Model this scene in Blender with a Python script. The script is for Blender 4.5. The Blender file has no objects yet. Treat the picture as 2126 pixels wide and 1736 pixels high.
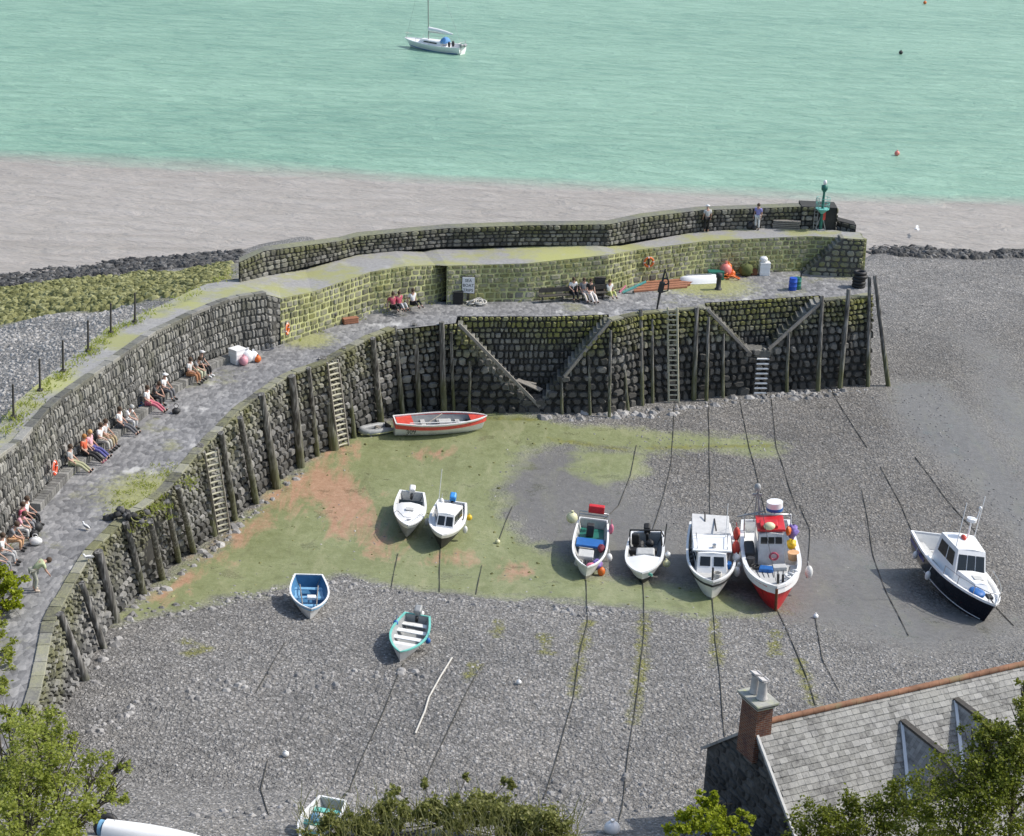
import bpy, bmesh, math, random
import numpy as np
from mathutils import Vector, Matrix, Euler
R = math.radians
scene = bpy.context.scene
col = scene.collection
random.seed(7)

# ---------------------------------------------------------------- camera
F, CX, CY = 3800., 1063., 868.          # traced in a 2126 x 1736 copy of the photograph
TH = math.atan(1488 / F); H = 42.; RO = R(2.5)
c_, s_ = math.cos(TH), math.sin(TH); cr, sr = math.cos(RO), math.sin(RO)
Rv, Dv, Fv = Vector((1, 0, 0)), Vector((0, -s_, -c_)), Vector((0, c_, -s_))
cR, cD = Rv * cr - Dv * sr, Rv * sr + Dv * cr
camd = bpy.data.cameras.new('camera'); cam = bpy.data.objects.new('camera', camd); col.objects.link(cam)
m = Matrix((( cR.x, -cD.x, -Fv.x, 0), (cR.y, -cD.y, -Fv.y, 0), (cR.z, -cD.z, -Fv.z, H), (0, 0, 0, 1)))
cam.matrix_world = m
camd.sensor_width = 36; camd.lens = 36 * F / 2126; camd.clip_start = 0.5; camd.clip_end = 9000
scene.camera = cam

# ---------------------------------------------------------------- light
SUN_AZ = R(77); SUN_EL = R(46)          # azimuth from +Y towards +X
w = bpy.data.worlds.new('World'); scene.world = w; w.use_nodes = True
nt = w.node_tree; bg = nt.nodes['Background']
sky = nt.nodes.new('ShaderNodeTexSky'); sky.sky_type = 'NISHITA'; sky.sun_disc = False
sky.sun_elevation = SUN_EL; sky.sun_rotation = SUN_AZ; sky.air_density = 1.2; sky.dust_density = 2.0
nt.links.new(sky.outputs[0], bg.inputs[0]); bg.inputs[1].default_value = 0.148
sl = bpy.data.lights.new('sun', 'SUN'); sl.energy = 3.3; sl.angle = R(0.6); sl.color = (1, .955, .89)
so = bpy.data.objects.new('sun', sl); col.objects.link(so)
sd = Vector((math.sin(SUN_AZ) * math.cos(SUN_EL), math.cos(SUN_AZ) * math.cos(SUN_EL), math.sin(SUN_EL)))
so.rotation_euler = sd.to_track_quat('Z', 'Y').to_euler(); so.location = (60, 40, 90)
vs = scene.view_settings
vs.view_transform = 'Standard'; vs.look = 'None'; vs.gamma = 1; vs.use_curve_mapping = False; vs.exposure = 0.27

# ---------------------------------------------------------------- pixel <-> world
def ray(x, y):
    a = (x - CX) / F; b = (y - CY) / F
    u = a * cr + b * sr; v = -a * sr + b * cr
    return Vector((u, c_ - v * s_, -s_ - v * c_))
def P(x, y, z=0.):
    d = ray(x, y); t = (z - H) / d.z
    return Vector((d.x * t, d.y * t, z))
def PY(x, y, Y):
    d = ray(x, y); t = Y / d.y
    return Vector((d.x * t, Y, H + d.z * t))

def ss(t):
    t = np.clip(t, 0, 1); return t * t * (3 - 2 * t)
FENCE = [P(*p, 9.5) for p in [(0, 905), (28, 865), (83, 810), (131, 770), (183, 727), (230, 690), (280, 662), (490, 562)]]
FX = [-26.5] + [-25.2] + [p.x for p in FENCE] + [-15.5]; FY = [20] + [60] + [p.y for p in FENCE] + [118]
SHL = [P(*p, 0) for p in [(-300, 625), (0, 592), (150, 573), (300, 552), (490, 528), (620, 500)]]
def polydist(x, y, pl):
    d = np.full(x.shape, 1e9)
    for a, b in zip(pl[:-1], pl[1:]):
        ax, ay, bx, by = a.x, a.y, b.x, b.y
        L2 = (bx - ax) ** 2 + (by - ay) ** 2
        t = np.clip(((x - ax) * (bx - ax) + (y - ay) * (by - ay)) / L2, 0, 1)
        d = np.minimum(d, np.hypot(x - ax - t * (bx - ax), y - ay - t * (by - ay)))
    return d
def Gn(x, y):
    x = np.asarray(x, float); y = np.asarray(y, float)
    g = 2.7 * ss((90 - y) / 22) + np.maximum(0, 60 - y) * .45
    g = g + .10 * np.sin(x * .23 + 1) * np.sin(y * .19) + .05 * np.sin(x * .71) * np.cos(y * .53)
    shy = np.interp(x, [18, 23, 25.5, 30, 60], [118, 121, 146, 149, 154]) + 1.2 * np.sin(x * .6) + .6 * np.sin(x * 1.7)
    g = np.minimum(g, (shy - y) * .14)
    g = np.where((x < 23) & (y > 118), np.minimum(g, -.9), g)
    fx = np.interp(y, FY, FX)
    dF = polydist(x, y, FENCE); sx = np.interp(x, [p.x for p in SHL], [p.y for p in SHL]); dS = polydist(x, y, SHL)
    q = dS / (dS + dF + 1e-6)
    o = np.where(y < sx, 9.0 * q ** 1.15, -.12 * dS)
    o = o + .25 * np.sin(x * .9 + y * .35) * np.sin(y * .6 - x * .2) * np.clip(dS / 6, 0, 1) * np.clip(dF / 5, 0, 1)
    g = np.where(x < fx, o, g)
    return np.maximum(g, -2.5)
def G(x, y): return float(Gn(np.array([x]), np.array([y]))[0])
def Pg(px, py):
    d = ray(px, py); t0 = (13 - H) / d.z; t1 = (-2 - H) / d.z
    n = 200; ts = np.linspace(t0, t1, n); g = Gn(d.x * ts, d.y * ts); z = H + d.z * ts
    k = int(np.argmax(z <= g)); k = max(k, 1)
    f0, f1 = z[k - 1] - g[k - 1], z[k] - g[k]
    t = ts[k - 1] + (ts[k] - ts[k - 1]) * (f0 / (f0 - f1 + 1e-9))
    return Vector((d.x * t, d.y * t, H + d.z * t))

# ---------------------------------------------------------------- mesh builder
class MB:
    def __init__(s): s.v = []; s.f = []; s.m = []; s.sm = []; s.a = []; s.M = Matrix.Identity(4); s.rnd = .5
    def add(s, vs, fs, m=0, smooth=False, rnd=None):
        o = len(s.v); r = s.rnd if rnd is None else rnd
        for p in vs: s.v.append(tuple(s.M @ Vector(p))); s.a.append(r)
        for f in fs: s.f.append(tuple(i + o for i in f)); s.m.append(m); s.sm.append(smooth)
    def box(s, c, size, m=0, rot=None, bev=0., rnd=None):
        x, y, z = size[0] / 2, size[1] / 2, size[2] / 2; c = Vector(c)
        if bev > 0:
            b = min(bev, x * .45, y * .45, z * .45); vs = []
            bm = bmesh.new(); bmesh.ops.create_cube(bm, size=1)
            for v in bm.verts: v.co = Vector((v.co.x * 2 * x, v.co.y * 2 * y, v.co.z * 2 * z))
            bmesh.ops.bevel(bm, geom=bm.edges[:], offset=b, segments=2, affect='EDGES', profile=.5)
            bm.verts.index_update(); vs = [v.co.copy() for v in bm.verts]; fs = [[v.index for v in f.verts] for f in bm.faces]; bm.free()
        else:
            vs = [Vector((i * x, j * y, k * z)) for i in (-1, 1) for j in (-1, 1) for k in (-1, 1)]
            fs = [(0, 1, 3, 2), (4, 6, 7, 5), (0, 4, 5, 1), (2, 3, 7, 6), (0, 2, 6, 4), (1, 5, 7, 3)]
        if rot is not None:
            q = rot if isinstance(rot, Matrix) else Euler(rot).to_matrix()
            vs = [q @ v for v in vs]
        s.add([v + c for v in vs], fs, m, False, rnd)
    def beam(s, a, b, wd, ht, m=0, rnd=None, bev=.0):
        a, b = Vector(a), Vector(b); d = b - a; q = d.to_track_quat('Y', 'Z').to_matrix()
        s.box((a + b) / 2, (wd, d.length, ht), m, q, bev, rnd)
    def tube(s, pts, r, n=8, m=0, cap=True, rnd=None):
        pts = [Vector(p) for p in pts]; rs = r if isinstance(r, (list, tuple)) else [r] * len(pts)
        vs = []; fs = []; up = None
        for i, p in enumerate(pts):
            d = (pts[min(i + 1, len(pts) - 1)] - pts[max(i - 1, 0)])
            d = d.normalized() if d.length > 1e-9 else Vector((0, 0, 1))
            if up is None: up = Vector((0, 0, 1)) if abs(d.z) < .9 else Vector((1, 0, 0))
            x = d.cross(up).normalized(); y = x.cross(d).normalized(); up = y
            for k in range(n):
                an = 2 * math.pi * k / n; vs.append(p + (x * math.cos(an) + y * math.sin(an)) * rs[i])
        for i in range(len(pts) - 1):
            for k in range(n): fs.append((i * n + k, i * n + (k + 1) % n, (i + 1) * n + (k + 1) % n, (i + 1) * n + k))
        s.add(vs, fs, m, True, rnd)
        if cap:
            s.add(vs[:n], [tuple(range(n))[::-1]], m, False, rnd); s.add(vs[-n:], [tuple(range(n))], m, False, rnd)
    def ell(s, c, r, m=0, nu=12, nv=8, rot=None, rnd=None, half=False, jit=0.):
        c = Vector(c); vs = []; fs = []; rx, ry, rz = r if isinstance(r, (list, tuple)) else (r, r, r)
        lo = 0 if half else -math.pi / 2
        for j in range(nv + 1):
            ph = lo + (math.pi / 2 - lo) * j / nv
            for k in range(nu):
                an = 2 * math.pi * k / nu; q = 1 + random.uniform(-jit, jit)
                p = Vector((rx * math.cos(ph) * math.cos(an) * q, ry * math.cos(ph) * math.sin(an) * q, rz * math.sin(ph) * q))
                if rot is not None: p = Euler(rot).to_matrix() @ p
                vs.append(p + c)
        for j in range(nv):
            for k in range(nu): fs.append((j * nu + k, j * nu + (k + 1) % nu, (j + 1) * nu + (k + 1) % nu, (j + 1) * nu + k))
        s.add(vs, fs, m, True, rnd)
    def torus(s, c, R_, r, m=0, n=24, k=8, rot=None, arc=None, rnd=None):
        c = Vector(c); q = Euler(rot).to_matrix() if rot is not None else Matrix.Identity(3); vs = []; fs = []
        for i in range(n):
            a = 2 * math.pi * i / n
            for j in range(k):
                b = 2 * math.pi * j / k
                vs.append(q @ Vector(((R_ + r * math.cos(b)) * math.cos(a), (R_ + r * math.cos(b)) * math.sin(a), r * math.sin(b))) + c)
        for i in range(n):
            mm = m if not callable(m) else m(i / n)
            for j in range(k): s.f.append(None); s.f.pop(); fs.append(((i * k + j, ((i + 1) % n) * k + j, ((i + 1) % n) * k + (j + 1) % k, i * k + (j + 1) % k), mm))
        o = len(s.v)
        for p in vs: s.v.append(tuple(s.M @ p)); s.a.append(s.rnd if rnd is None else rnd)
        for f, mm in fs: s.f.append(tuple(i + o for i in f)); s.m.append(mm); s.sm.append(True)
    def poly(s, pts, m=0, rnd=None): s.add(pts, [tuple(range(len(pts)))], m, False, rnd)
    def prism(s, pts, z0, z1, m=0, mt=None, rnd=None):
        n = len(pts); lo = [Vector((p[0], p[1], z0)) for p in pts]; hi = [Vector((p[0], p[1], z1)) for p in pts]
        s.add(lo + hi, [(i, (i + 1) % n, n + (i + 1) % n, n + i) for i in range(n)], m, False, rnd)
        s.add(hi, [tuple(range(n))], m if mt is None else mt, False, rnd)
    def cyl(s, c, r, h, m=0, n=16, r2=None, rnd=None):
        c = Vector(c); s.tube([c, c + Vector((0, 0, h))], [r, r if r2 is None else r2], n, m, True, rnd)
    def build(s, name, mats, parent=None, loc=None, attr=True):
        me = bpy.data.meshes.new(name); me.from_pydata(s.v, [], s.f)
        for mt in (mats if isinstance(mats, (list, tuple)) else [mats]): me.materials.append(mt)
        me.polygons.foreach_set('material_index', s.m); me.polygons.foreach_set('use_smooth', s.sm)
        if attr:
            at = me.attributes.new('rnd', 'FLOAT', 'POINT'); at.data.foreach_set('value', s.a)
        me.update()
        o = bpy.data.objects.new(name, me); col.objects.link(o)
        if parent is not None: o.parent = parent
        if loc is not None: o.location = loc
        return o

def tag(o, label=None, cat=None, group=None, kind=None):
    if label: o['label'] = label
    if cat: o['category'] = cat
    if group: o['group'] = group
    if kind: o['kind'] = kind
    return o
def thing(name, label, cat, loc=(0, 0, 0), rz=0., group=None, rot=None):
    o = bpy.data.objects.new(name, None); col.objects.link(o); o.location = loc
    o.rotation_euler = rot if rot is not None else (0, 0, rz)
    o.empty_display_size = .2
    return tag(o, label, cat, group)

# ---------------------------------------------------------------- materials
def newmat(name):
    m = bpy.data.materials.new(name); m.use_nodes = True
    t = m.node_tree; b = t.nodes['Principled BSDF']; return m, t, b
class N:
    def __init__(s, t): s.t = t
    def __call__(s, typ, ins=None, **kw):
        n = s.t.nodes.new('ShaderNode' + typ)
        for k, v in kw.items(): setattr(n, k, v)
        for k, v in (ins or {}).items():
            if hasattr(v, 'is_output') or isinstance(v, bpy.types.NodeSocket): s.t.links.new(v, n.inputs[k])
            else: n.inputs[k].default_value = v
        return n
    def math(s, op, a, b=0.5, clamp=False):
        n = s('Math', {0: a, 1: b}, operation=op); n.use_clamp = clamp; return n.outputs[0]
    def ramp(s, f, stops):
        n = s('ValToRGB', {0: f}); e = n.color_ramp.elements
        while len(e) < len(stops): e.new(.5)
        for i, (p, c) in enumerate(stops):
            e[i].position = p; e[i].color = (c, c, c, 1) if not isinstance(c, (tuple, list)) else (*c, 1)
        return n.outputs[0]
    def mix(s, f, a, b, bt='MIX'):
        n = s('Mix', data_type='RGBA', blend_type=bt)
        for k, v in ((0, f), (6, a), (7, b)):
            if isinstance(v, bpy.types.NodeSocket): s.t.links.new(v, n.inputs[k])
            else: n.inputs[k].default_value = v if k == 0 else ((*v, 1) if len(v) == 3 else v)
        return n.outputs[2]
    def link(s, a, b): s.t.links.new(a, b)
_pm = {}
def pm(name, c=None, rough=.55, var=.18, scale=3., metal=0., bump=0., dirt=None):
    if name in _pm: return _pm[name]
    m, t, b = newmat(name); n = N(t)
    co = n('TexCoord').outputs['Object']
    nz = n('TexNoise', {'Vector': co, 'Scale': scale, 'Detail': 6., 'Roughness': .65}).outputs[0]
    f = n.ramp(nz, [(.3, 1 - var), (.7, 1 + var * .35)])
    cc = n.mix(1., c, f, 'MULTIPLY')
    if dirt:
        nz2 = n('TexNoise', {'Vector': co, 'Scale': scale * .6, 'Detail': 8., 'Roughness': .75}).outputs[0]
        cc = n.mix(n.ramp(nz2, [(.52, 0.), (.68, .75)]), cc, dirt)
    n.link(cc, b.inputs['Base Color']); b.inputs['Roughness'].default_value = rough; b.inputs['Metallic'].default_value = metal
    if bump:
        n.link(n('Bump', {'Height': nz, 'Strength': bump, 'Distance': .03}).outputs[0], b.inputs['Normal'])
    _pm[name] = m; return m
def stone_mat(name, ramp, algae=None, az=None, tide=None, light=0., bump=.5):
    """stones: one tone per stone, lichen/algae patches above a level, dark weed staining below the tide line"""
    m, t, b = newmat(name); n = N(t)
    a = n('Attribute', attribute_name='rnd').outputs['Fac']
    pos = n('NewGeometry').outputs['Position']; z = n('SeparateXYZ', {0: pos}).outputs[2]
    nz = n('TexNoise', {'Vector': pos, 'Scale': 6., 'Detail': 8., 'Roughness': .7}).outputs[0]
    big = n('TexNoise', {'Vector': pos, 'Scale': .55, 'Detail': 5., 'Roughness': .6}).outputs[0]
    fac = n.math('ADD', n.math('MULTIPLY', a, .75), n.math('MULTIPLY', n.math('SUBTRACT', nz, .5), .9))
    c = n.ramp(fac, ramp)
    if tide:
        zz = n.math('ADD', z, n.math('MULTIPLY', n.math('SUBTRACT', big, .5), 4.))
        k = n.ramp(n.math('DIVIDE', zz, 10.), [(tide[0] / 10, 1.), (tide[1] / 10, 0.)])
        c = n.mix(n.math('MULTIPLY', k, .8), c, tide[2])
    if algae:
        zz = n.math('ADD', z, n.math('MULTIPLY', n.math('SUBTRACT', big, .5), az[2]))
        k = n.ramp(n.math('DIVIDE', zz, 12.), [(az[0] / 12, 0.), (az[1] / 12, 1.)])
        k2 = n.ramp(n.math('ADD', n.math('MULTIPLY', nz, .5), n.math('MULTIPLY', big, .5)), [(.40, .15), (.58, 1.)])
        c = n.mix(n.math('MULTIPLY', n.math('MULTIPLY', k, k2), algae[1]), c, algae[0])
    n.link(c, b.inputs['Base Color']); b.inputs['Roughness'].default_value = .8
    n.link(n('Bump', {'Height': nz, 'Strength': bump, 'Distance': .06}).outputs[0], b.inputs['Normal'])
    return m
GREY = [(.05, (.045, .045, .044)), (.35, (.13, .128, .122)), (.65, (.24, .236, .225)), (1., (.42, .41, .39))]
DARK = [(.05, (.018, .018, .017)), (.4, (.06, .059, .056)), (.75, (.13, .127, .12)), (1., (.26, .255, .24))]
MID = [(.05, (.042, .041, .038)), (.35, (.11, .107, .097)), (.7, (.235, .228, .208)), (1., (.45, .44, .405))]
RETC = [(.05, (.08, .079, .075)), (.4, (.19, .186, .175)), (.7, (.29, .283, .265)), (1., (.46, .45, .42))]
M_mortM = pm('mortar_grey', (.09, .088, .08), .9, .4, 3.)
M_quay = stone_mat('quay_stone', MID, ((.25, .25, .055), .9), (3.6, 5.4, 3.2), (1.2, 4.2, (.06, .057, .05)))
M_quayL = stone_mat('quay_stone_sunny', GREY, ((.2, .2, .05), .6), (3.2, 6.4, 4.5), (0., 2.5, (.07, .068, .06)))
M_ret = stone_mat('retaining_stone', RETC, ((.22, .22, .09), .25), (6, 11, 7.))
M_retR = stone_mat('retaining_stone_mossy', RETC, ((.21, .215, .055), .85), (4.8, 7.0, 4.5))
M_par = stone_mat('parapet_stone', MID, ((.15, .155, .04), .7), (8.8, 10.2, 3.5))
M_mort = pm('mortar_dark', (.05, .049, .045), .9, .4, 3.)
M_mortL = pm('mortar_lichen', (.5, .51, .24), .9, .4, 1.2)
M_step = stone_mat('step_stone', GREY, ((.15, .15, .05), .5), (0, 6, 4.))
M_white = pm('white_paint', (.78, .78, .76), .4, .1, 3., dirt=(.5, .48, .42))
M_pale = pm('pale_timber', (.5, .48, .36), .8, .25, 6.)
M_white2 = pm('white_gelcoat', (.84, .84, .83), .28, .05, 3.)
M_cream = pm('cream_plastic', (.7, .68, .42), .5, .1)
M_red = pm('red_paint', (.62, .02, .025), .4, .25, 3., dirt=(.4, .05, .03))
M_redd = pm('faded_red_paint', (.68, .085, .06), .5, .25, 5.)
M_orange = pm('orange_plastic', (.75, .17, .03), .45, .2)
M_pinkbuoy = pm('salmon_buoy', (.8, .24, .2), .45, .15)
M_blue = pm('blue_paint', (.07, .2, .36), .42, .2, 4.)
M_lblue = pm('light_blue_paint', (.2, .42, .62), .45, .25, 5.)
M_tarpb = pm('blue_tarpaulin', (.02, .13, .4), .5, .25, 6.)
M_navy = pm('navy_gelcoat', (.006, .007, .014), .18, .2)
M_black = pm('black_rubber', (.015, .015, .016), .6, .3)
M_dark = pm('dark_gear', (.035, .035, .036), .6, .4, 6.)
M_hullgrime = pm('grimy_hull_bottom', (.3, .29, .25), .6, .35, 3., dirt=(.12, .12, .07))
M_grey = pm('grey_paint', (.32, .33, .33), .5, .2, 5.)
M_lgrey = pm('light_grey_deck', (.52, .52, .5), .6, .18, 6.)
M_green = pm('green_paint', (.02, .16, .12), .45, .25)
M_turq = pm('turquoise_paint', (.18, .55, .47), .45, .25)
M_yellow = pm('yellow_plastic', (.75, .5, .02), .5, .2)
M_glass = pm('dark_glass', (.02, .024, .027), .06, .2)
M_metal = pm('galvanised_steel', (.5, .5, .5), .35, .15, 8., 1.)
M_rope = pm('pale_rope', (.55, .53, .48), .85, .25, 12.)
M_chain = pm('weedy_chain', (.06, .058, .048), .85, .4, 6.)
M_rust = pm('rusty_steel', (.18, .07, .03), .75, .5, 5.)
M_brick = pm('red_boards', (.34, .15, .085), .8, .3, 4.)
M_wood = pm('weathered_timber', (.27, .25, .22), .8, .35, 7., bump=.4)
M_woodd = pm('dark_timber', (.07, .064, .055), .8, .5, 5., bump=.4)
def pile_mat():
    m, t, b = newmat('tarred_pile'); n = N(t)
    pos = n('NewGeometry').outputs['Position']; z = n('SeparateXYZ', {0: pos}).outputs[2]
    mp = n('Mapping', {'Vector': pos, 'Scale': (9., 9., .8)}).outputs[0]
    nz = n('TexNoise', {'Vector': mp, 'Scale': 1., 'Detail': 5.}).outputs[0]
    big = n('TexNoise', {'Vector': pos, 'Scale': .8, 'Detail': 3.}).outputs[0]
    c = n.ramp(nz, [(.3, (.035, .033, .03)), (.5, (.12, .115, .105)), (.68, (.33, .32, .3))])
    k = n.ramp(n.math('ADD', n.math('DIVIDE', z, 9.), n.math('MULTIPLY', big, .5)), [(.32, (1., 1., 1.)), (.62, (0., 0., 0.))])
    c = n.mix(n.math('MULTIPLY', k, .65), c, (.10, .11, .025))
    n.link(c, b.inputs['Base Color']); b.inputs['Roughness'].default_value = .8
    n.link(n('Bump', {'Height': nz, 'Strength': .6, 'Distance': .04}).outputs[0], b.inputs['Normal'])
    return m
M_pile = pile_mat()
def leaf_mat(name, cols, trans=.35):
    m, t, b = newmat(name); n = N(t)
    a = n('Attribute', attribute_name='rnd').outputs['Fac']
    c = n.ramp(a, [(i / (len(cols) - 1), x) for i, x in enumerate(cols)])
    n.link(c, b.inputs['Base Color']); b.inputs['Roughness'].default_value = .55; b.inputs['Specular IOR Level'].default_value = .25
    tr = n('BsdfTranslucent', {'Color': n.mix(.35, c, (.35, .42, .03))})
    mx = n('MixShader', {0: trans}); n.link(b.outputs[0], mx.inputs[1]); n.link(tr.outputs[0], mx.inputs[2])
    n.link(mx.outputs[0], t.nodes['Material Output'].inputs[0]); return m
M_leafY = leaf_mat('spring_leaves', [(.15, .18, .035), (.27, .31, .055), (.37, .41, .09), (.5, .53, .19)], .5)
M_leafD = leaf_mat('hedge_leaves', [(.04, .052, .007), (.095, .115, .012), (.18, .21, .02), (.36, .4, .05)], .42)
M_leafB = leaf_mat('bright_leaves', [(.13, .16, .01), (.28, .33, .015), (.44, .5, .04)], .45)
M_blade = leaf_mat('bramble_leaves', [(.08, .085, .022), (.16, .17, .045), (.25, .26, .08), (.42, .42, .2)], .35)
M_bark = pm('bark', (.06, .05, .035), .9, .4, 8., bump=.5)
# ---------------------------------------------------------------- ground
def wpoly(px): return [Pg(*p) for p in px]
def sdist(X, Y, poly):
    pl = poly + [poly[0]]; d = polydist(X, Y, pl); ins = np.zeros(X.shape, bool)
    for a, b in zip(pl[:-1], pl[1:]):
        cond = (a.y > Y) != (b.y > Y)
        xi = (b.x - a.x) * (Y - a.y) / ((b.y - a.y) if abs(b.y - a.y) > 1e-9 else 1e-9) + a.x
        ins ^= cond & (X < xi)
    return np.where(ins, d, -d)
MUD = [(235, 1290), (560, 1020), (730, 890), (1020, 850), (1120, 868), (1210, 888), (1290, 890), (1360, 900), (1500, 905), (1625, 915), (1612, 945), (1480, 930), (1330, 938), (1240, 930), (1180, 925), (1090, 925), (1050, 990), (1030, 1060), (1070, 1110), (1150, 1150), (1250, 1205), (1400, 1215), (1500, 1235), (1590, 1270), (1450, 1276), (1300, 1258), (1120, 1243), (1000, 1237), (900, 1225), (800, 1208), (720, 1192), (640, 1200), (560, 1225), (480, 1240), (380, 1262)]
MUD2 = [(1210, 935), (1330, 945), (1330, 985), (1240, 1000), (1190, 975)]
WET = [(1010, 935), (1200, 915), (1300, 945), (1320, 1010), (1450, 1120), (1660, 1130), (1820, 1150), (1900, 1250), (2126, 1280), (2126, 1330), (1900, 1360), (1740, 1310), (1620, 1285), (1520, 1225), (1250, 1190), (1100, 1140), (1000, 1060)]
WET3 = [(1850, 790), (1960, 795), (2050, 880), (2130, 990), (2230, 1120), (2230, 1260), (2110, 1130), (2000, 1010), (1900, 920), (1840, 850)]
WET4 = [(1640, 1110), (1760, 1120), (1870, 1170), (1880, 1250), (1760, 1300), (1630, 1290)]
WET2 = [(1990, 690), (2040, 760), (2020, 850), (2080, 960), (2200, 1080), (2200, 860), (2110, 800), (2090, 740)]
ORG = [[(310, 1240), (420, 1140), (560, 1030), (690, 940), (730, 950), (600, 1060), (450, 1170), (340, 1258)], [(600, 985), (700, 960), (770, 1000), (790, 1060), (760, 1130), (700, 1120), (640, 1050), (560, 1040)], [(640, 930), (730, 915), (745, 950), (650, 955)], [(420, 1130), (520, 1065), (570, 1055), (520, 1110), (440, 1165)], [(1010, 1170), (1090, 1165), (1110, 1195), (1030, 1200)], [(900, 1150), (960, 1145), (960, 1170), (910, 1175)], [(380, 1150), (440, 1145), (430, 1175), (390, 1170)], [(770, 1090), (830, 1120), (800, 1160), (740, 1140)], [(860, 925), (940, 935), (930, 955), (850, 950)]]
GREENR = [(-80, 610), (0, 600), (190, 575), (320, 565), (480, 545), (470, 580), (400, 610), (270, 632), (120, 650), (-80, 690)]
DARKR = [(-80, 575), (0, 572), (300, 538), (500, 522), (505, 545), (320, 563), (190, 573), (0, 600), (-80, 610)]
SHORE = [(1785, 505), (1900, 515), (2140, 520), (2140, 535), (1900, 535), (1785, 530)]
WLINES = [[(1220, 1290), (1205, 1350), (1190, 1440)], [(1338, 1275), (1330, 1400), (1315, 1500)], [(1480, 1285), (1490, 1390)], [(1612, 1310), (1610, 1360)], [(1655, 1370), (1690, 1460)], [(985, 1380), (975, 1410)], [(1035, 1290), (1035, 1320)], [(1130, 1320), (1135, 1360)], [(380, 1330), (430, 1345), (390, 1360)], [(1140, 910), (1300, 935)], [(1350, 930), (1600, 925)], [(1000, 868), (1120, 872)]]
xs = np.concatenate([np.arange(-75, -32, 1.), np.arange(-32, 32, .36), np.arange(32, 80, 1.)])
ys = np.concatenate([np.arange(8, 56, 1.), np.arange(56, 125, .4), np.arange(125, 172, .8)])
XX, YY = np.meshgrid(xs, ys); ZZ = Gn(XX, YY)
ny, nx = XX.shape
def attrf(polys, wd):
    r = np.zeros(XX.shape)
    for p in polys: r = np.maximum(r, np.clip(.5 + sdist(XX, YY, wpoly(p)) / wd, 0, 1))
    return r
A_mud = attrf([MUD, MUD2], 4.5); A_wet = np.maximum(attrf([WET, WET2], 7.), attrf([WET3, WET4], 4.)); A_org = attrf(ORG, 3.2)
A_rock = attrf([GREENR], 5.); A_drk = attrf([DARKR, SHORE], 3.)
A_damp = attrf([[(1240, 880), (1800, 800), (1860, 700), (2200, 640), (2260, 1330), (1900, 1370), (1640, 1290), (1400, 1150), (1280, 980)]], 9.)
A_shade_lift = np.where(XX < np.interp(YY, FY, FX) + .3, 1., 0.)  # outer slope faces away from the sun; extra brightness painted into its pebbles
A_weed = np.zeros(XX.shape)
for l in WLINES: A_weed = np.maximum(A_weed, np.clip(1.05 - polydist(XX, YY, [Pg(*p) for p in l]) / .6, 0, 1))
idx = np.arange(ny * nx).reshape(ny, nx)
me = bpy.data.meshes.new('beach')
me.from_pydata(np.stack([XX, YY, ZZ], -1).reshape(-1, 3).tolist(), [], np.stack([idx[:-1, :-1], idx[:-1, 1:], idx[1:, 1:], idx[1:, :-1]], -1).reshape(-1, 4).tolist())
for nm, A in (('mud', A_mud), ('wet', A_wet), ('orange', A_org), ('rock', A_rock), ('dark', A_drk), ('weed', A_weed), ('shade_lift', A_shade_lift), ('damp', A_damp)):
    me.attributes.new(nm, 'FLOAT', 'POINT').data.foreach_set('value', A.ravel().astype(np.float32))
me.polygons.foreach_set('use_smooth', [True] * len(me.polygons))
m, t, b = newmat('shingle_and_mud'); n = N(t)
pos = n('NewGeometry').outputs['Position']
def at(x): return n('Attribute', attribute_name=x).outputs['Fac']
nA = n('TexNoise', {'Vector': pos, 'Scale': .45, 'Detail': 8., 'Roughness': .7}).outputs[0]
nB = n('TexNoise', {'Vector': pos, 'Scale': 2.2, 'Detail': 8., 'Roughness': .75}).outputs[0]
nL = n('TexNoise', {'Vector': pos, 'Scale': .12, 'Detail': 3.}).outputs[0]
wp = n.mix(.06, pos, n('TexNoise', {'Vector': pos, 'Scale': 3.}).outputs[1], 'ADD')
v1 = n('TexVoronoi', {'Vector': wp, 'Scale': 5.2, 'Randomness': 1.})
v2 = n('TexVoronoi', {'Vector': wp, 'Scale': 12., 'Randomness': 1.})
sep = n('SeparateColor', {0: v1.outputs['Color']}).outputs[0]; sep2 = n('SeparateColor', {0: v2.outputs['Color']}).outputs[0]
stone = n.math('ADD', n.math('MULTIPLY', sep, .6), n.math('MULTIPLY', sep2, .4))
peb = n.ramp(stone, [(.12, (.2, .194, .184)), (.4, (.305, .296, .283)), (.65, (.385, .374, .358)), (.9, (.52, .505, .485))])
peb = n.mix(1., peb, n.ramp(nL, [(.3, .84), (.7, 1.12)]), 'MULTIPLY'); peb = n.mix(1., peb, n.ramp(nA, [(.32, (.8, .8, .8)), (.5, (1., .99, .97)), (.7, (1.12, 1.09, 1.04))]), 'MULTIPLY')
peb = n.mix(n.math('MULTIPLY', at('damp'), n.ramp(nA, [(.35, .55), (.6, 1.)])), peb, n.mix(1., peb, (.76, .745, .72), 'MULTIPLY'))
peb = n.mix(n.math('MULTIPLY', at('shade_lift'), .85), peb, n.ramp(stone, [(.12, (.22, .213, .2)), (.5, (.34, .33, .31)), (.9, (.52, .5, .47))]))  # paler pebble colour makes up for shade on the outer slope
crack = n.ramp(v1.outputs['Distance'], [(.0, 1.), (.2, 1.), (.36, .55)])
peb = n.mix(1., peb, crack, 'MULTIPLY')
wetc = n.ramp(nB, [(.3, (.12, .116, .108)), (.7, (.185, .18, .17))])
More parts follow.
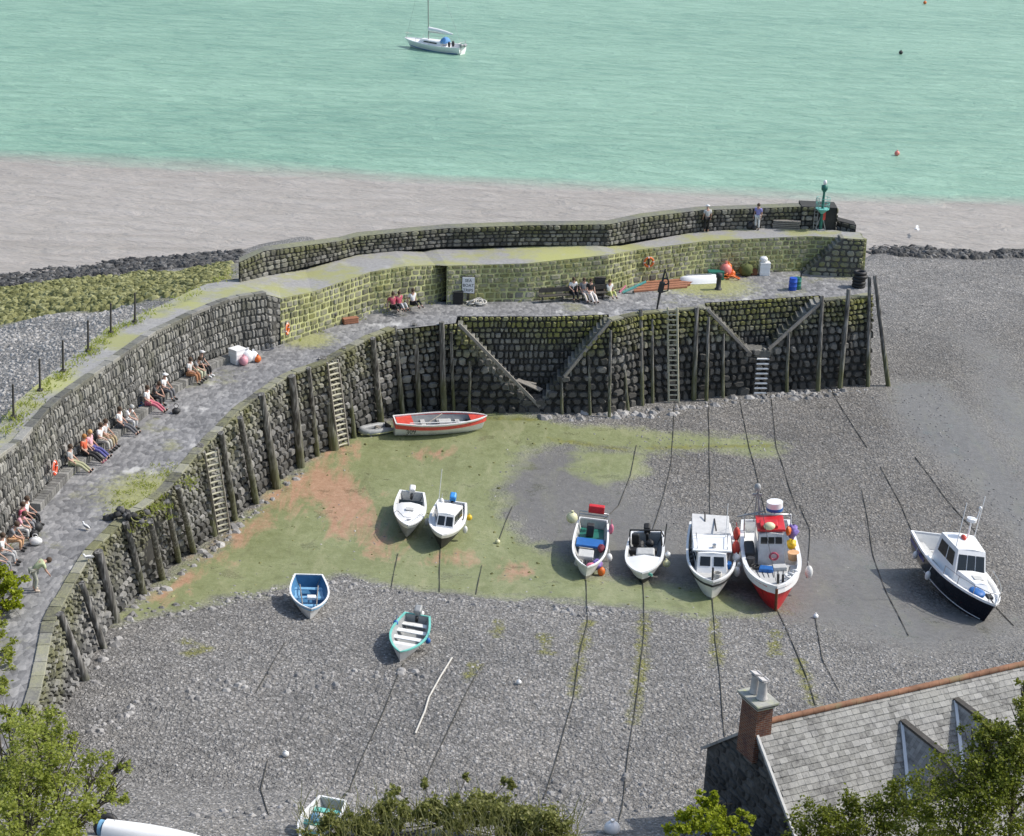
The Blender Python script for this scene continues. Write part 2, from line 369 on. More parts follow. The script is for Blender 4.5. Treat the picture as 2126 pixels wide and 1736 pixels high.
mudc = n.ramp(n.math('ADD', n.math('MULTIPLY', nA, .5), n.math('MULTIPLY', nB, .5)), [(.3, (.135, .153, .055)), (.5, (.21, .232, .108)), (.7, (.29, .312, .168))])
st = n('TexNoise', {'Vector': n('Mapping', {'Vector': pos, 'Scale': (1., .28, 1.), 'Rotation': (0, 0, R(-32))}).outputs[0], 'Scale': .9, 'Detail': 7., 'Roughness': .7, 'Distortion': .5}).outputs[0]
mudc = n.mix(n.ramp(st, [(.5, 0.), (.66, .55)]), mudc, (.33, .33, .19)); mudc = n.mix(n.ramp(st, [(.3, .6), (.44, 0.)]), mudc, (.13, .135, .06))
fine = n('TexNoise', {'Vector': pos, 'Scale': 7., 'Detail': 5., 'Roughness': .7}).outputs[0]
mudc = n.mix(n.ramp(fine, [(.6, 0.), (.7, .5)]), mudc, (.1, .1, .045)); mudc = n.mix(n.ramp(fine, [(.3, .4), (.38, 0.)]), mudc, (.4, .4, .3))
wetc = n.mix(n.ramp(fine, [(.58, 0.), (.7, .5)]), wetc, (.3, .295, .28)); wetc = n.mix(n.ramp(st, [(.5, 0.), (.7, .5)]), wetc, (.2, .198, .15))
orgc = n.ramp(nB, [(.3, (.30, .17, .10)), (.7, (.46, .30, .2))])
def soft(a, amp, lo, hi, nz=None):
    return n.ramp(n.math('ADD', a, n.math('MULTIPLY', n.math('SUBTRACT', nz if nz is not None else nB, .5), amp)), [(lo, 0.), (hi, 1.)])
kw = soft(at('wet'), .9, .25, .8, nB); km = soft(at('mud'), 1.1, .3, .62, nA); ko = soft(at('orange'), 2.4, .45, .85, st)
c = n.mix(kw, peb, wetc)
c = n.mix(km, c, mudc)
c = n.mix(n.math('MULTIPLY', ko, km), c, orgc)
kwd = soft(at('weed'), 2.6, .42, .95, n('TexNoise', {'Vector': pos, 'Scale': 1.1, 'Detail': 8., 'Roughness': .75}).outputs[0])
c = n.mix(n.math('MULTIPLY', kwd, .85), c, n.ramp(nB, [(.35, (.09, .095, .018)), (.65, (.24, .235, .06))]))
kr = soft(at('rock'), 1.0, .35, .6)
c = n.mix(kr, c, n.ramp(nB, [(.36, (.05, .052, .016)), (.52, (.2, .2, .075)), (.68, (.33, .33, .16))]))
kd = soft(at('dark'), 1.0, .3, .6)
c = n.mix(kd, c, n.ramp(nB, [(.35, (.02, .02, .02)), (.65, (.13, .127, .12))]))
z = n('SeparateXYZ', {0: pos}).outputs[2]
n.link(c, b.inputs['Base Color'])
smooth = n.math('MAXIMUM', kw, km)
pud = n.math('MULTIPLY', n.math('MULTIPLY', smooth, n.ramp(nA, [(.58, 0.), (.63, 1.)])), n.ramp(fine, [(.35, 0.), (.45, 1.)]))
n.link(n.math('SUBTRACT', n('Mix', {0: smooth, 2: .85, 3: .55}).outputs[0], n.math('MULTIPLY', pud, .42)), b.inputs['Roughness']); c = n.mix(n.math('MULTIPLY', pud, .35), c, (.12, .12, .075)); n.link(c, b.inputs['Base Color'])
hgt = n.math('SUBTRACT', 1., v1.outputs['Distance']); h2 = n.math('SUBTRACT', 1., v2.outputs['Distance'])
bs = n('Mix', {0: smooth, 2: 1., 3: .10}).outputs[0]
bp = n('Bump', {'Height': n.math('ADD', hgt, n.math('MULTIPLY', h2, .6)), 'Strength': bs, 'Distance': .1}).outputs[0]
bp2 = n('Bump', {'Height': nB, 'Strength': .35, 'Distance': .12, 'Normal': bp}).outputs[0]
n.link(bp2, b.inputs['Normal'])
me.materials.append(m)
beach = bpy.data.objects.new('beach', me); col.objects.link(beach); beach['kind'] = 'structure'

# ---------------------------------------------------------------- sea
mb = MB(); xx = [-4000, -300, -120, 120, 300, 4000]; yy = [-50, 112, 150, 170, 300, 800, 6000]
vs_ = [(x, y, -.2) for y in yy for x in xx]; k = len(xx)
mb.add(vs_, [(j * k + i, j * k + i + 1, (j + 1) * k + i + 1, (j + 1) * k + i) for j in range(len(yy) - 1) for i in range(k - 1)], 0)
m, t, b = newmat('sea_water'); n = N(t)
pos = n('NewGeometry').outputs['Position']; sx = n('SeparateXYZ', {0: pos})
wav = n('TexNoise', {'Vector': n('Mapping', {'Vector': pos, 'Scale': (.30, .85, 1.), 'Rotation': (0, 0, R(-6))}).outputs[0], 'Scale': .75, 'Detail': 6., 'Roughness': .62, 'Distortion': .6}).outputs[0]
wav2 = n('TexNoise', {'Vector': n('Mapping', {'Vector': pos, 'Scale': (.5, 1.3, 1.), 'Rotation': (0, 0, R(8))}).outputs[0], 'Scale': 2.2, 'Detail': 4.}).outputs[0]
big = n('TexNoise', {'Vector': n('Mapping', {'Vector': pos, 'Scale': (.35, 1., 1.)}).outputs[0], 'Scale': .045, 'Detail': 6., 'Roughness': .6}).outputs[0]
edge = n.math('ADD', sx.outputs[1], n.math('ADD', n.math('MULTIPLY', n.math('SUBTRACT', big, .5), 10.), n.math('MULTIPLY', n.math('SUBTRACT', wav, .5), 3.)))
kt = n.ramp(n.math('DIVIDE', n.math('SUBTRACT', edge, 150.), 40.), [(.42, 0.), (.56, 1.)])
turq = n.ramp(n.math('ADD', n.math('MULTIPLY', big, .4), n.math('MULTIPLY', wav, .6)), [(.34, (.145, .29, .222)), (.5, (.225, .388, .292)), (.66, (.29, .47, .36))])
silt = n.ramp(n.math('ADD', n.math('MULTIPLY', big, .4), n.math('MULTIPLY', wav, .6)), [(.34, (.3, .268, .24)), (.5, (.362, .328, .296)), (.66, (.405, .37, .34))])
c = n.mix(kt, silt, turq)
foam = n.ramp(n.math('ADD', n.math('MULTIPLY', wav2, .6), n.math('MULTIPLY', wav, .4)), [(.66, 0.), (.74, 1.)])
c = n.mix(n.math('MULTIPLY', foam, .35), c, (.7, .72, .7))
n.link(c, b.inputs['Base Color']); b.inputs['Roughness'].default_value = .32; b.inputs['IOR'].default_value = 1.33
b.inputs['Specular IOR Level'].default_value = .35
bp = n('Bump', {'Height': n.math('ADD', wav, n.math('MULTIPLY', wav2, .35)), 'Strength': .9, 'Distance': .65}).outputs[0]
n.link(bp, b.inputs['Normal'])
sea = mb.build('sea', m); sea['kind'] = 'structure'

# ---------------------------------------------------------------- stonework
def lin(pts):
    L = [0.]
    for a, b in zip(pts[:-1], pts[1:]): L.append(L[-1] + (b - a).length)
    return L
class Wall:
    def __init__(s, base, top):
        s.b, s.t = base, top; s.L = lin([(a + c) / 2 for a, c in zip(base, top)]); s.len = s.L[-1]
        s.h = sum((a - c).length for a, c in zip(base, top)) / len(base)
    def pt(s, u, t):
        k = 0
        while k < len(s.L) - 2 and u > s.L[k + 1]: k += 1
        q = (u - s.L[k]) / max(1e-6, s.L[k + 1] - s.L[k])
        a = s.b[k].lerp(s.b[k + 1], q) if 0 <= q <= 1 else s.b[k] + (s.b[k + 1] - s.b[k]) * q
        c = s.t[k].lerp(s.t[k + 1], q) if 0 <= q <= 1 else s.t[k] + (s.t[k + 1] - s.t[k]) * q
        return a + (c - a) * t
    def nrm(s, u, t):
        e = .05; du = s.pt(min(u + e, s.len), t) - s.pt(max(u - e, 0), t); dv = s.pt(u, min(t + .05, 1)) - s.pt(u, max(t - .05, 0))
        return du.cross(dv).normalized()
    def stones(s, mb, hb, ht, wb, wt, bulge=.08, gap=.05, m=0, skip=None, jit=.16, sq=.55, tlo=0., thi=1.):
        t = tlo
        while t < thi - 1e-4:
            fr = t; hh = (hb + (ht - hb) * fr) * random.uniform(.75, 1.3); dt = min(hh / s.h, thi - t)
            if thi - t - dt < .4 * hh / s.h: dt = thi - t
            u = -random.uniform(0, .5) * wb
            while u < s.len:
                wd = (wb + (wt - wb) * fr) * random.uniform(.6, 1.55)
                u0, u1 = max(0, u), min(s.len, u + wd); u += wd
                if u1 - u0 < .06: continue
                uc, tc = (u0 + u1) / 2, t + dt / 2
                if skip and skip(s.pt(uc, tc)): continue
                nm = s.nrm(uc, tc); a, bq = (u1 - u0) / 2 - gap / 2, dt / 2 - gap / 2 / s.h
                if a < .02 or bq <= 0: continue
                s4 = [min(.92, max(.15, random.gauss(sq, .16 if sq < .7 else .07))) for _ in range(8)]; out = []; mid = []; bl = bulge * random.uniform(.5, 1.3); rel = random.uniform(-.02, .04)
                for i in range(8):
                    ca, sa = ((1, s4[0]), (s4[1], 1), (-s4[2], 1), (-1, s4[3]), (-1, -s4[4]), (-s4[5], -1), (s4[6], -1), (1, -s4[7]))[i]
                    jx = 1 + random.uniform(-jit, jit * .4); jy = 1 + random.uniform(-jit, jit * .4)
                    x = ca * a * jx; y = sa * bq * jy
                    out.append(s.pt(uc + x, tc + y) + nm * (rel - .03)); mid.append(s.pt(uc + x * .72, tc + y * .72) + nm * (rel + bl))
                mb.add(out + mid, [(i, (i + 1) % 8, 8 + (i + 1) % 8, 8 + i) for i in range(8)] + [tuple(range(8, 16))], m, False, random.random())
            t += dt
    def back(s, mb, off, m, skip=None, step=None):
        if not skip:
            nn = len(s.b); o = [s.nrm(u, .5) * off for u in s.L]
            for i in range(nn - 1):
                mb.add([s.b[i] - o[i], s.b[i + 1] - o[i + 1], s.t[i + 1] - o[i + 1], s.t[i] - o[i]], [(0, 1, 2, 3)], m)
        else:
            nu = int(s.len / step); nv = int(s.h / step)
            for i in range(nu):
                for j in range(nv):
                    u0, u1, t0, t1 = i * s.len / nu, (i + 1) * s.len / nu, j / nv, (j + 1) / nv
                    if skip(s.pt((u0 + u1) / 2, (t0 + t1) / 2)): continue
                    o = s.nrm((u0 + u1) / 2, .5) * off
                    mb.add([s.pt(u0, t0) - o, s.pt(u1, t0) - o, s.pt(u1, t1) - o, s.pt(u0, t1) - o], [(0, 1, 2, 3)], m)

ZD = 6.0
LB = [(60, 1740), (95, 1560), (125, 1470), (175, 1402), (240, 1283), (297, 1226), (368, 1158), (450, 1103), (530, 1036), (622, 963), (700, 922), (790, 870), (835, 853), (912, 850)]
LT = [(5, 1740), (45, 1560), (84, 1430), (112, 1285), (190, 1150), (252, 1088), (345, 1022), (412, 942), (500, 850), (600, 780), (668, 758), (770, 701), (818, 684), (914, 671)]
FB = [(912, 850), (1000, 855), (1170, 857), (1265, 857), (1350, 834), (1440, 827), (1535, 819), (1640, 808), (1748, 801), (1808, 797)]
FT = [(914, 671), (1000, 671), (1170, 671), (1278, 666), (1335, 652), (1450, 643), (1545, 637), (1640, 631), (1760, 622), (1812, 614)]
Lb = [Pg(*p) for p in LB]; Lt = [P(*p, ZD) for p in LT]
Fb = [Pg(*p) for p in FB]; Ft = [P(*p, ZD) for p in FT]
for p in Lb + Fb: p.z -= .25
NOTCH = [(-99, 6.5), (-3.7, 6.5), (-3.6, 5.9), (1.0, .9), (1.9, .9), (5.75, 5.9), (5.85, 6.5), (12.2, 6.5), (12.3, 5.9), (15.3, 2.9), (16.7, 2.9), (20.0, 5.9), (20.1, 6.5), (99, 6.5)]
def notch(x): return float(np.interp(x, [a[0] for a in NOTCH], [a[1] for a in NOTCH]))
REC = 1.2
def in_rec(x): return -3.7 < x < 5.85 or 12.2 < x < 20.1
sk = lambda p: p.z > notch(p.x) + .02
WL, WF = Wall(Lb, Lt), Wall(Fb, Ft)
quay = thing('quay_wall', 'dark boulder faced harbour wall under the lower quay deck, mossy along its top', 'harbour wall', (0, 0, 0))
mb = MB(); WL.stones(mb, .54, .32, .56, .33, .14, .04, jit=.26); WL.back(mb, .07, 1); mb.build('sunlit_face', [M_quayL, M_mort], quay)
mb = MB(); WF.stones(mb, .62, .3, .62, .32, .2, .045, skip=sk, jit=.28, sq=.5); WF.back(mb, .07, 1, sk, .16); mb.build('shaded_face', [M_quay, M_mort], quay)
# walls at the back of the two stair recesses
mb = MB()
def ft_y(x, z=6.):
    pts = sorted([(a.x, a.y) for a in Ft]); bt = sorted([(a.x, a.y) for a in Fb]); q = max(0, min(1, z / 6))
    return float(np.interp(x, [a for a, _ in bt], [b for _, b in bt])) * (1 - q) + float(np.interp(x, [a for a, _ in pts], [b for _, b in pts])) * q
for x0, x1, zb in ((-3.75, 5.9, .6), (12.15, 20.15, 2.6)):
    xs_ = [x0 + (x1 - x0) * i / 8 for i in range(9)]
    bw = Wall([Vector((x, ft_y(x) + REC, zb)) for x in xs_], [Vector((x, ft_y(x) + REC + .15, ZD)) for x in xs_])
    skb = lambda p: p.z < notch(p.x) - .35
    bw.stones(mb, .42, .34, .36, .32, .1, .045, skip=skb, jit=.25); bw.back(mb, .06, 1)
    for x in (x0, x1):
        mb.add([Vector((x, ft_y(x, 5), 5.)), Vector((x, ft_y(x) + REC + .2, 5.)), Vector((x, ft_y(x) + REC + .2, ZD)), Vector((x, ft_y(x), ZD))], [(0, 1, 2, 3)], 1)
mb.build('recess_wall', [M_quay, M_mort], quay)
# steps
def flight(name, label, xa, xb, za, zb, lift=.38):
    mb = MB(); nst = max(3, int(abs(zb - za) / .27)); 
    for i in range(nst):
        xm0 = xa + (xb - xa) * i / nst; xm1 = xa + (xb - xa) * (i + 1) / nst; zt = za + (zb - za) * (i + .5) / nst + lift * (1 - abs(2 * (i + .5) / nst - 1) ** 6)
        xc = (xm0 + xm1) / 2; y0 = ft_y(xc, zt) + .03; y1 = ft_y(xc) + REC + .1
        mb.box((xc, (y0 + y1) / 2, zt - .45), (abs(xm1 - xm0) + .06, y1 - y0, .9), 0, None, .02, random.random())
    return tag(mb.build(name, [M_step]), label, 'steps', 'stone steps set into the quay wall')
flight('stone_steps', 'narrow dark stone flight going down to the right behind the long sloping beam', -3.6, 1.0, 5.9, .9, 0.)
flight('stone_steps', 'stone flight in the deeper stair recess, climbing to the right above a leaning plank', 5.75, 1.9, 5.9, .9)
flight('stone_steps', 'stone flight going down to the right beside the tall narrow ladder, behind the shorter beam', 12.3, 15.3, 5.9, 2.9, 0.)
flight('stone_steps', 'wide worn stone flight climbing right from the small landing above the white runged ladder', 20.0, 16.7, 5.9, 2.9)
mb = MB(); mb.box((16., ft_y(16, 2.9) + .55, 2.68), (1.6, 1.15, .5), 0, None, .03); mb.box((1.45, ft_y(1.4, .8) + .55, .62), (1.2, 1.1, .6), 0, None, .03)
o = mb.build('landing', [M_step], quay)
# handrail beams on the sloping edges
def FP(x, z, off=.16): return Vector((x, ft_y(x, z) - off, z))
for lb, a, b_ in (('long pale sloping timber beam running down to the right at the deep stair recess', FP(-3.5, 5.95), FP(1.7, .55)),
                  ('pale sloping timber beam rising to the right at the deep stair recess', FP(3.15, 2.55), FP(5.9, 6.1)),
                  ('shorter pale timber beam running down right towards the white runged ladder', FP(12.3, 6.0), FP(15.35, 2.9)),
                  ('pale timber beam rising right from the white runged ladder to the quay edge', FP(16.65, 3.0), FP(20.1, 6.1))):
    mb = MB(); mb.beam(a, b_, .16, .2, 0, None, .02); tag(mb.build('handrail_beam', [M_wood]), lb, 'timber beam', 'sloping beams along the stair recesses')

# deck
FOOT = [(-160, 1700), (-90, 1320), (0, 1150), (62, 1060), (130, 985), (330, 825), (430, 762), (500, 735), (560, 722), (584, 715), (600, 710), (648, 693), (769, 652), (843, 639), (905, 627), (947, 626), (1095, 626), (1262, 612), (1316, 573), (1464, 565), (1585, 558), (1659, 552), (1790, 556)]
foot = [P(*p, ZD) for p in FOOT]
edge = [p.copy() for p in Lt]
fe = [Vector((x, ft_y(x) + (REC + .15 if in_rec(x) else 0), ZD)) for x in [-3.76, -3.7 + .01, -1, 2, 5.84, 5.86, 8, 10, 12.19, 12.21, 15, 17, 20.09, 20.11, 22.5]] + [Ft[-1]]
for i in (0, 5, 8, 13): fe[i] = Vector((fe[i].x, ft_y(fe[i].x), ZD))
endp = P(1800, 560, ZD); endp = Vector((Ft[-1].x + .3, endp.y, ZD))
outl = edge[:-1] + fe + [endp] + foot[::-1]
m, t, b = newmat('cobbled_deck'); n = N(t); pos = n('NewGeometry').outputs['Position']
nA = n('TexNoise', {'Vector': pos, 'Scale': .35, 'Detail': 7., 'Roughness': .65}).outputs[0]; nB = n('TexNoise', {'Vector': pos, 'Scale': 3., 'Detail': 8., 'Roughness': .7}).outputs[0]
v = n('TexVoronoi', {'Vector': n('Mapping', {'Vector': pos, 'Scale': (4.6, 2.6, 1.)}).outputs[0], 'Scale': 1.}); sc = n('SeparateColor', {0: v.outputs['Color']}).outputs[0]
c = n.ramp(n.math('ADD', n.math('MULTIPLY', sc, .4), n.math('MULTIPLY', nB, .6)), [(.25, (.12, .12, .122)), (.5, (.205, .204, .205)), (.75, (.31, .305, .3))])
c = n.mix(1., c, n.ramp(nA, [(.3, .75), (.7, 1.2)]), 'MULTIPLY')
c = n.mix(n.ramp(n('TexNoise', {'Vector': n('Mapping', {'Vector': pos, 'Scale': (1., .6, 1.)}).outputs[0], 'Scale': .9, 'Detail': 5.}).outputs[0], [(.64, 0.), (.72, .75)]), c, (.55, .545, .53))
c = n.mix(n.ramp(n('TexNoise', {'Vector': pos, 'Scale': .28, 'Detail': 7., 'Roughness': .7, 'W': 3.}, noise_dimensions='4D').outputs[0], [(.56, 0.), (.66, .6)]), c, (.26, .26, .1))
for q_, r_ in ((P(318, 1022, ZD), 3.6), (P(300, 1062, ZD), 2.), (P(1420, 585, ZD), 4.), (P(1480, 592, ZD), 4.), (P(640, 705, ZD), 2.2)):
    dk_ = n('VectorMath', {0: pos, 1: tuple(q_)}, operation='DISTANCE').outputs['Value']
    c = n.mix(n.ramp(n.math('ADD', n.math('SUBTRACT', 1., n.math('DIVIDE', dk_, r_)), n.math('MULTIPLY', n.math('SUBTRACT', nB, .5), 1.5)), [(.15, 0.), (.6, .8)]), c, (.29, .295, .11))
n.link(c, b.inputs['Base Color']); b.inputs['Roughness'].default_value = .75
n.link(n('Bump', {'Height': n.math('ADD', n.math('SUBTRACT', 1., v.outputs['Distance']), nB), 'Strength': .55, 'Distance': .05}).outputs[0], b.inputs['Normal'])
M_deck = m
mb = MB(); mb.poly(outl, 0); mb.add([p - Vector((0, 0, .01)) for p in (Ft[-1], endp)] + [Vector((endp.x, endp.y, -1)), Vector((Fb[-1].x - .1, Fb[-1].y, -1))], [(0, 1, 2, 3)], 1)
dk = mb.build('quay_deck', [M_deck, M_quay]); dk['kind'] = 'structure'
# coping stones along the edges
mb = MB()
def coping(mb, line, wd, th, z, inward=None):
    L = lin(line); u = 0
    while u < L[-1] - .2:
        l = min(random.uniform(.7, 1.5), L[-1] - u); k = 0
        def pp(u):
            k = max(i for i in range(len(L) - 1) if L[i] <= u + 1e-6); q = (u - L[k]) / max(1e-6, L[k + 1] - L[k]); return line[k].lerp(line[k + 1], min(q, 1))
        a, b_ = pp(u), pp(u + l); d = (b_ - a); 
        if d.length > .15:
            nrm = Vector((-d.y, d.x, 0)).normalized(); cpt = (a + b_) / 2 + nrm * (wd / 2 - .06)
            mb.box((cpt.x, cpt.y, z + th / 2 - .05 + random.uniform(0, .015)), (d.length - .03, wd * random.uniform(.85, 1.1), th), 0, (0, 0, math.atan2(d.y, d.x)), .025, random.random())
        u += l
coping(mb, Lt[:-1], .5, .14, ZD); 
coping(mb, [Vector((x, ft_y(x), ZD)) for x in (5.95, 8, 10, 12.1)], .5, .14, ZD); coping(mb, [Vector((x, ft_y(x), ZD)) for x in (20.2, 22.5)] + [Ft[-1]], .5, .14, ZD)
mb.build('coping', [stone_mat('coping_stone', GREY, ((.28, .28, .12), .55), (5, 6.1, 2.))], quay)

# retaining wall + walkway + parapet
def up(px, z0, tops=None): return P(*px, z0)
def rise(p, ypix):                       # height at which the vertical through p reaches image row ypix
    lo, hi = p.z, 20.
    for _ in range(40):
        mid = (lo + hi) / 2; X, Y, Z = p.x, p.y, mid - H; dep = Y * c_ - Z * s_; dn = -Y * s_ - Z * c_
        y = CY + F * (X / dep * sr + dn / dep * cr)
        if y > ypix: lo = mid
        else: hi = mid
    return lo
RF = [((-160, 1700), None, 9.9), ((-90, 1320), None, 9.9), ((0, 1150), 967, None), ((62, 1060), 922, None), ((130, 985), 842, None), ((330, 825), 697, None), ((430, 762), 648, None), ((500, 735), 622, None), ((562, 722), 613, None)]
rb = []; rt = []
for px, y, z in RF:
    p = P(*px, ZD); rb.append(p - Vector((0, 0, .1))); zt = z if z else rise(p, y); q = p.copy(); q.z = zt; q += Vector((-.25, .1, 0)); rt.append(q)
rt_ = [q.copy() for q in rt]
RW1 = Wall(rb, rt)
ret1 = thing('retaining_wall', 'tall sunlit grey wall of upright set stones behind the seated people', 'stone wall', (0, 0, 0))
mb = MB(); RW1.stones(mb, .5, .48, .25, .25, .05, .03, jit=.3, sq=.6); RW1.back(mb, .04, 1); mb.build('stone_face', [M_ret, M_mortM], ret1)
mb = MB(); coping(mb, [p.copy() for p in rt], .45, .2, 0.); 
for i in range(len(mb.v)): mb.v[i] = (mb.v[i][0], mb.v[i][1], mb.v[i][2] + float(np.interp(mb.v[i][1], [p.y for p in rt], [p.z for p in rt])))
mb.build('coping', [M_ret], ret1)
# low ledge people sit on
mb = MB(); lw = Wall([p + Vector((.0, 0, .1)) for p in rb[3:8]], [p + Vector((0, 0, .5)) for p in rb[3:8]])
for i in range(80):
    u = (i + .5) * lw.len / 80; p = lw.pt(u, 1); nmv = lw.nrm(u, .5)
    mb.box(p + nmv * .28 - Vector((0, 0, .25)), (lw.len / 80 * .96, .5, .46), 0, (0, 0, math.atan2(nmv.y, nmv.x) + math.pi / 2), .03, random.random() * .6 + .2)
mb.build('seat_ledge', [M_ret], ret1)

RR = [((584, 715), 622), ((648, 693), 609), ((769, 652), 567), ((843, 639), 555), ((903, 628), 553), ((932, 616), 551)]
RR2 = [((927, 632), 554), ((1000, 627), 552), ((1095, 626), 549), ((1262, 612), 531), ((1316, 573), 519), ((1464, 565), 500), ((1585, 558), 494), ((1680, 553), 490), ((1795, 551), 496)]
ret2 = thing('retaining_wall', 'green tinged wall of squared blocks with pale joints below the upper walkway', 'stone wall', (0, 0, 0))
rtops = []
for RQ, nm in ((RR, 'sunlit_face'), (RR2, 'shaded_face')):
    bb = []; tt = []
    for px, y in RQ:
        if px[0] > 1300:
            q = P(px[0] + 5, y, 8.4); tt.append(q); bb.append(Vector((q.x + .05, q.y - .25, ZD - .1))); continue
        p = P(*px, ZD); bb.append(p - Vector((0, 0, .1))); q = p.copy(); q.z = rise(p, y); q += Vector((-.05, .25, 0)); tt.append(q)
    W = Wall(bb, tt); rtops.append(tt); RBASE = bb; mb = MB()
    W.stones(mb, .36, .32, .5, .44, .03, .06, jit=.1, sq=.78); W.back(mb, .02, 1); mb.build(nm, [M_retR, M_mortL], ret2)
cw = Wall([rb[-1].copy(), P(584, 715, ZD - .1)], [rt[-1].copy(), rtops[0][0].copy()]); mb = MB(); cw.stones(mb, .36, .32, .4, .36, .04, .05); cw.back(mb, .03, 1); mb.build('corner_face', [M_ret, M_mortM], ret2)
def clampY(p, m=.3):
    p = p.copy(); p.y = min(p.y, float(np.interp(p.x, [b_.x for b_ in RBASE], [b_.y for b_ in RBASE])) - m); return p
# niche between the two faces
a, b2 = rtops[0][-1], rtops[1][0]; mb = MB()
for p, q in ((a, a + Vector((.1, .3, 0))), (a + Vector((.1, .3, 0)), b2 + Vector((0, 1.2, 0))), (b2 + Vector((0, 1.2, 0)), b2)):
    mb.add([Vector((p.x, p.y, 5.9)), Vector((q.x, q.y, 5.9)), Vector((q.x, q.y, p.z - .02)), Vector((p.x, p.y, p.z - .02))], [(0, 1, 2, 3)], 0)
mb.build('return_face', [M_retR], ret2)
inner = rt + rtops[0][:-1] + rtops[1]
# parapet
PFx = [((497, 588), 9.0), ((550, 575), 8.8), ((705, 538), 8.7), ((742, 528), 8.7), ((927, 513), 8.6), ((1094, 510), 8.6), ((1262, 511), 8.6), ((1333, 498), 8.5), ((1450, 481), 8.4), ((1585, 476), 8.3), ((1660, 475), 8.3)]
PTy = [545, 521, 501, 491, 474, 468, 466, 451, 437, 432, 429]
pb = []; pt_ = []
for (px, z), y in zip(PFx, PTy):
    p = P(*px, z); pb.append(p); q = p.copy(); q.z = rise(p, y); pt_.append(q)
PW = Wall(pb, pt_); par = thing('parapet_wall', 'long dark sea parapet of small stones along the back of the upper walkway', 'sea wall', (0, 0, 0))
TH_ = Vector((-.15, 1.0, 0)); mb = MB(); PW.stones(mb, .3, .26, .4, .36, .05, .035); PW.back(mb, .04, 1)
k = len(pt_)
top_ = pt_ + [p + TH_ for p in pt_][::-1]
for i in range(k - 1):
    mb.add([pt_[i], pt_[i + 1], pt_[i + 1] + TH_, pt_[i] + TH_], [(0, 1, 2, 3)], 2)
    a0, a1 = pt_[i] + TH_, pt_[i + 1] + TH_; mb.add([a0, a1, Vector((a1.x, a1.y + 1.2, -2)), Vector((a0.x, a0.y + 1.2, -2))], [(0, 3, 2, 1)], 0)
mb.add([pb[0], pt_[0], pt_[0] + TH_, pb[0] + TH_], [(0, 1, 2, 3)], 0)
mb.build('stone_face', [M_par, M_mort, stone_mat('parapet_top', GREY, ((.25, .26, .1), .5), (8, 10, 3.))], par)
# end block with the beacon
eb = thing('pier_head_block', 'dark square masonry block with a low stepped end at the tip of the pier', 'stone block', (0, 0, 0))
mb = MB(); p0 = P(1660, 476, 8.3); p1 = P(1731, 474, 8.3); zt = rise(p0, 428)
EW = Wall([p0 - Vector((0, .3, 0)), p1 - Vector((0, .3, 0))], [Vector((p0.x, p0.y - .25, zt)), Vector((p1.x, p1.y - .25, zt))]); EW.stones(mb, .36, .32, .5, .45, .05, .05)
mb.box(((p0.x + p1.x) / 2, p0.y + .82, zt / 2 - .02), (p1.x - p0.x, 1.66, zt), 1)
EW = Wall([Vector((p1.x, p0.y - .24, 8.2)), Vector((p1.x, p0.y + 1.3, 8.2))], [Vector((p1.x, p0.y - .24, zt)), Vector((p1.x, p0.y + 1.3, zt))]); EW.stones(mb, .36, .32, .5, .45, .05, .05)
mb.build('block', [M_par, M_mort], eb)
mb = MB(); p2 = P(1776, 487, 8.3); z1 = rise(p1, 456); z2 = rise(p2, 468)
EW = Wall([Vector((p1.x, p1.y - .1, 8.2)), Vector((p2.x, p2.y, 8.2))], [Vector((p1.x, p1.y - .1, z1)), Vector((p2.x, p2.y, z2))]); EW.stones(mb, .34, .3, .5, .45, .05, .05)
v = [Vector((p1.x, p1.y - .05, -1)), Vector((p2.x, p2.y + .05, -1)), Vector((p2.x, p2.y + 1.1, -1)), Vector((p1.x, p1.y + 1.1, -1))]; vt = [Vector((q.x, q.y, zz)) for q, zz in zip(v, (z1, z2, z2, z1))]
mb.add(v + vt, [(0, 1, 5, 4), (1, 2, 6, 5), (2, 3, 7, 6), (3, 0, 4, 7), (4, 5, 6, 7)], 1)
mb.build('low_end', [M_par, M_mort], eb)
# stair block up to the walkway
sb = thing('stair_block', 'mossy masonry block with an open stair climbing right near the pier tip', 'steps', (0, 0, 0))
q0, q1 = P(1685, 566, ZD), P(1782, 567, ZD); q0.y = q1.y = float(np.interp(q0.x, [b_.x for b_ in RBASE], [b_.y for b_ in RBASE])) - 1.1; zt = rise(q1, 498); mb = MB(); xm = q0.x + (q1.x - q0.x) * .58
def zst(x): return float(np.interp(x, [q0.x - .3, xm], [6.3, zt]))
EW = Wall([q0 - Vector((.2, 0, .1)), q1 - Vector((0, 0, .1))], [Vector((q0.x - .2, q0.y + .05, zt)), Vector((q1.x, q1.y + .05, zt))])
skq = lambda p: p.z > zst(p.x); EW.stones(mb, .4, .34, .5, .42, .05, .06, skip=skq); EW.back(mb, .04, 1, skq, .12)
EW = Wall([q1 - Vector((0, 0, .1)), q1 + Vector((0, 1.8, -.1))], [Vector((q1.x, q1.y + .1, zt)), Vector((q1.x, q1.y + 1.8, zt))]); EW.stones(mb, .4, .34, .5, .42, .05, .06); EW.back(mb, .04, 1)
mb.build('block', [M_retR, M_mortM], sb)
mb = MB(); ns = 11
for i in range(ns):
    xa = q0.x - .6 + (xm - q0.x + .6) * i / ns; xb = q0.x - .6 + (xm - q0.x + .6) * (i + 1) / ns; z = 6 + (zt - 6) * (i + 1) / ns
    mb.box(((xa + xb) / 2, q0.y + .66, (z + 5.8) / 2), (xb - xa + .03, 1.0, z - 5.8), 0, None, .02, random.random())
mb.build('stair_tread', [M_step], sb)
inner2 = inner + [Vector((xm, q0.y + .3, zt)), Vector((q1.x, q1.y + .2, zt))]
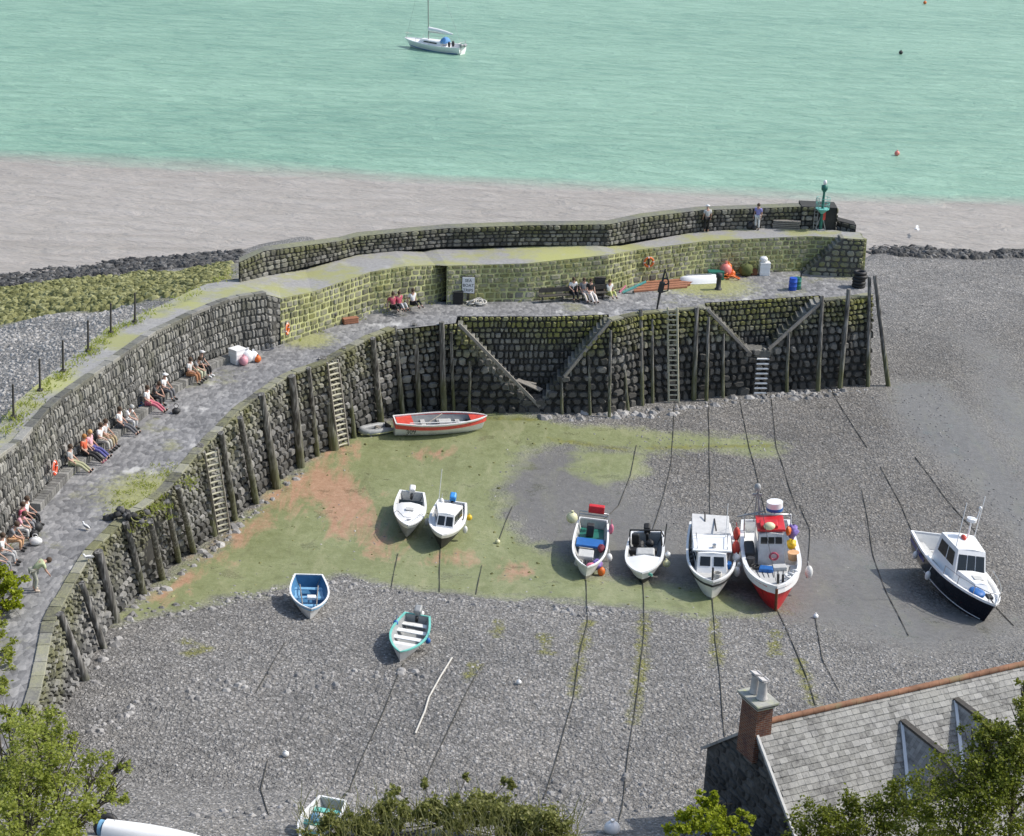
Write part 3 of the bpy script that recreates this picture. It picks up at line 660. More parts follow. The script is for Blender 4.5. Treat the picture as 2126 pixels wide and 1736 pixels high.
# walkway surface: inner edge -> parapet foot / fence edge
outer = [Vector((p.x - .4, p.y, 0)) for p in FENCE] + pb[1:] + [p1.copy(), p2.copy()]
m, t, b = newmat('walkway_concrete'); n = N(t); pos = n('NewGeometry').outputs['Position']
nA = n('TexNoise', {'Vector': pos, 'Scale': .3, 'Detail': 8., 'Roughness': .65}).outputs[0]; nB = n('TexNoise', {'Vector': pos, 'Scale': 5., 'Detail': 8., 'Roughness': .7}).outputs[0]
c = n.ramp(nB, [(.3, (.22, .218, .212)), (.7, (.34, .335, .325))])
c = n.mix(n.ramp(nA, [(.45, 0.), (.58, .85)]), c, (.3, .305, .115))
for q_, r_ in ((P(1170, 527, 8.6), 5.), (P(470, 640, 9.5), 3.5), (P(120, 790, 9.8), 3.)):
    dk_ = n('VectorMath', {0: pos, 1: tuple(q_)}, operation='DISTANCE').outputs['Value']
    c = n.mix(n.ramp(n.math('ADD', n.math('SUBTRACT', 1., n.math('DIVIDE', dk_, r_)), n.math('MULTIPLY', n.math('SUBTRACT', nA, .5), 1.6)), [(.2, 0.), (.75, .8)]), c, (.38, .39, .14))
c = n.mix(n.ramp(n('TexNoise', {'Vector': pos, 'Scale': .9, 'Detail': 5.}).outputs[0], [(.6, 0.), (.72, .5)]), c, (.42, .415, .4))
n.link(c, b.inputs['Base Color']); b.inputs['Roughness'].default_value = .85
n.link(n('Bump', {'Height': nB, 'Strength': .3, 'Distance': .05}).outputs[0], b.inputs['Normal']); M_walk = m
FL2 = [Vector((-26., 20, 0)), Vector((-25.4, 60, 0))] + [Vector((p.x - .4, p.y, 0)) for p in FENCE]
def near(pl, p):
    best = None
    for a, b_ in zip(pl[:-1], pl[1:]):
        d = (b_ - a).to_2d(); q = max(0, min(1, ((p - a).to_2d()).dot(d) / d.length_squared)); c = a.lerp(b_, q); l = (c - p).to_2d().length
        if best is None or l < best[0]: best = (l, c)
    return best[1].copy()
POUT = pb + [p1.copy(), p2.copy()]
pairs = []
for p in rt: pairs.append((p, near(FL2, p)))
k0 = len(rt)
for p in [q for q in inner[k0:]]:
    x = p.x - .9; xs2 = [q.x for q in POUT]
    y = float(np.interp(x, xs2, [q.y for q in POUT])); pairs.append((p, Vector((max(x, POUT[0].x), y, 0))))
dense = []
for (a, b_), (c, d) in zip(pairs[:-1], pairs[1:]):
    for i in range(6): dense.append((a.lerp(c, i / 6), b_.lerp(d, i / 6)))
dense.append(pairs[-1]); mb = MB(); W5 = 5; grid = []
for a, b_ in dense:
    row = []
    for j in range(W5 + 1):
        q = a.lerp(b_, j / W5 * 1.04); q.z = a.z - .005; row.append(q)
    grid.append(row)
for i in range(len(grid) - 1):
    for j in range(W5): mb.add([grid[i][j], grid[i + 1][j], grid[i + 1][j + 1], grid[i][j + 1]], [(0, 1, 2, 3)], 0)
    a, c = grid[i][-1], grid[i + 1][-1]; mb.add([a, c, c - Vector((0, 0, 2.5)), a - Vector((0, 0, 2.5))], [(0, 3, 2, 1)], 1)
zq = zt
mb.add([Vector((q0.x, q0.y + 1.0, zq - .01)), Vector((q1.x, q1.y + .1, zq - .01)), Vector((q1.x, q1.y + 2.2, zq - .01)), Vector((q0.x - 1, q0.y + 2.2, zq - .01))], [(0, 1, 2, 3)], 0) if False else None
mb.add([Vector((xm, q0.y + .2, zq - .012)), Vector((q1.x, q1.y + .12, zq - .012)), Vector((q1.x, q1.y + 1.9, zq - .012)), Vector((xm, q0.y + 1.9, zq - .012))], [(0, 1, 2, 3)], 0)
wk = mb.build('walkway', [M_walk, M_par]); wk['kind'] = 'structure'
mb = MB()
# ---------------------------------------------------------------- timber piles
def ordw(k): return ['first', 'second', 'third', 'fourth', 'fifth', 'sixth', 'seventh', 'eighth', 'ninth', 'tenth', 'eleventh', 'twelfth', 'thirteenth', 'fourteenth', 'fifteenth', 'sixteenth', 'seventeenth', 'eighteenth', 'nineteenth', 'twentieth'][k]
PL = [((176, 1405), (120, 1270), .17), ((214, 1340), (165, 1206), .13), ((238, 1287), (200, 1141), .2), ((297, 1230), (257, 1082), .15), ((335, 1196), (308, 1078), .14), ((368, 1161), (343, 1038), .13), ((400, 1141), (365, 1008), .14), ((440, 1108), (411, 922), .2), ((485, 1074), (455, 896), .15), ((530, 1040), (495, 864), .15), ((573, 1010), (538, 816), .2), ((622, 966), (602, 778), .21), ((655, 943), (637, 762), .13), ((690, 930), (666, 740), .24), ((733, 906), (710, 720), .13), ((788, 875), (770, 700), .17), ((833, 858), (816, 676), .13), ((868, 855), (857, 670), .14)]
PFR = [((922, 858), (917, 668)), ((945, 835), (937, 690)), ((975, 858), (975, 752)), ((1168, 860), (1165, 782)), ((1226, 862), (1222, 738)), ((1265, 868), (1268, 686)), ((1306, 853), (1288, 676)), ((1333, 838), (1330, 642)), ((1355, 832), (1354, 662)), ((1441, 830), (1447, 638)), ((1467, 832), (1471, 658)), ((1498, 812), (1502, 692)), ((1634, 814), (1637, 690)), ((1699, 812), (1706, 614)), ((1744, 806), (1762, 600)), ((1803, 803), (1805, 575)), ((1837, 784), (1816, 572))]
RFR = [.19, .1, .09, .1, .09, .1, .1, .14, .11, .16, .12, .1, .11, .15, .16, .13, .15]
PG = 'timber posts standing along the quay wall'
def pile(a, b_, r, lab):
    d = (b_ - a); mb = MB(); pts = []
    for i in range(7):
        q = i / 6; pts.append(Vector((0, 0, -.3)) + (d + Vector((0, 0, .3))) * q + Vector((random.uniform(-.02, .02), random.uniform(-.02, .02), 0)))
    mb.tube(pts, [r * (1.12 - .2 * i / 6) for i in range(7)], 10)
    o = mb.build('mooring_post', [M_pile], None, a); tag(o, lab, 'wooden post', PG)
for k, (b_, t_, r) in enumerate(PL):
    a = Pg(*b_); tp = P(*t_, ZD + .15); ov = Vector((.62, -.78, 0)) * .2; a += ov; tp += ov; r *= 1.12
    mm = 'thick dark' if r > .18 else 'slim dark' if r < .135 else 'dark'
    pile(a, tp, r, f'{mm} timber post on the slanting quay wall, {ordw(k)} counted from the shore end')
for k, ((b_, t_), r) in enumerate(zip(PFR, RFR)):
    a = Pg(*b_); a.y = min(a.y, ft_y(a.x, 0) - .3); tp = PY(*t_, ft_y(a.x, 6) - .3); r *= .98
    mm = 'thick dark' if r > .145 else 'thin pale' if r < .105 else 'dark'
    pile(a, tp, r, f'{mm} timber post on the shaded quay wall, {ordw(k)} counted from the inner corner')
# ---------------------------------------------------------------- ladders
def ladder(lab, a0, a1, b0, b1, nr, rr, mr, ml):
    a0, a1, b0, b1 = map(Vector, (a0, a1, b0, b1)); o = a0.copy(); t = thing('ladder', lab, 'ladder', o, 0, 'ladders on the quay wall')
    for p, q in ((a0, b0), (a1, b1)):
        mb = MB(); mb.beam(p - o, q - o, .09, .11, 0); mb.build('rail', [ml], t)
    for i in range(nr):
        f = (i + .5) / nr; p = a0.lerp(b0, f) - o; q = a1.lerp(b1, f) - o; mb = MB(); mb.tube([p, q], rr, 6, 0); mb.build('rung', [mr], t)
def lad_left(b_, t_, lab, off, n):
    a = Pg(*b_); tp = P(*t_, ZD + .1); d = (tp - a).to_2d(); w = Vector((.56, .62, 0)).normalized() * .8
    nrm = Vector((.62, -.78, 0)).normalized() * .42
    ladder(lab, a + w * off + nrm, a + w * (off + 1) + nrm, tp + w * off + nrm, tp + w * (off + 1) + nrm, n, .06, M_pale, M_wood)
lad_left((440, 1106), (411, 935), 'timber ladder on the slanting wall nearest the mossy slipway', .2, 15)
lad_left((690, 928), (666, 750), 'weedy timber ladder on the slanting wall near the grey rubber dinghy', .25, 17)
a = Pg(1388, 832); a.y = ft_y(a.x, 0) - .35; b_ = PY(1386, 638, ft_y(a.x, 6) - .3)
ladder('tall pale runged ladder on the shaded wall between two stair recesses', a, a + Vector((.62, .08, 0)), b_, b_ + Vector((.62, .08, 0)), 19, .05, M_pale, M_pale)
a = PY(1564, 822, ft_y(15.4, .5) - .3); a.z = G(a.x, a.y); 
ladder('short ladder with broad white rungs under the small stair landing', a, a + Vector((.86, .1, 0)), a + Vector((.02, .35, 2.6)), a + Vector((.88, .45, 2.6)), 8, .07, M_white, M_woodd)
mb = MB(); p = FP(1.0, 1.0, -.5); mb.box((0, 0, 0), (1.7, .5, .07), 0, (0, R(14), R(-20)), .01); mb.box((-.2, .4, .05), (1.3, .25, .06), 0, (0, R(8), R(-4)), .01)
tag(mb.build('plank', [M_wood], None, FP(1.0, 1.75, -.45)), 'pale loose planks lying at the bottom of the deep stair recess', 'plank')

# ---------------------------------------------------------------- boats
class Hull:
    def __init__(s, L, B, D, stern=.82, sheer=.3, rake=.35, bowe=2.4, deck=None, floor=.2, wall=.05, flare=.42, dead=0.12):
        s.L, s.B, s.D, s.st, s.sh, s.rk, s.be, s.dk, s.fl, s.wl, s.fr, s.dead = L, B, D, stern, sheer, rake, bowe, deck, floor, wall, flare, dead
    def b(s, t):
        if t < .45: return s.B / 2 * (s.st + (1 - s.st) * math.sin(math.pi / 2 * t / .45))
        return s.B / 2 * max(0, 1 - ((t - .45) / .55) ** s.be) ** .72
    def k(s, t): return s.D * .22 * max(0, (t - .78) / .22) ** 2
    def sz(s, t): return s.D * (1 + s.sh * max(0, (t - .25) / .75) ** 1.8 + .06 * max(0, (.25 - t) / .25))
    def y(s, t, z): return s.L * (t - .5) + s.rk * max(0, t - .5) * 2 * ((z / s.D) - 1) * max(0, t) ** 2
    def e(s, t): return s.fr + (.85 - s.fr) * max(0, (t - .3) / .7) ** 1.5
    def x(s, t, z):
        k, q = s.k(t), s.sz(t); w = max(0, min(1, (z - k) / (q - k)))
        return s.b(t) * (w ** (1 / 1.25)) ** s.e(t)
    def outer(s, mb, m=0, ns=22, nv=9, band=None, m2=1, foul=None, m3=1):
        vs = []; fs = []; mi = []
        for i in range(ns + 1):
            t = i / ns; k, q = s.k(t), s.sz(t)
            for j in range(-nv, nv + 1):
                w = (abs(j) / nv) ** 1.15; z = k + (q - k) * w; x = s.x(t, z) * (1 if j >= 0 else -1)
                vs.append((x, s.y(t, z), z))
        W = 2 * nv + 1; g0 = []; g1 = []; g2 = []
        for i in range(ns):
            for j in range(W - 1):
                w = abs(j + .5 - nv) / nv; f = (i * W + j, (i + 1) * W + j, (i + 1) * W + j + 1, i * W + j + 1)
                (g1 if band and w > band else g2 if foul and w < foul else g0).append(f)
        mb.add(vs, g0, m, True)
        if g1: mb.add(vs, g1, m2, True)
        if g2: mb.add(vs, g2, m3, True)
        mb.add(vs[:W], [tuple(range(W))], m)
    def inner(s, mb, m=0, ns=22, dkf=None):
        fz = dkf or (lambda t: s.fl)
        for sg in (-1, 1):
            vs = []; fs = []
            for i in range(ns + 1):
                t = .02 + .965 * i / ns; q = s.sz(t); z0 = min(fz(t), q - .01)
                for j in range(4):
                    z = q + (z0 - q) * j / 3; x = max(0, s.x(t, z) - s.wl); vs.append((sg * x, s.y(t, z), z))
                vs.append((0, s.y(t, z0), z0))
            for i in range(ns):
                for j in range(4):
                    a = i * 5 + j; f = (a, a + 1, a + 6, a + 5); fs.append(f if sg < 0 else f[::-1])
            mb.add(vs, fs, m, False)
        t = .02; q = s.sz(t); z0 = fz(t); mb.add([(-s.x(t, q) + s.wl, s.y(t, q), q), (s.x(t, q) - s.wl, s.y(t, q), q), (s.x(t, z0) - s.wl, s.y(t, z0), z0), (-s.x(t, z0) + s.wl, s.y(t, z0), z0)], [(0, 1, 2, 3)], m)
    def rim(s, mb, wd=.07, th=.05, m=0, ns=26, dz=0., out=.02, transom=True, t0=0., t1=1.):
        for sg in (-1, 1):
            vs = []
            for i in range(ns + 1):
                t = t0 + (t1 - t0) * i / ns; q = s.sz(t) + dz; x = max(0.0, s.x(t, s.sz(t)) if dz >= -.01 else s.x(t, q)); yy = s.y(t, q) + (.02 if t > .99 else 0)
                vs += [(sg * (x + out), yy, q - th / 2), (sg * (x + out), yy, q + th / 2), (sg * max(0, x + out - wd), yy, q + th / 2), (sg * max(0, x + out - wd), yy, q - th / 2)]
            fs = []
            for i in range(ns):
                for j in range(4): f = (i * 4 + j, i * 4 + (j + 1) % 4, i * 4 + 4 + (j + 1) % 4, i * 4 + 4 + j); fs.append(f if sg > 0 else f[::-1])
            mb.add(vs, fs, m, False)
        if transom and t0 == 0: q = s.sz(0) + dz; x = s.b(0); mb.box((0, s.y(0, q) + .02, q), (2 * x, .07, th * .98), m)
def boat(name, lab, bow, stern, h, roll=0., cat='boat', pitch=0., group='boats lying aground in the harbour', z0=None, dz=0., pos=None):
    if z0 is None and dz == 0: dz = -.04
    if z0 is None: pb, ps = Pg(*bow), Pg(*stern)
    else: pb, ps = P(*bow, z0), P(*stern, z0)
    d = (pb - ps).to_2d().normalized(); c = pb.to_2d() - d * (h.L / 2 - h.rk * .75); rz = math.atan2(d.y, d.x) - math.pi / 2
    z = (G(c.x, c.y) if z0 is None else z0) + dz
    t = thing(name, lab, cat, (c.x, c.y, z), 0, group); t.rotation_euler = Euler((R(pitch), R(roll), rz), 'XYZ'); return t
def mirror(b):
    for o in list(b.children) + [g for ch in b.children for g in ch.children]:
        o.location.x *= -1
        for v in o.data.vertices: v.co.x *= -1
        o.data.flip_normals()
def part(nm, mats, par, fn, label=None):
    mb = MB(); fn(mb); o = mb.build(nm, mats, par)
    if label: o['label'] = label
    return o
def thwarts(h, par, ts, mat, z=.45, w=.24):
    for t in ts:
        part('thwart', [mat], par, lambda mb: mb.box((0, h.y(t, z), z), (2 * (h.x(t, z) - .02), w, .045), 0, None, .01))
def fender(par, x, y, z, mat, r=.13, l=.45, name='fender'):
    part(name, [mat], par, lambda mb: (mb.ell((x, y, z), (r, r, l / 2), 0, 10, 8), mb.tube([(x, y, z + l / 2), (x * .96, y, z + l / 2 + .25)], .015, 5, 0)))
def buoy(par, x, y, z, mat, r=.22, name='fender_buoy'):
    part(name, [mat], par, lambda mb: (mb.ell((x, y, z), r, 0, 14, 10), mb.cyl((x, y, z + r * .9), r * .22, r * .4, 0, 8)))
def cabin_shell(mb, y0, y1, w0, w1, z0, z1, tap=.82, rk0=.05, rk1=.35, m=0, crown=.05):
    """a deckhouse: wide end y0 (aft) narrow end y1 (forward), leaning sides and a raked front"""
    A = [(-w0 / 2, y0, z0), (w0 / 2, y0, z0), (w1 / 2, y1, z0), (-w1 / 2, y1, z0)]
    B = [(-w0 / 2 * tap, y0 + rk0, z1), (w0 / 2 * tap, y0 + rk0, z1), (w1 / 2 * tap, y1 - rk1, z1), (-w1 / 2 * tap, y1 - rk1, z1)]
    C = [(0, y0 + rk0, z1 + crown), (0, y1 - rk1, z1 + crown)]
    mb.add(A + B + C, [(0, 1, 5, 8, 4), (1, 2, 6, 5), (2, 3, 7, 9, 6), (3, 0, 4, 7), (4, 8, 9, 7), (8, 5, 6, 9)], m)
    return A, B
def pane(par, a, b_, c, d, f=(.1, .9, .2, .85), off=.02, name='window', mat=None):
    """window on the quad a-b-c-d (a,b bottom; c,d top above b,a)"""
    a, b_, c, d = map(Vector, (a, b_, c, d)); nm = (b_ - a).cross(d - a).normalized() * off
    def q(u, v): return a.lerp(b_, u).lerp(d.lerp(c, u), v)
    u0, u1, v0, v1 = f; pts = [q(u0, v0), q(u1, v0), q(u1, v1), q(u0, v1)]
    mb = MB(); mb.add([p + nm for p in pts] + [p - nm * .5 for p in pts], [(0, 1, 2, 3), (0, 4, 5, 1), (1, 5, 6, 2), (2, 6, 7, 3), (3, 7, 4, 0)], 0)
    return mb.build(name, [mat or M_glass], par)
def outboard(par, y, z, mat, x=0.):
    def fn(mb): mb.box((x, y - .12, z + .28), (.34, .42, .5), 0, (R(-25), 0, 0), .1); mb.box((x, y - .02, z - .15), (.14, .2, .6), 1, (R(-25), 0, 0), .03)
    return part('outboard_motor', [mat, M_dark], par, fn)

# blue dinghy -------------------------------------------------------------
h = Hull(3.7, 1.85, .82, stern=.72, sheer=.16, rake=.25, bowe=2.0, floor=.16, wall=.05)
b = boat('rowing_dinghy', 'small white dinghy painted blue inside, alone on the shingle', (643, 1285), (636, 1208), h, -3)
part('hull', [M_white], b, lambda mb: h.outer(mb)); part('inside_lining', [M_blue], b, lambda mb: h.inner(mb))
part('gunwale', [M_white2], b, lambda mb: h.rim(mb, .08, .06)); thwarts(h, b, (.2, .45, .68), M_lblue, .48)
[part('side_bench', [M_lblue], b, lambda mb: mb.box((sg * (h.x(.35, .46) - .2), h.y(.33, .46), .44), (.26, 1.2, .04), 0, None, .01)) for sg in (-1, 1)]
part('box', [M_white2], b, lambda mb: mb.box((-.1, .0, .58), (.42, .3, .16), 0, None, .03)); part('rubbing_strip', [M_lblue], b, lambda mb: h.rim(mb, .05, .06, 0, 26, -.09, .03, False))
part('oar', [M_wood], b, lambda mb: mb.tube([(-.45, -1.2, .6), (-.3, 1.0, .66)], .03, 6)); part('oar', [M_wood], b, lambda mb: mb.tube([(.42, -1.3, .6), (.35, .9, .66)], .03, 6)); part('rope_coil', [M_rope], b, lambda mb: [mb.torus((.1, 1.0, .22 + .04 * i), .17, .03, 0, 14, 5) for i in range(3)])
# white and green dinghy ---------------------------------------------------
h = Hull(3.7, 1.7, .72, stern=.7, sheer=.2, rake=.3, bowe=1.9, floor=.14)
b = boat('rowing_dinghy', 'scruffy white dinghy with turquoise rim and pale thwarts on the shingle', (830, 1374), (872, 1300), h, -4)
part('hull', [M_white], b, lambda mb: h.outer(mb)); part('inside_lining', [M_grey], b, lambda mb: h.inner(mb))
part('gunwale', [M_turq], b, lambda mb: h.rim(mb, .1, .06)); thwarts(h, b, (.12, .3, .48, .64), M_white, .46, .3)
part('foredeck', [M_lgrey], b, lambda mb: mb.add([(-h.x(.78, .7) + .04, h.y(.78, .72), .74), (h.x(.78, .7) - .04, h.y(.78, .72), .74), (h.x(.9, .75), h.y(.9, .8), .8), (0, h.y(.99, .85), .84), (-h.x(.9, .75), h.y(.9, .8), .8)], [(0, 1, 2, 3, 4)], 0))
fender(b, -.8, -.9, .66, M_tarpb, .12, .3); fender(b, .9, .1, .62, M_tarpb, .12, .3); outboard(b, -1.85, .6, M_grey)
mirror(b)
# white open cuddy boat ------------------------------------------------------
h = Hull(4.7, 1.75, .95, stern=.78, sheer=.22, rake=.5, bowe=2.2, floor=.2)
b = boat('motor_boat', 'white open motorboat with a broad white foredeck, left of the pair on the green mud', (843, 1122), (852, 1050), h, -5)
part('hull', [M_grey, M_white2], b, lambda mb: h.outer(mb, band=.8)); part('inside_lining', [M_lgrey], b, lambda mb: h.inner(mb)); part('gunwale', [M_white2], b, lambda mb: h.rim(mb, .12, .07))
def fn(mb):
    vs = []; ts = [.38 + .6 * i / 10 for i in range(11)]
    for t in ts: x = h.x(t, h.sz(t)) - .06; z = h.sz(t); y = h.y(t, z); vs += [(-x, y, z), (-x * .6, y, z + .14 * min(1, 3 * (1 - t))), (0, y, z + .2 * min(1, 3 * (1 - t))), (x * .6, y, z + .14 * min(1, 3 * (1 - t))), (x, y, z)]
    mb.add(vs, [(i * 5 + j, i * 5 + j + 1, i * 5 + j + 6, i * 5 + j + 5) for i in range(10) for j in range(4)], 0, True)
part('foredeck', [M_white2], b, fn); part('hatch', [M_lgrey], b, lambda mb: mb.box((0, .55, 1.26), (.42, .36, .06), 0, None, .02)); thwarts(h, b, (.1, .24), M_white2, .55, .3)
part('windscreen', [M_glass], b, lambda mb: mb.box((0, h.y(.38, 1) - .02, 1.12), (1.3, .05, .26), 0, (R(20), 0, 0))); outboard(b, -2.3, .8, M_white); fender(b, .98, .5, .6, M_white)
part('rope_coil', [M_rope], b, lambda mb: [mb.torus((-.2, -1.2, .26 + .04 * i), .2, .03, 0, 14, 5) for i in range(3)]); part('cleat', [M_metal], b, lambda mb: (mb.cyl((0, 1.85, 1.12), .05, .14, 0, 8), mb.tube([(-.12, 1.85, 1.24), (.12, 1.85, 1.24)], .03, 6))); part('bow_rail', [M_metal], b, lambda mb: mb.tube([(sg * (h.x(t, h.sz(t)) - .08), h.y(t, h.sz(t)), h.sz(t) + hh) for sg, t, hh in [(-1, .62, .05), (-1, .75, .3), (-1, .92, .32), (1, .92, .32), (1, .75, .3), (1, .62, .05)]], .018, 6))
mirror(b)
# white cabin boat with blue motor --------------------------------------------
h = Hull(4.6, 1.95, 1.0, stern=.8, sheer=.2, rake=.45, bowe=2.2, floor=.25)
b = boat('cabin_boat', 'small white cabin boat with wraparound windows and a bright blue outboard', (915, 1142), (938, 1070), h, -4)
part('hull', [M_dark, M_white2], b, lambda mb: h.outer(mb, band=.78)); part('inside_lining', [M_lgrey], b, lambda mb: h.inner(mb)); part('gunwale', [M_white2], b, lambda mb: h.rim(mb, .13, .09))
part('foredeck', [M_white2], b, lambda mb: h.inner(mb, 0, 22, lambda t: h.sz(t) - .02 if t > .42 else .25))
cb = part('cabin', [M_white2], b, lambda mb: cabin_shell(mb, -.5, 1.25, 1.6, .95, 1.0, 1.72, .9, .0, .4))
mbx = MB(); A, B_ = cabin_shell(mbx, -.5, 1.25, 1.6, .95, 1.0, 1.72, .9, .0, .4)
pane(cb, A[2], A[3], B_[3], B_[2], (.06, .46, .25, .85)); pane(cb, A[2], A[3], B_[3], B_[2], (.54, .94, .25, .85))
for f in ((.1, .5, .3, .85), (.56, .92, .3, .85)): pane(cb, A[1], A[2], B_[2], B_[1], f); pane(cb, A[3], A[0], B_[0], B_[3], (1 - f[1], 1 - f[0], f[2], f[3]))
outboard(b, -2.25, 1.0, pm('bright_blue_cover', (.05, .3, .75), .4, .15)); part('aerial', [M_white2], b, lambda mb: mb.tube([(-.6, -.5, 1.7), (-.62, -.7, 3.6)], .02, 6)); fender(b, 1.05, .4, .75, M_white); buoy(b, 1.1, -.9, .9, M_yellow, .17); fender(b, -.55, -1.6, 1.25, M_white, .16, .5)
mirror(b)
# green open fishing boat -------------------------------------------------------
h = Hull(6.2, 1.85, 1.05, stern=.85, sheer=.22, rake=.35, bowe=2.7, floor=.3)
b = boat('fishing_boat', 'open white fishing boat, green and blue inside, with a red box on its stern rail', (1215, 1202), (1229, 1110), h, -3)
part('hull', [M_white, M_hullgrime], b, lambda mb: h.outer(mb, foul=.42)); part('inside_lining', [M_lgrey], b, lambda mb: h.inner(mb)); part('gunwale', [M_white2], b, lambda mb: h.rim(mb, .1, .08))
part('cockpit_floor', [M_green], b, lambda mb: mb.box((0, -2.1, .5), (1.3, 1.6, .3), 0, None, .02)); part('blue_cover', [M_tarpb], b, lambda mb: mb.box((0, -.65, .82), (1.5, 1.1, .14), 0, (R(4), 0, 0), .04))
part('engine_box', [M_lgrey], b, lambda mb: mb.box((-.15, .75, .66), (.8, .9, .5), 0, None, .05)); part('stern_gantry', [M_metal], b, lambda mb: (mb.tube([(-.8, -2.7, 1.0), (-.78, -2.75, 1.65), (.78, -2.75, 1.65), (.8, -2.7, 1.0)], .035, 7), mb.tube([(-.78, -2.75, 1.5), (.78, -2.75, 1.5)], .03, 6)))
part('red_box', [M_red], b, lambda mb: mb.box((.1, -2.75, 1.88), (.85, .35, .42), 0, None, .05)); part('console', [M_dark], b, lambda mb: mb.box((-.1, -1.9, 1.0), (.4, .4, .7), 0, None, .05))
part('rope_coil', [M_rope], b, lambda mb: [mb.torus((-.45, 1.45, .55 + i * .07), .2, .04, 0, 16, 6) for i in range(3)]); part('crate', [M_dark], b, lambda mb: [mb.box((-.2 + i * .14, 1.5, .6), (.06, .5, .3), 0) for i in range(4)])
part('net_bundle', [pm('violet_net', (.25, .18, .5), .8, .5, 9.)], b, lambda mb: mb.ell((.5, 1.7, .8), (.28, .4, .2), 0, 12, 8, jit=.15)); part('pink_bag', [pm('pink_plastic', (.75, .2, .3), .5, .2)], b, lambda mb: mb.ell((.2, 1.95, .8), (.25, .2, .14), 0, jit=.1))
buoy(b, -1.15, -2.3, 1.4, M_cream, .31); fender(b, 1.05, .9, .85, M_white, .18, .5); fender(b, .75, 2.0, .55, M_orange, .2, .5); fender(b, 1.0, -1.9, 1.2, pm('pink_plastic', (.75, .2, .3)), .13, .6)
part('dark_bag', [pm('maroon_cloth', (.2, .03, .05), .8)], b, lambda mb: mb.ell((.6, .1, .95), (.2, .3, .2), 0, jit=.15))
mirror(b)
# small black gear boat ------------------------------------------------------------
h = Hull(5.2, 2.0, .9, stern=.85, sheer=.2, rake=.4, bowe=2.6, floor=.25)
b = boat('fishing_boat', 'small white boat full of black gear with a domed white foredeck', (1335, 1212), (1346, 1130), h, 5)
part('hull', [M_dark, M_white2], b, lambda mb: h.outer(mb, band=.6)); part('inside_lining', [M_grey], b, lambda mb: h.inner(mb)); part('gunwale', [M_white2], b, lambda mb: h.rim(mb, .14, .1))
def fn(mb):
    vs = []; ts = [.6 + .385 * i / 8 for i in range(9)]
    for t in ts: x = h.x(t, h.sz(t)) - .08; z = h.sz(t); y = h.y(t, z); vs += [(-x, y, z), (0, y, z + .16 * min(1, 4 * (1 - t))), (x, y, z)]
    mb.add(vs, [(i * 3 + j, i * 3 + j + 1, i * 3 + j + 4, i * 3 + j + 3) for i in range(8) for j in range(2)], 0, True)
part('foredeck', [M_white2], b, fn); part('console', [M_lgrey], b, lambda mb: mb.box((.05, .15, .85), (.95, .6, .7), 0, (R(-12), 0, 0), .08))
part('seat', [M_black], b, lambda mb: (mb.box((-.1, -.75, .72), (1.4, .5, .3), 0, None, .08), mb.box((-.55, -1.4, 1.1), (.4, .3, .6), 0, None, .1)))
part('frame', [M_black], b, lambda mb: (mb.tube([(-.85, -1.0, .9), (-.8, -1.2, 1.7), (.8, -1.2, 1.7), (.85, -1.0, .9)], .05, 7), mb.tube([(.8, -1.2, 1.7), (.9, -2.0, 1.0)], .04, 6), mb.tube([(-.8, -1.2, 1.7), (-.9, -2.0, 1.0)], .04, 6), mb.tube([(.95, -.8, .9), (1.1, -1.4, 2.0)], .03, 6)))
outboard(b, -2.45, .9, M_black); buoy(b, 1.15, .5, .6, M_cream, .2); buoy(b, 1.2, .0, .85, M_white, .17); part('gear_heap', [M_dark], b, lambda mb: [mb.ell((random.uniform(-.6, .6), random.uniform(-2.1, -1.2), .55), (.22, .25, .2), 0, 8, 6, jit=.2) for _ in range(6)])
part('number_board', [M_turq], b, lambda mb: mb.box((.35, h.y(.97, .7) - .12, .82), (.4, .06, .14), 0, (0, 0, R(38))))
mirror(b)
# white wheelhouse boat with canvas ---------------------------------------------------
h = Hull(7.4, 2.5, 1.4, stern=.84, sheer=.22, rake=.35, bowe=3.0, floor=.5)
b = boat('fishing_boat', 'tubby white fishing boat with a low wheelhouse and big grey canvas cover', (1478, 1245), (1470, 1150), h, 2)
part('hull', [M_white, M_hullgrime], b, lambda mb: h.outer(mb, foul=.3)); part('inside_lining', [M_lgrey], b, lambda mb: h.inner(mb, 0, 22, lambda t: .7 if t < .55 else h.sz(t) - .22)); part('gunwale', [M_white2], b, lambda mb: h.rim(mb, .12, .1))
part('rubbing_strip', [M_dark], b, lambda mb: h.rim(mb, .06, .1, 0, 26, -.28, .04, False))
cb = part('wheelhouse', [M_white2], b, lambda mb: (cabin_shell(mb, -.3, 2.1, 2.05, 1.5, 1.25, 2.2, .92, 0., .5), mb.box((0, .5, 2.27), (1.95, 1.9, .08), 0, None, .03)))
mbx = MB(); A, B_ = cabin_shell(mbx, -.3, 2.1, 2.05, 1.5, 1.25, 2.2, .92, 0., .5)
pane(cb, A[2], A[3], B_[3], B_[2], (.08, .44, .42, .86)); pane(cb, A[2], A[3], B_[3], B_[2], (.56, .92, .42, .86)); pane(cb, A[1], A[2], B_[2], B_[1], (.3, .8, .42, .86)); pane(cb, A[3], A[0], B_[0], B_[3], (.2, .7, .42, .86))
part('canvas_cover', [pm('pale_canvas', (.6, .6, .59), .85, .15, 3., bump=.4)], b, lambda mb: (mb.box((.0, -2.0, 1.98), (1.95, 2.9, .07), 0, (R(-3), R(2), 0), .02), mb.box((-.95, -2.0, 1.6), (.05, 2.8, .7), 0), mb.box((.95, -2.0, 1.6), (.05, 2.8, .7), 0), mb.box((0, -3.4, 1.6), (1.9, .05, .6), 0)))
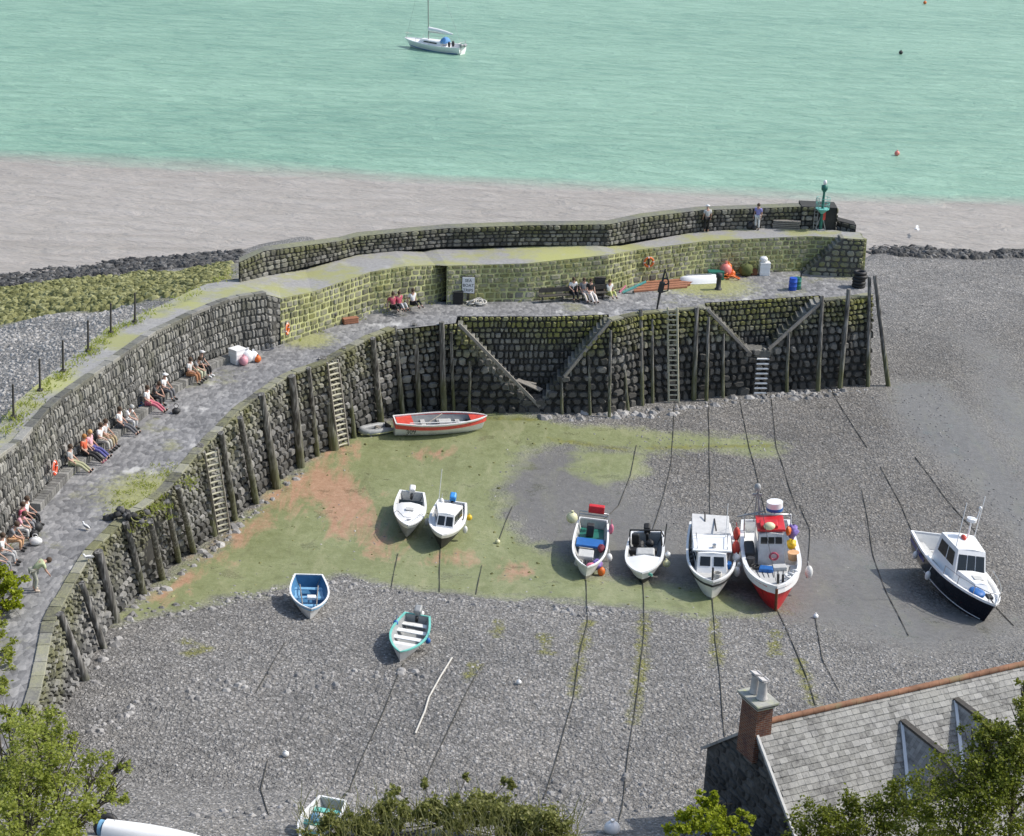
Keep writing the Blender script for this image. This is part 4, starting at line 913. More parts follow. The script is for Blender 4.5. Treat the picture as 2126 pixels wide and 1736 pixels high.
part('davit', [M_dark], b, lambda mb: (mb.tube([(.2, -3.0, 2.05), (.25, -1.2, 2.2)], .04, 6), mb.tube([(-.3, -2.6, 2.05), (-.3, -3.2, 2.35)], .04, 6)))
part('forestay_post', [M_dark], b, lambda mb: mb.tube([(0, 3.35, 1.6), (0, 3.4, 2.3)], .05, 8)); buoy(b, 1.35, -.6, 1.5, M_white, .2); fender(b, 1.4, .8, 1.2, M_white, .16, .5); fender(b, 1.35, -2.0, 1.7, M_redd, .18, .8)
part('side_gear', [M_dark], b, lambda mb: [mb.box((-1.0, 1.2 - i * .5, 1.4), (.18, .3, .4), 0, (0, 0, .3), .03) for i in range(4)])
part('aerial', [M_white2], b, lambda mb: mb.tube([(.7, -.2, 2.3), (.75, -.4, 4.1)], .02, 5)); part('roof_rail', [M_metal], b, lambda mb: (mb.tube([(-.8, -.3, 2.32), (-.8, -.2, 2.5), (-.75, 1.2, 2.5), (-.75, 1.3, 2.32)], .02, 5), mb.tube([(.8, -.3, 2.32), (.8, -.2, 2.5), (.75, 1.2, 2.5), (.75, 1.3, 2.32)], .02, 5))); part('searchlight', [M_metal], b, lambda mb: mb.cyl((.1, 1.1, 2.3), .1, .2, 0, 12)); part('fish_basket', [M_tarpb], b, lambda mb: mb.cyl((.75, 1.3, 1.3), .2, .3, 0, 12, .26)); part('rope_coil', [M_rope], b, lambda mb: [mb.torus((.25, 2.75, 1.55 + .05 * i), .2, .035, 0, 14, 5) for i in range(4)])
mirror(b)
# red trawler -------------------------------------------------------------------------------
h = Hull(8.4, 2.95, 1.7, stern=.86, sheer=.25, rake=.45, bowe=2.8, floor=.9, wall=.09)
HT = h
b = boat('trawler', 'red hulled fishing trawler with white rails, grey foredeck and red roofed wheelhouse', (1612, 1268), (1588, 1160), h, 4)
part('hull', [M_red], b, lambda mb: h.outer(mb)); part('bulwark', [M_white], b, lambda mb: h.inner(mb, 0, 24, lambda t: h.sz(t) - .55)); part('gunwale', [M_white2], b, lambda mb: h.rim(mb, .2, .14))
part('white_strake', [M_white2], b, lambda mb: (h.rim(mb, .04, .34, 0, 26, -.22, .03, False)))
part('stem_band', [M_rust], b, lambda mb: mb.tube([(0, h.y(1, .45) + .02, .42), (0, h.y(1, 1.2) + .03, 1.2), (0, h.y(1, 2.0) + .03, 2.05)], .07, 8))
part('foredeck', [M_lgrey], b, lambda mb: [mb.add([(-h.x(t, 1.7) + .12, h.y(t, 1.7), h.sz(t) - .3), (h.x(t, 1.7) - .12, h.y(t, 1.7), h.sz(t) - .3), (h.x(t2, 1.7) * .96 - .12 if t2 < .97 else .02, h.y(t2, 1.75), h.sz(t2) - .3), (-h.x(t2, 1.7) * .96 + .12 if t2 < .97 else -.02, h.y(t2, 1.75), h.sz(t2) - .3)], [(0, 1, 2, 3)], 0) for t, t2 in ((.56, .66), (.66, .76), (.76, .86), (.86, .97))])
part('plank_seam', [M_dark], b, lambda mb: [mb.tube([(x, .75, h.sz(.6) - .29), (x * .75, 2.2, h.sz(.75) - .29)], .02, 5) for x in (-.9, -.6, -.3, 0, .3, .6, .9)])
cb = part('wheelhouse', [pm('grey_white_paint', (.6, .6, .6), .5, .2, 3., dirt=(.35, .3, .26))], b, lambda mb: cabin_shell(mb, -2.1, .3, 1.5, 1.35, 1.25, 2.95, .9, 0, .3, 0, .08))
mbx = MB(); A, B_ = cabin_shell(mbx, -2.1, .3, 1.5, 1.35, 1.25, 2.95, .9, 0, .3)
for f in ((.07, .34), (.38, .62), (.66, .93)): pane(cb, A[2], A[3], B_[3], B_[2], (*f, .72, .92))
pane(cb, A[1], A[2], B_[2], B_[1], (.2, .8, .66, .9)); pane(cb, A[3], A[0], B_[0], B_[3], (.2, .8, .66, .9))
part('roof', [M_red], b, lambda mb: (mb.box((0, -1.05, 3.08), (1.42, 1.9, .14), 0, (R(2), 0, 0), .05), mb.box((-.1, -.6, 3.24), (.9, .8, .22), 0, None, .08)))
part('roof_light', [M_cream], b, lambda mb: mb.ell((-.1, -.2, 3.32), (.3, .25, .2), 0)); part('life_ring', [pm('maroon_ring', (.4, .06, .1), .5)], b, lambda mb: mb.torus((.12, .36, 1.9), .2, .055, 0, 20, 8, (R(82), 0, 0)))
part('mast', [M_grey], b, lambda mb: (mb.tube([(-.35, -2.3, 1.2), (-.55, -2.4, 4.4)], [.09, .05], 8), mb.tube([(-.75, -2.35, 2.6), (-.6, -2.4, 4.2)], .03, 6), mb.tube([(-1.6, -2.3, 2.9), (-.2, -2.3, 3.2)], .04, 6), mb.ell((-.58, -2.4, 4.5), (.18, .18, .22), 0), mb.box((-.6, -2.4, 4.1), (.5, .1, .1), 0)))
part('radar_drum', [M_white2], b, lambda mb: (mb.cyl((.3, -2.3, 3.45), .42, .3, 0, 16), mb.tube([(.3, -2.3, 1.2), (.3, -2.3, 3.45)], .05, 6))); part('drum_band', [M_tarpb], b, lambda mb: mb.cyl((.3, -2.3, 3.29), .43, .16, 0, 16))
part('gallows', [M_metal], b, lambda mb: (mb.tube([(-1.2, -2.9, 1.4), (-1.2, -3.0, 2.7), (1.2, -3.0, 2.7), (1.2, -2.9, 1.4)], .06, 8),))
part('net_heap', [M_yellow], b, lambda mb: mb.ell((1.1, -.9, 2.0), (.24, .34, .26), 0, jit=.2)); part('orange_basket', [pm('peach_basket', (.72, .42, .22), .6)], b, lambda mb: mb.cyl((1.15, -.25, 1.45), .25, .4, 0, 12, .3)); part('orange_bag', [M_orange], b, lambda mb: mb.ell((.95, -1.4, 2.5), (.14, .2, .25), 0, jit=.15))
part('violet_net', [pm('violet_net')], b, lambda mb: mb.ell((1.2, -1.8, 2.3), (.3, .4, .35), 0, jit=.25)); part('winch', [M_dark], b, lambda mb: (mb.box((-1.05, -.6, 1.7), (.5, 1.5, .6), 0, None, .08), mb.cyl((-1.05, .6, 1.45), .2, .5, 0, 12)))
part('rope_heap', [M_dark], b, lambda mb: [mb.torus((-.75 + random.uniform(-.1, .1), .95, 1.55 + i * .05), .2, .04, 0, 14, 6) for i in range(3)]); fender(b, 1.85, .9, 1.3, M_white, .2, .7); fender(b, -1.75, .9, 1.3, M_white, .18, .55); fender(b, -1.72, -.8, 1.8, M_redd, .2, .9); buoy(b, -1.75, .1, 1.7, M_white, .2)
part('anchor_gear', [M_white], b, lambda mb: [mb.torus((.65 + .2 * i, 2.7 - .25 * i, 1.95), .14, .05, 0, 12, 6, (.5 * i, .4, 0)) for i in range(3)])
part('rust_streak', [M_rust], b, lambda mb: [mb.add([(sg * (h.x(t, z0) + .012), h.y(t, z0), z0), (sg * (h.x(t2, z0) + .012), h.y(t2, z0), z0), (sg * (h.x(t2 - .003, z1) + .012), h.y(t2 - .003, z1), z1), (sg * (h.x(t, z1) + .012), h.y(t, z1), z1)], [(0, 1, 2, 3), (3, 2, 1, 0)]) for sg in (-1, 1) for t, t2, z0, z1 in ((.8, .806, 1.45, .95), (.72, .725, 1.4, 1.0), (.9, .905, 1.5, 1.1))]); part('rigging', [M_dark], b, lambda mb: (mb.tube([(-.55, -2.4, 4.3), (0, 3.6, 2.1)], .014, 4), mb.tube([(-.55, -2.4, 4.3), (-1.2, -3.0, 2.7)], .014, 4), mb.tube([(-.55, -2.4, 4.3), (1.2, -3.0, 2.7)], .014, 4))); part('fish_box', [M_tarpb], b, lambda mb: mb.box((-.3, 1.3, 1.62), (.7, .45, .25), 0, (0, 0, .2), .03)); part('fish_box', [M_lgrey], b, lambda mb: mb.box((.35, 1.1, 1.62), (.7, .45, .25), 0, (0, 0, -.1), .03))
part('bow_post', [M_dark], b, lambda mb: (mb.cyl((.15, 3.0, 1.7), .07, .5, 0, 8), mb.cyl((.4, 2.85, 1.7), .06, .4, 0, 8)))
mirror(b)
# navy motor yacht --------------------------------------------------------------------------------
h = Hull(8.6, 2.75, 1.5, stern=.88, sheer=.28, rake=.75, bowe=2.2, floor=.6, wall=.08, flare=.36)
b = boat('motor_boat', 'large motorboat with dark navy hull and white cabin lying tilted on the grey mud', (2036, 1288), (1893, 1148), h, -8)
part('hull', [M_navy], b, lambda mb: h.outer(mb)); part('deck', [M_white2], b, lambda mb: h.inner(mb, 0, 24, lambda t: .75 if t < .3 else h.sz(t) - .1)); part('gunwale', [M_white2], b, lambda mb: h.rim(mb, .14, .12))
part('spray_rail', [M_white2], b, lambda mb: h.rim(mb, .03, .03, 0, 26, -1.15, .03, False, .25, .97)); part('quarter_band', [pm('violet_blue', (.06, .06, .2), .3)], b, lambda mb: h.rim(mb, .03, .25, 0, 10, -.35, .02, False, .005, .3))
cb = part('cabin', [M_white2], b, lambda mb: cabin_shell(mb, -1.5, 1.35, 2.05, 1.7, 1.45, 2.95, .86, .1, .75, 0, .08))
mbx = MB(); A, B_ = cabin_shell(mbx, -1.5, 1.35, 2.05, 1.7, 1.45, 2.95, .86, .1, .75, 0, .08)
for f in ((.05, .34), (.37, .63), (.66, .95)): pane(cb, A[2], A[3], B_[3], B_[2], (*f, .3, .86))
for f in ((.12, .5, .42, .84), (.54, .86, .42, .84)): pane(cb, A[1], A[2], B_[2], B_[1], f); pane(cb, A[3], A[0], B_[0], B_[3], (1 - f[1], 1 - f[0], f[2], f[3]))
tr = part('trunk_cabin', [M_white2], b, lambda mb: cabin_shell(mb, 1.2, 3.0, 1.75, .8, 1.55, 2.08, .85, 0, .4, 0, .06)); part('hatch', [M_lgrey], b, lambda mb: mb.box((0, 2.0, 2.14), (.5, .45, .05), 0, None, .01)); part('cover', [M_tarpb], b, lambda mb: mb.ell((-.35, 3.05, 1.85), (.4, .5, .16), 0, jit=.06), 'bright blue folded cover on the foredeck')
[part('cockpit_seat', [M_lgrey], b, lambda mb: mb.box((sg * .75, -2.9, 1.0), (.5, 2.0, .45), 0, None, .05)) for sg in (-1, 1)]; part('cockpit_floor', [M_grey], b, lambda mb: mb.box((0, -2.7, .78), (1.0, 2.3, .04), 0))
part('rail', [M_metal], b, lambda mb: (mb.tube([(sg * (h.x(t, h.sz(t)) - .05), h.y(t, h.sz(t)), h.sz(t) + .5) for sg, t in [(-1, .6), (-1, .75), (-1, .88), (-1, .97), (1, .97), (1, .88), (1, .75), (1, .6)]], .022, 6), [mb.tube([(sg * (h.x(t, h.sz(t)) - .05), h.y(t, h.sz(t)), h.sz(t)), (sg * (h.x(t, h.sz(t)) - .05), h.y(t, h.sz(t)), h.sz(t) + .5)], .02, 6) for sg in (-1, 1) for t in (.6, .75, .88, .97)]))
part('aerial', [M_white2], b, lambda mb: mb.tube([(.75, -1.1, 2.9), (.8, -1.3, 5.2)], .022, 6)); part('aerial', [M_white2], b, lambda mb: mb.tube([(-.75, .3, 2.9), (-.75, .1, 5.3)], .022, 6))
part('radar_mast', [M_white2], b, lambda mb: (mb.tube([(.3, -.9, 2.95), (.3, -1.0, 3.9)], .05, 8), mb.cyl((.3, -1.0, 3.9), .26, .16, 0, 14), mb.tube([(.55, -1.0, 3.9), (.6, -1.05, 4.6)], .03, 6), mb.ell((.6, -1.05, 4.65), .09, 0)))
part('horn', [M_redd], b, lambda mb: mb.ell((.0, -.7, 3.1), (.12, .25, .12), 0)); fender(b, -1.5, -.3, .95, M_white, .15, .5); fender(b, -1.4, -2.6, 1.0, M_white, .14, .45); part('anchor', [M_dark], b, lambda mb: (mb.tube([(0, 4.0, 1.95), (0, 4.5, 1.9)], .04, 6), mb.box((0, 3.7, 1.98), (.3, .4, .15), 0, None, .03)))
mirror(b)
# red and white open workboat -------------------------------------------------------------------------
h = Hull(5.7, 2.0, .95, stern=.62, sheer=.12, rake=.3, bowe=2.0, floor=.22)
b = boat('work_boat', 'open white workboat with red rims and red end decks under the quay wall', (1010, 885), (838, 893), h, 2)
b.location.y -= .75; b.location.x -= .25
part('hull', [M_white], b, lambda mb: h.outer(mb)); part('inside_lining', [M_grey], b, lambda mb: h.inner(mb)); part('gunwale', [M_white2], b, lambda mb: h.rim(mb, .09, .06)); part('red_strake', [M_redd], b, lambda mb: h.rim(mb, .04, .3, 0, 26, -.19, .03))
part('end_deck', [M_redd], b, lambda mb: mb.add([(-h.x(.02, .9) + .03, h.y(.0, .9), .93), (h.x(.02, .9) - .03, h.y(.0, .9), .93), (h.x(.2, .9) - .03, h.y(.2, .9), .9), (-h.x(.2, .9) + .03, h.y(.2, .9), .9)], [(0, 1, 2, 3)], 0)); part('end_deck', [M_redd], b, lambda mb: mb.add([(-h.x(.82, .9), h.y(.82, .95), .95), (h.x(.82, .9), h.y(.82, .95), .95), (h.x(.92, .9), h.y(.92, 1), 1.0), (0, h.y(.99, 1), 1.04), (-h.x(.92, .9), h.y(.92, 1), 1.0)], [(0, 1, 2, 3, 4)], 0))
thwarts(h, b, (.32, .5, .7), M_lgrey, .6, .28); part('engine_box', [M_lgrey], b, lambda mb: mb.box((.1, .25, .62), (.7, .8, .5), 0, None, .05)); part('oar', [M_wood], b, lambda mb: mb.tube([(.75, -1.0, .98), (-.7, .2, .98)], .04, 6)); part('oar', [M_white], b, lambda mb: mb.tube([(.6, -2.0, 1.0), (.75, 1.8, 1.02)], .035, 6))
part('gear', [M_dark], b, lambda mb: [mb.ell((random.uniform(-.4, .4), random.uniform(.9, 1.9), .5), (.16, .2, .18), 0, 8, 6, jit=.25) for _ in range(6)])
def text_obj(body, size, mat, par, loc, rot):
    cu = bpy.data.curves.new('lettering', 'FONT'); cu.body = body; cu.size = size; cu.extrude = .004; cu.align_x = 'CENTER'
    o = bpy.data.objects.new('lettering', cu); col.objects.link(o); me = bpy.data.meshes.new_from_object(o.evaluated_get(bpy.context.evaluated_depsgraph_get())); bpy.data.objects.remove(o)
    me.materials.clear(); me.materials.append(mat); o = bpy.data.objects.new('lettering', me); col.objects.link(o); o.parent = par; o.location = loc; o.rotation_euler = rot; return o
for s_x in (1,):
    text_obj('309', .42, M_dark, b, (h.x(.16, .62) + .1, h.y(.16, .55), .36), (R(80), 0, R(92)))
# grey tender
h = Hull(2.3, 1.15, .42, stern=.85, sheer=.1, rake=.1, bowe=2.6, floor=.12)
b = boat('rubber_dinghy', 'small grey and white rubber dinghy beside the open workboat', (748, 904), (815, 890), h, 0, 'dinghy')
def fn(mb):
    pts = []
    for i in range(25):
        a = -2.2 + 4.4 * i / 24 + math.pi / 2; pts.append((.46 * math.cos(a) * (1 if math.sin(a) < .5 else .9), .85 * math.sin(a) * 1.05 + .1, .26))
    pts = [(-.46, -1.05, .24)] + [(-.47, -.5, .24), (-.46, .2, .25), (-.38, .65, .28), (-.2, .92, .32), (0, 1.0, .33), (.2, .92, .32), (.38, .65, .28), (.46, .2, .25), (.47, -.5, .24)] + [(.46, -1.05, .24)]
    mb.tube(pts, [.08] + [.2] * 9 + [.08], 12)
part('tube', [M_grey], b, fn); part('floor', [M_lgrey], b, lambda mb: mb.box((0, -.1, .12), (.75, 1.7, .06), 0)); part('thwart', [M_wood], b, lambda mb: mb.box((0, -.2, .34), (.8, .2, .04), 0)); part('transom', [M_dark], b, lambda mb: mb.box((0, -.85, .28), (.7, .05, .36), 0)); part('trim', [pm('yellow_trim', (.7, .68, .3), .5)], b, lambda mb: mb.tube([(-.66, -1.0, .2), (-.67, .1, .2), (-.5, .8, .24), (0, 1.2, .28), (.5, .8, .24), (.67, .1, .2), (.66, -1.0, .2)], .03, 6))
# turquoise dinghy at the bottom edge
h = Hull(2.7, 1.3, .55, stern=.74, sheer=.14, rake=.15, bowe=2., floor=.12)
b = boat('rowing_dinghy', 'white dinghy with turquoise inside, half hidden by brambles at the bottom edge', (634, 1743), (722, 1699), h, 0)
part('hull', [M_white], b, lambda mb: h.outer(mb)); part('inside_lining', [M_lgrey], b, lambda mb: h.inner(mb)); part('gunwale', [M_white2], b, lambda mb: h.rim(mb, .09, .06)); thwarts(h, b, (.2, .5, .75), M_turq, .4, .26); part('bag', [M_lblue], b, lambda mb: mb.ell((.2, -.1, .55), (.2, .22, .14), 0, jit=.1))
# long white hull at the bottom left edge
h = Hull(3.7, 1.1, .5, stern=.8, sheer=.1, rake=.3, bowe=2.2)
p = Pg(334, 1763); b = thing('upturned_boat', 'long white upturned hull with a blue end at the bottom edge', 'boat', (p.x, p.y, p.z + .75)); b.rotation_euler = (R(180), 0, R(80))
part('hull', [M_white2], b, lambda mb: h.outer(mb)); part('end_plate', [M_lblue], b, lambda mb: mb.tube([(0, -2.03, .28), (0, -1.93, .28)], .26, 14))
p = Pg(222, 1732); t = thing('wheel', 'black tyred wheel with a red hub at the bottom left edge', 'wheel', p + Vector((0, 0, .32))); t.rotation_euler = (R(62), 0, R(8))
part('tyre', [M_black], t, lambda mb: mb.torus((0, 0, 0), .3, .13, 0, 28, 10)); part('rim', [M_grey], t, lambda mb: mb.cyl((0, 0, -.05), .2, .1, 0, 20)); part('hub', [M_red], t, lambda mb: mb.cyl((0, 0, .04), .11, .06, 0, 16))
# sailing yacht at anchor -------------------------------------------------------------------------------
h = Hull(8.6, 2.7, 1.15, stern=.7, sheer=.18, rake=.9, bowe=1.9, floor=.4)
b = boat('sailing_yacht', 'white sailing yacht at anchor on the open turquoise water', (852, 97), (962, 113), h, -4, 'yacht', 0, None, -.2, -.25)
part('hull', [M_white2], b, lambda mb: h.outer(mb)); part('deck', [M_white2], b, lambda mb: h.inner(mb, 0, 22, lambda t: .55 if t < .28 else h.sz(t) - .06)); part('gunwale', [M_white2], b, lambda mb: h.rim(mb, .1, .08)); part('waterline', [M_tarpb], b, lambda mb: h.rim(mb, .04, .12, 0, 22, -.82, .02, False, .05, .95))
cb = part('coachroof', [M_white2], b, lambda mb: cabin_shell(mb, -1.6, 2.2, 1.7, 1.0, 1.1, 1.55, .85, .1, .5)); mbx = MB(); A, B_ = cabin_shell(mbx, -1.6, 2.2, 1.7, 1.0, 1.1, 1.55, .85, .1, .5)
pane(cb, A[1], A[2], B_[2], B_[1], (.2, .8, .35, .75)); pane(cb, A[3], A[0], B_[0], B_[3], (.2, .8, .35, .75))
part('mast', [M_metal], b, lambda mb: mb.tube([(0, .8, 1.4), (0, .8, 13.0)], .09, 8)); part('boom', [M_metal], b, lambda mb: mb.tube([(0, .75, 2.5), (0, -2.9, 2.6)], .06, 8)); part('furled_sail', [M_white2], b, lambda mb: mb.tube([(0, .7, 2.9), (0, -.6, 2.85), (0, -1.8, 2.75), (0, -2.8, 2.65)], [.28, .25, .2, .08], 10))
part('spray_hood', [pm('sky_blue_canvas', (.12, .3, .6), .8)], b, lambda mb: mb.ell((0, -1.7, 1.45), (.85, .6, .7), 0, 14, 8, None, None, True)); part('crew', [M_dark], b, lambda mb: (mb.ell((.3, -2.7, 1.35), (.2, .18, .4), 0), mb.ell((-.35, -2.5, 1.35), (.2, .18, .4), 0)))
part('rail', [M_metal], b, lambda mb: (mb.tube([(-h.x(0, 1.1), -4.2, 1.75), (0, -4.35, 1.8), (h.x(0, 1.1), -4.2, 1.75)], .03, 6), mb.tube([(-.4, 3.6, 1.9), (0, 4.3, 2.0), (.4, 3.6, 1.9)], .03, 6), [mb.tube([(x, y, 1.1), (x, y, 1.78)], .025, 5) for x, y in ((-.9, -4.2), (.9, -4.2), (0, 4.2), (1.15, -2), (-1.15, -2), (1.25, 0), (-1.25, 0), (.9, 2.2), (-.9, 2.2))], mb.tube([(1.15, -2, 1.75), (1.25, 0, 1.75), (.9, 2.2, 1.8)], .015, 5), mb.tube([(-1.15, -2, 1.75), (-1.25, 0, 1.75), (-.9, 2.2, 1.8)], .015, 5)))
part('stay', [M_metal], b, lambda mb: (mb.tube([(0, 4.2, 1.4), (0, .8, 12.8)], .015, 4), mb.tube([(0, -4.2, 1.3), (0, .8, 12.8)], .015, 4)))
part('stern_gear', [M_grey], b, lambda mb: (mb.box((.3, -4.45, 1.35), (.8, .4, .3), 0, (R(20), 0, .2), .1), mb.ell((-.5, -4.4, 1.45), (.3, .25, .25), 0, jit=.1), mb.tube([(-.8, -4.5, .5), (-.8, -4.55, 1.7)], .06, 6)))
# ---------------------------------------------------------------- people
def skin_mesh(name, isl, sub=1):
    """one continuous skinned surface per island: isl = [(points, radii, edges)]"""
    me = bpy.data.meshes.new(name); vs = []; es = []; rr = []; roots = []
    for pts, rad, ed in isl:
        o = len(vs); roots.append(o); vs += pts; rr += rad; es += [(a + o, b_ + o) for a, b_ in ed]
    me.from_pydata(vs, es, []); o = bpy.data.objects.new(name, me); col.objects.link(o)
    sm = o.modifiers.new('s', 'SKIN'); sm.use_smooth_shade = True
    for i, v in enumerate(me.skin_vertices[0].data):
        r = rr[i]; v.radius = r if isinstance(r, tuple) else (r, r); v.use_root = i in roots
    if sub: o.modifiers.new('u', 'SUBSURF').levels = sub
    dg = bpy.context.evaluated_depsgraph_get(); dg.update()
    r = bpy.data.meshes.new_from_object(o.evaluated_get(dg)); r.name = name
    bpy.data.objects.remove(o); bpy.data.meshes.remove(me)
    r.polygons.foreach_set('use_smooth', [True] * len(r.polygons)); return r
POSES = {
 'bench': dict(pel=(0, 0, .52), sp=(0, -.03, .74), ch=(0, 0, .95), nk=(0, .04, 1.09), hd=(0, .07, 1.22), tp=(0, .06, 1.33), sh=(.19, 0, 1.02), el=(.26, .06, .77), wr=(.15, .3, .66), hp=(.1, .04, .5), kn=(.13, .46, .5), an=(.13, .5, .09), to=(.14, .7, .04)),
 'lean': dict(pel=(0, 0, .5), sp=(0, .03, .72), ch=(0, .14, .9), nk=(0, .22, 1.02), hd=(0, .3, 1.12), tp=(0, .33, 1.22), sh=(.19, .14, .97), el=(.25, .3, .73), wr=(.1, .48, .6), hp=(.1, .04, .5), kn=(.16, .46, .5), an=(.12, .42, .09), to=(.13, .62, .04)),
 'stretch': dict(pel=(0, 0, .5), sp=(0, -.06, .72), ch=(0, -.08, .93), nk=(0, -.06, 1.07), hd=(0, -.02, 1.2), tp=(0, -.04, 1.31), sh=(.19, -.08, 1.0), el=(.25, -.06, .74), wr=(.2, .16, .58), hp=(.1, .04, .48), kn=(.12, .46, .42), an=(.11, .86, .1), to=(.12, .95, .24)),
 'floor': dict(pel=(0, 0, .13), sp=(0, -.08, .34), ch=(0, -.1, .55), nk=(0, -.07, .69), hd=(0, -.03, .82), tp=(0, -.05, .93), sh=(.19, -.1, .62), el=(.27, -.2, .38), wr=(.3, -.14, .12), hp=(.1, .05, .12), kn=(.13, .42, .34), an=(.12, .72, .08), to=(.13, .9, .05)),
 'stand': dict(pel=(0, 0, .93), sp=(0, -.02, 1.12), ch=(0, 0, 1.34), nk=(0, .02, 1.48), hd=(0, .05, 1.61), tp=(0, .04, 1.72), sh=(.19, 0, 1.41), el=(.24, -.02, 1.12), wr=(.24, .1, .88), hp=(.1, 0, .9), kn=(.11, .03, .5), an=(.11, -.02, .09), to=(.13, .18, .04)),
 'bend': dict(pel=(0, 0, .9), sp=(0, .14, 1.05), ch=(0, .33, 1.16), nk=(0, .47, 1.2), hd=(0, .58, 1.2), tp=(0, .68, 1.24), sh=(.19, .36, 1.18), el=(.22, .42, .9), wr=(.15, .55, .7), hp=(.1, 0, .88), kn=(.12, .08, .5), an=(.11, -.02, .09), to=(.13, .18, .04)),
}
_pc = {}
def mir(p): return (-p[0], p[1], p[2])
def pose_meshes(k):
    if k in _pc: return _pc[k]
    J = POSES[k]; V = lambda a: Vector(J[a])
    def arms(rs, upto=2):
        pts, rad, ed = [], [], []
        return pts, rad, ed
    pts = [J[a] for a in ('pel', 'sp', 'ch', 'nk', 'hd', 'tp')]; rad = [(.14, .1), (.13, .095), (.15, .1), .055, (.082, .1), (.06, .075)]
    ed = [(0, 1), (1, 2), (2, 3), (3, 4), (4, 5)]
    def chain(start, ps, rs):
        last = start
        for p, r in zip(ps, rs): pts.append(tuple(p)); rad.append(r); ed.append((last, len(pts) - 1)); last = len(pts) - 1
        return last
    isl = []
    for f in ((lambda p: p), mir):
        w = Vector(f(J['wr'])); e = Vector(f(J['el'])); d = (w - e).normalized(); palm = w + d * .07
        chain(2, [f(J['sh']), e, w, palm], [.06, .043, .03, (.038, .022)])
        chain(0, [f(J['hp']), f(J['kn']), f(J['an']), f(J['to'])], [.085, .058, .042, .038])
        side = d.cross(Vector((0, 0, 1))).normalized(); dn = side.cross(d)
        for q, l in ((-.03, .065), (-.01, .08), (.01, .075), (.03, .06)):
            b0 = palm + side * q; isl.append(([tuple(b0), tuple(b0 + d * l * .6 - dn * .01), tuple(b0 + d * l - dn * .035)], [.009, .009, .008], [(0, 1), (1, 2)]))
        th = w + d * .04; s2 = side * (1 if f is mir else -1)
        isl.append(([tuple(th), tuple(th + s2 * .04 + d * .02), tuple(th + s2 * .055 + d * .05)], [.011, .01, .009], [(0, 1), (1, 2)]))
    # nose and ears as short branches of the head
    hd = Vector(J['hd']); up = (Vector(J['tp']) - Vector(J['nk'])).normalized(); fw = Vector((1, 0, 0)).cross(up) * -1
    if fw.y < 0: fw = -fw
    chain(4, [tuple(hd + fw * .11 - up * .01)], [.016])
    body = skin_mesh('person', [(pts, rad, ed)] + isl)
    mb = MB(); 
    for sg in (-1, 1):
        mb.ell(hd + fw * .088 + up * .025 + Vector((sg * .034, 0, 0)), .013, 0, 6, 4); mb.ell(hd + Vector((sg * .085, 0, 0)), (.015, .025, .035), 1, 6, 4)
    mb.box(hd + fw * .097 - up * .045, (.05, .012, .012), 2)
    fo = mb.build('face', [M_dark]); face = fo.data; bpy.data.objects.remove(fo)
    sh = [J['pel'], J['sp'], J['ch'], tuple(Vector(J['ch']).lerp(Vector(J['nk']), .55))]; r2 = [(.158, .12), (.15, .118), (.168, .122), (.08, .075)]; e2 = [(0, 1), (1, 2), (2, 3)]
    for f in ((lambda p: p), mir):
        a, b_ = Vector(f(J['sh'])), Vector(f(J['el'])); o = len(sh); sh += [tuple(a), tuple(a.lerp(b_, .75))]; r2 += [.078, .066]; e2 += [(2, o), (o, o + 1)]
    shirt = skin_mesh('shirt', [(sh, r2, e2)])
    tr = [J['pel']]; r3 = [(.165, .125)]; e3 = []
    for f in ((lambda p: p), mir):
        a, b_, c = Vector(f(J['hp'])), Vector(f(J['kn'])), Vector(f(J['an'])); o = len(tr); tr += [tuple(a), tuple(b_), tuple(b_.lerp(c, .85))]; r3 += [.102, .076, .062]; e3 += [(0, o), (o, o + 1), (o + 1, o + 2)]
    trou = skin_mesh('trousers', [(tr, r3, e3)])
    so_ = []
    for f in ((lambda p: p), mir): so_.append(([f(J['an']), tuple(Vector(f(J['an'])).lerp(Vector(f(J['to'])), .5)), f(J['to'])], [.05, .052, .045], [(0, 1), (1, 2)]))
    shoe = [skin_mesh('shoe', [q_]) for q_ in so_]
    mb = MB(); q = up.to_track_quat('Z', 'Y').to_euler(); mb.ell(hd + up * .045 - fw * .018, (.105, .118, .115), 0, 14, 10, None)
    ho = mb.build('hair', [M_dark]); hair = ho.data; bpy.data.objects.remove(ho)
    mb = MB(); mb.ell(hd + up * .075 - fw * .005, (.115, .13, .08), 0, 14, 6, None, None, True); mb.ell(hd + up * .075 + fw * .02, (.15, .17, .012), 0, 16, 4)
    ho = mb.build('hat', [M_white]); hat = ho.data; bpy.data.objects.remove(ho)
    _pc[k] = (body, face, shirt, trou, shoe, hair, hat); return _pc[k]
SKIN = pm('skin', (.5, .3, .22), .55, .1)
_cl = {}
def cloth(c):
    k = 'cloth_%d_%d_%d' % tuple(int(x * 100) for x in c); return pm(k, c, .85, .2, 14.)
def setm(o, mt):
    for sl_ in range(max(1, len(o.material_slots))):
        pass
    if not o.data.materials: o.data.materials.append(mt)
    for s2 in o.material_slots: s2.link = 'OBJECT'; s2.material = mt
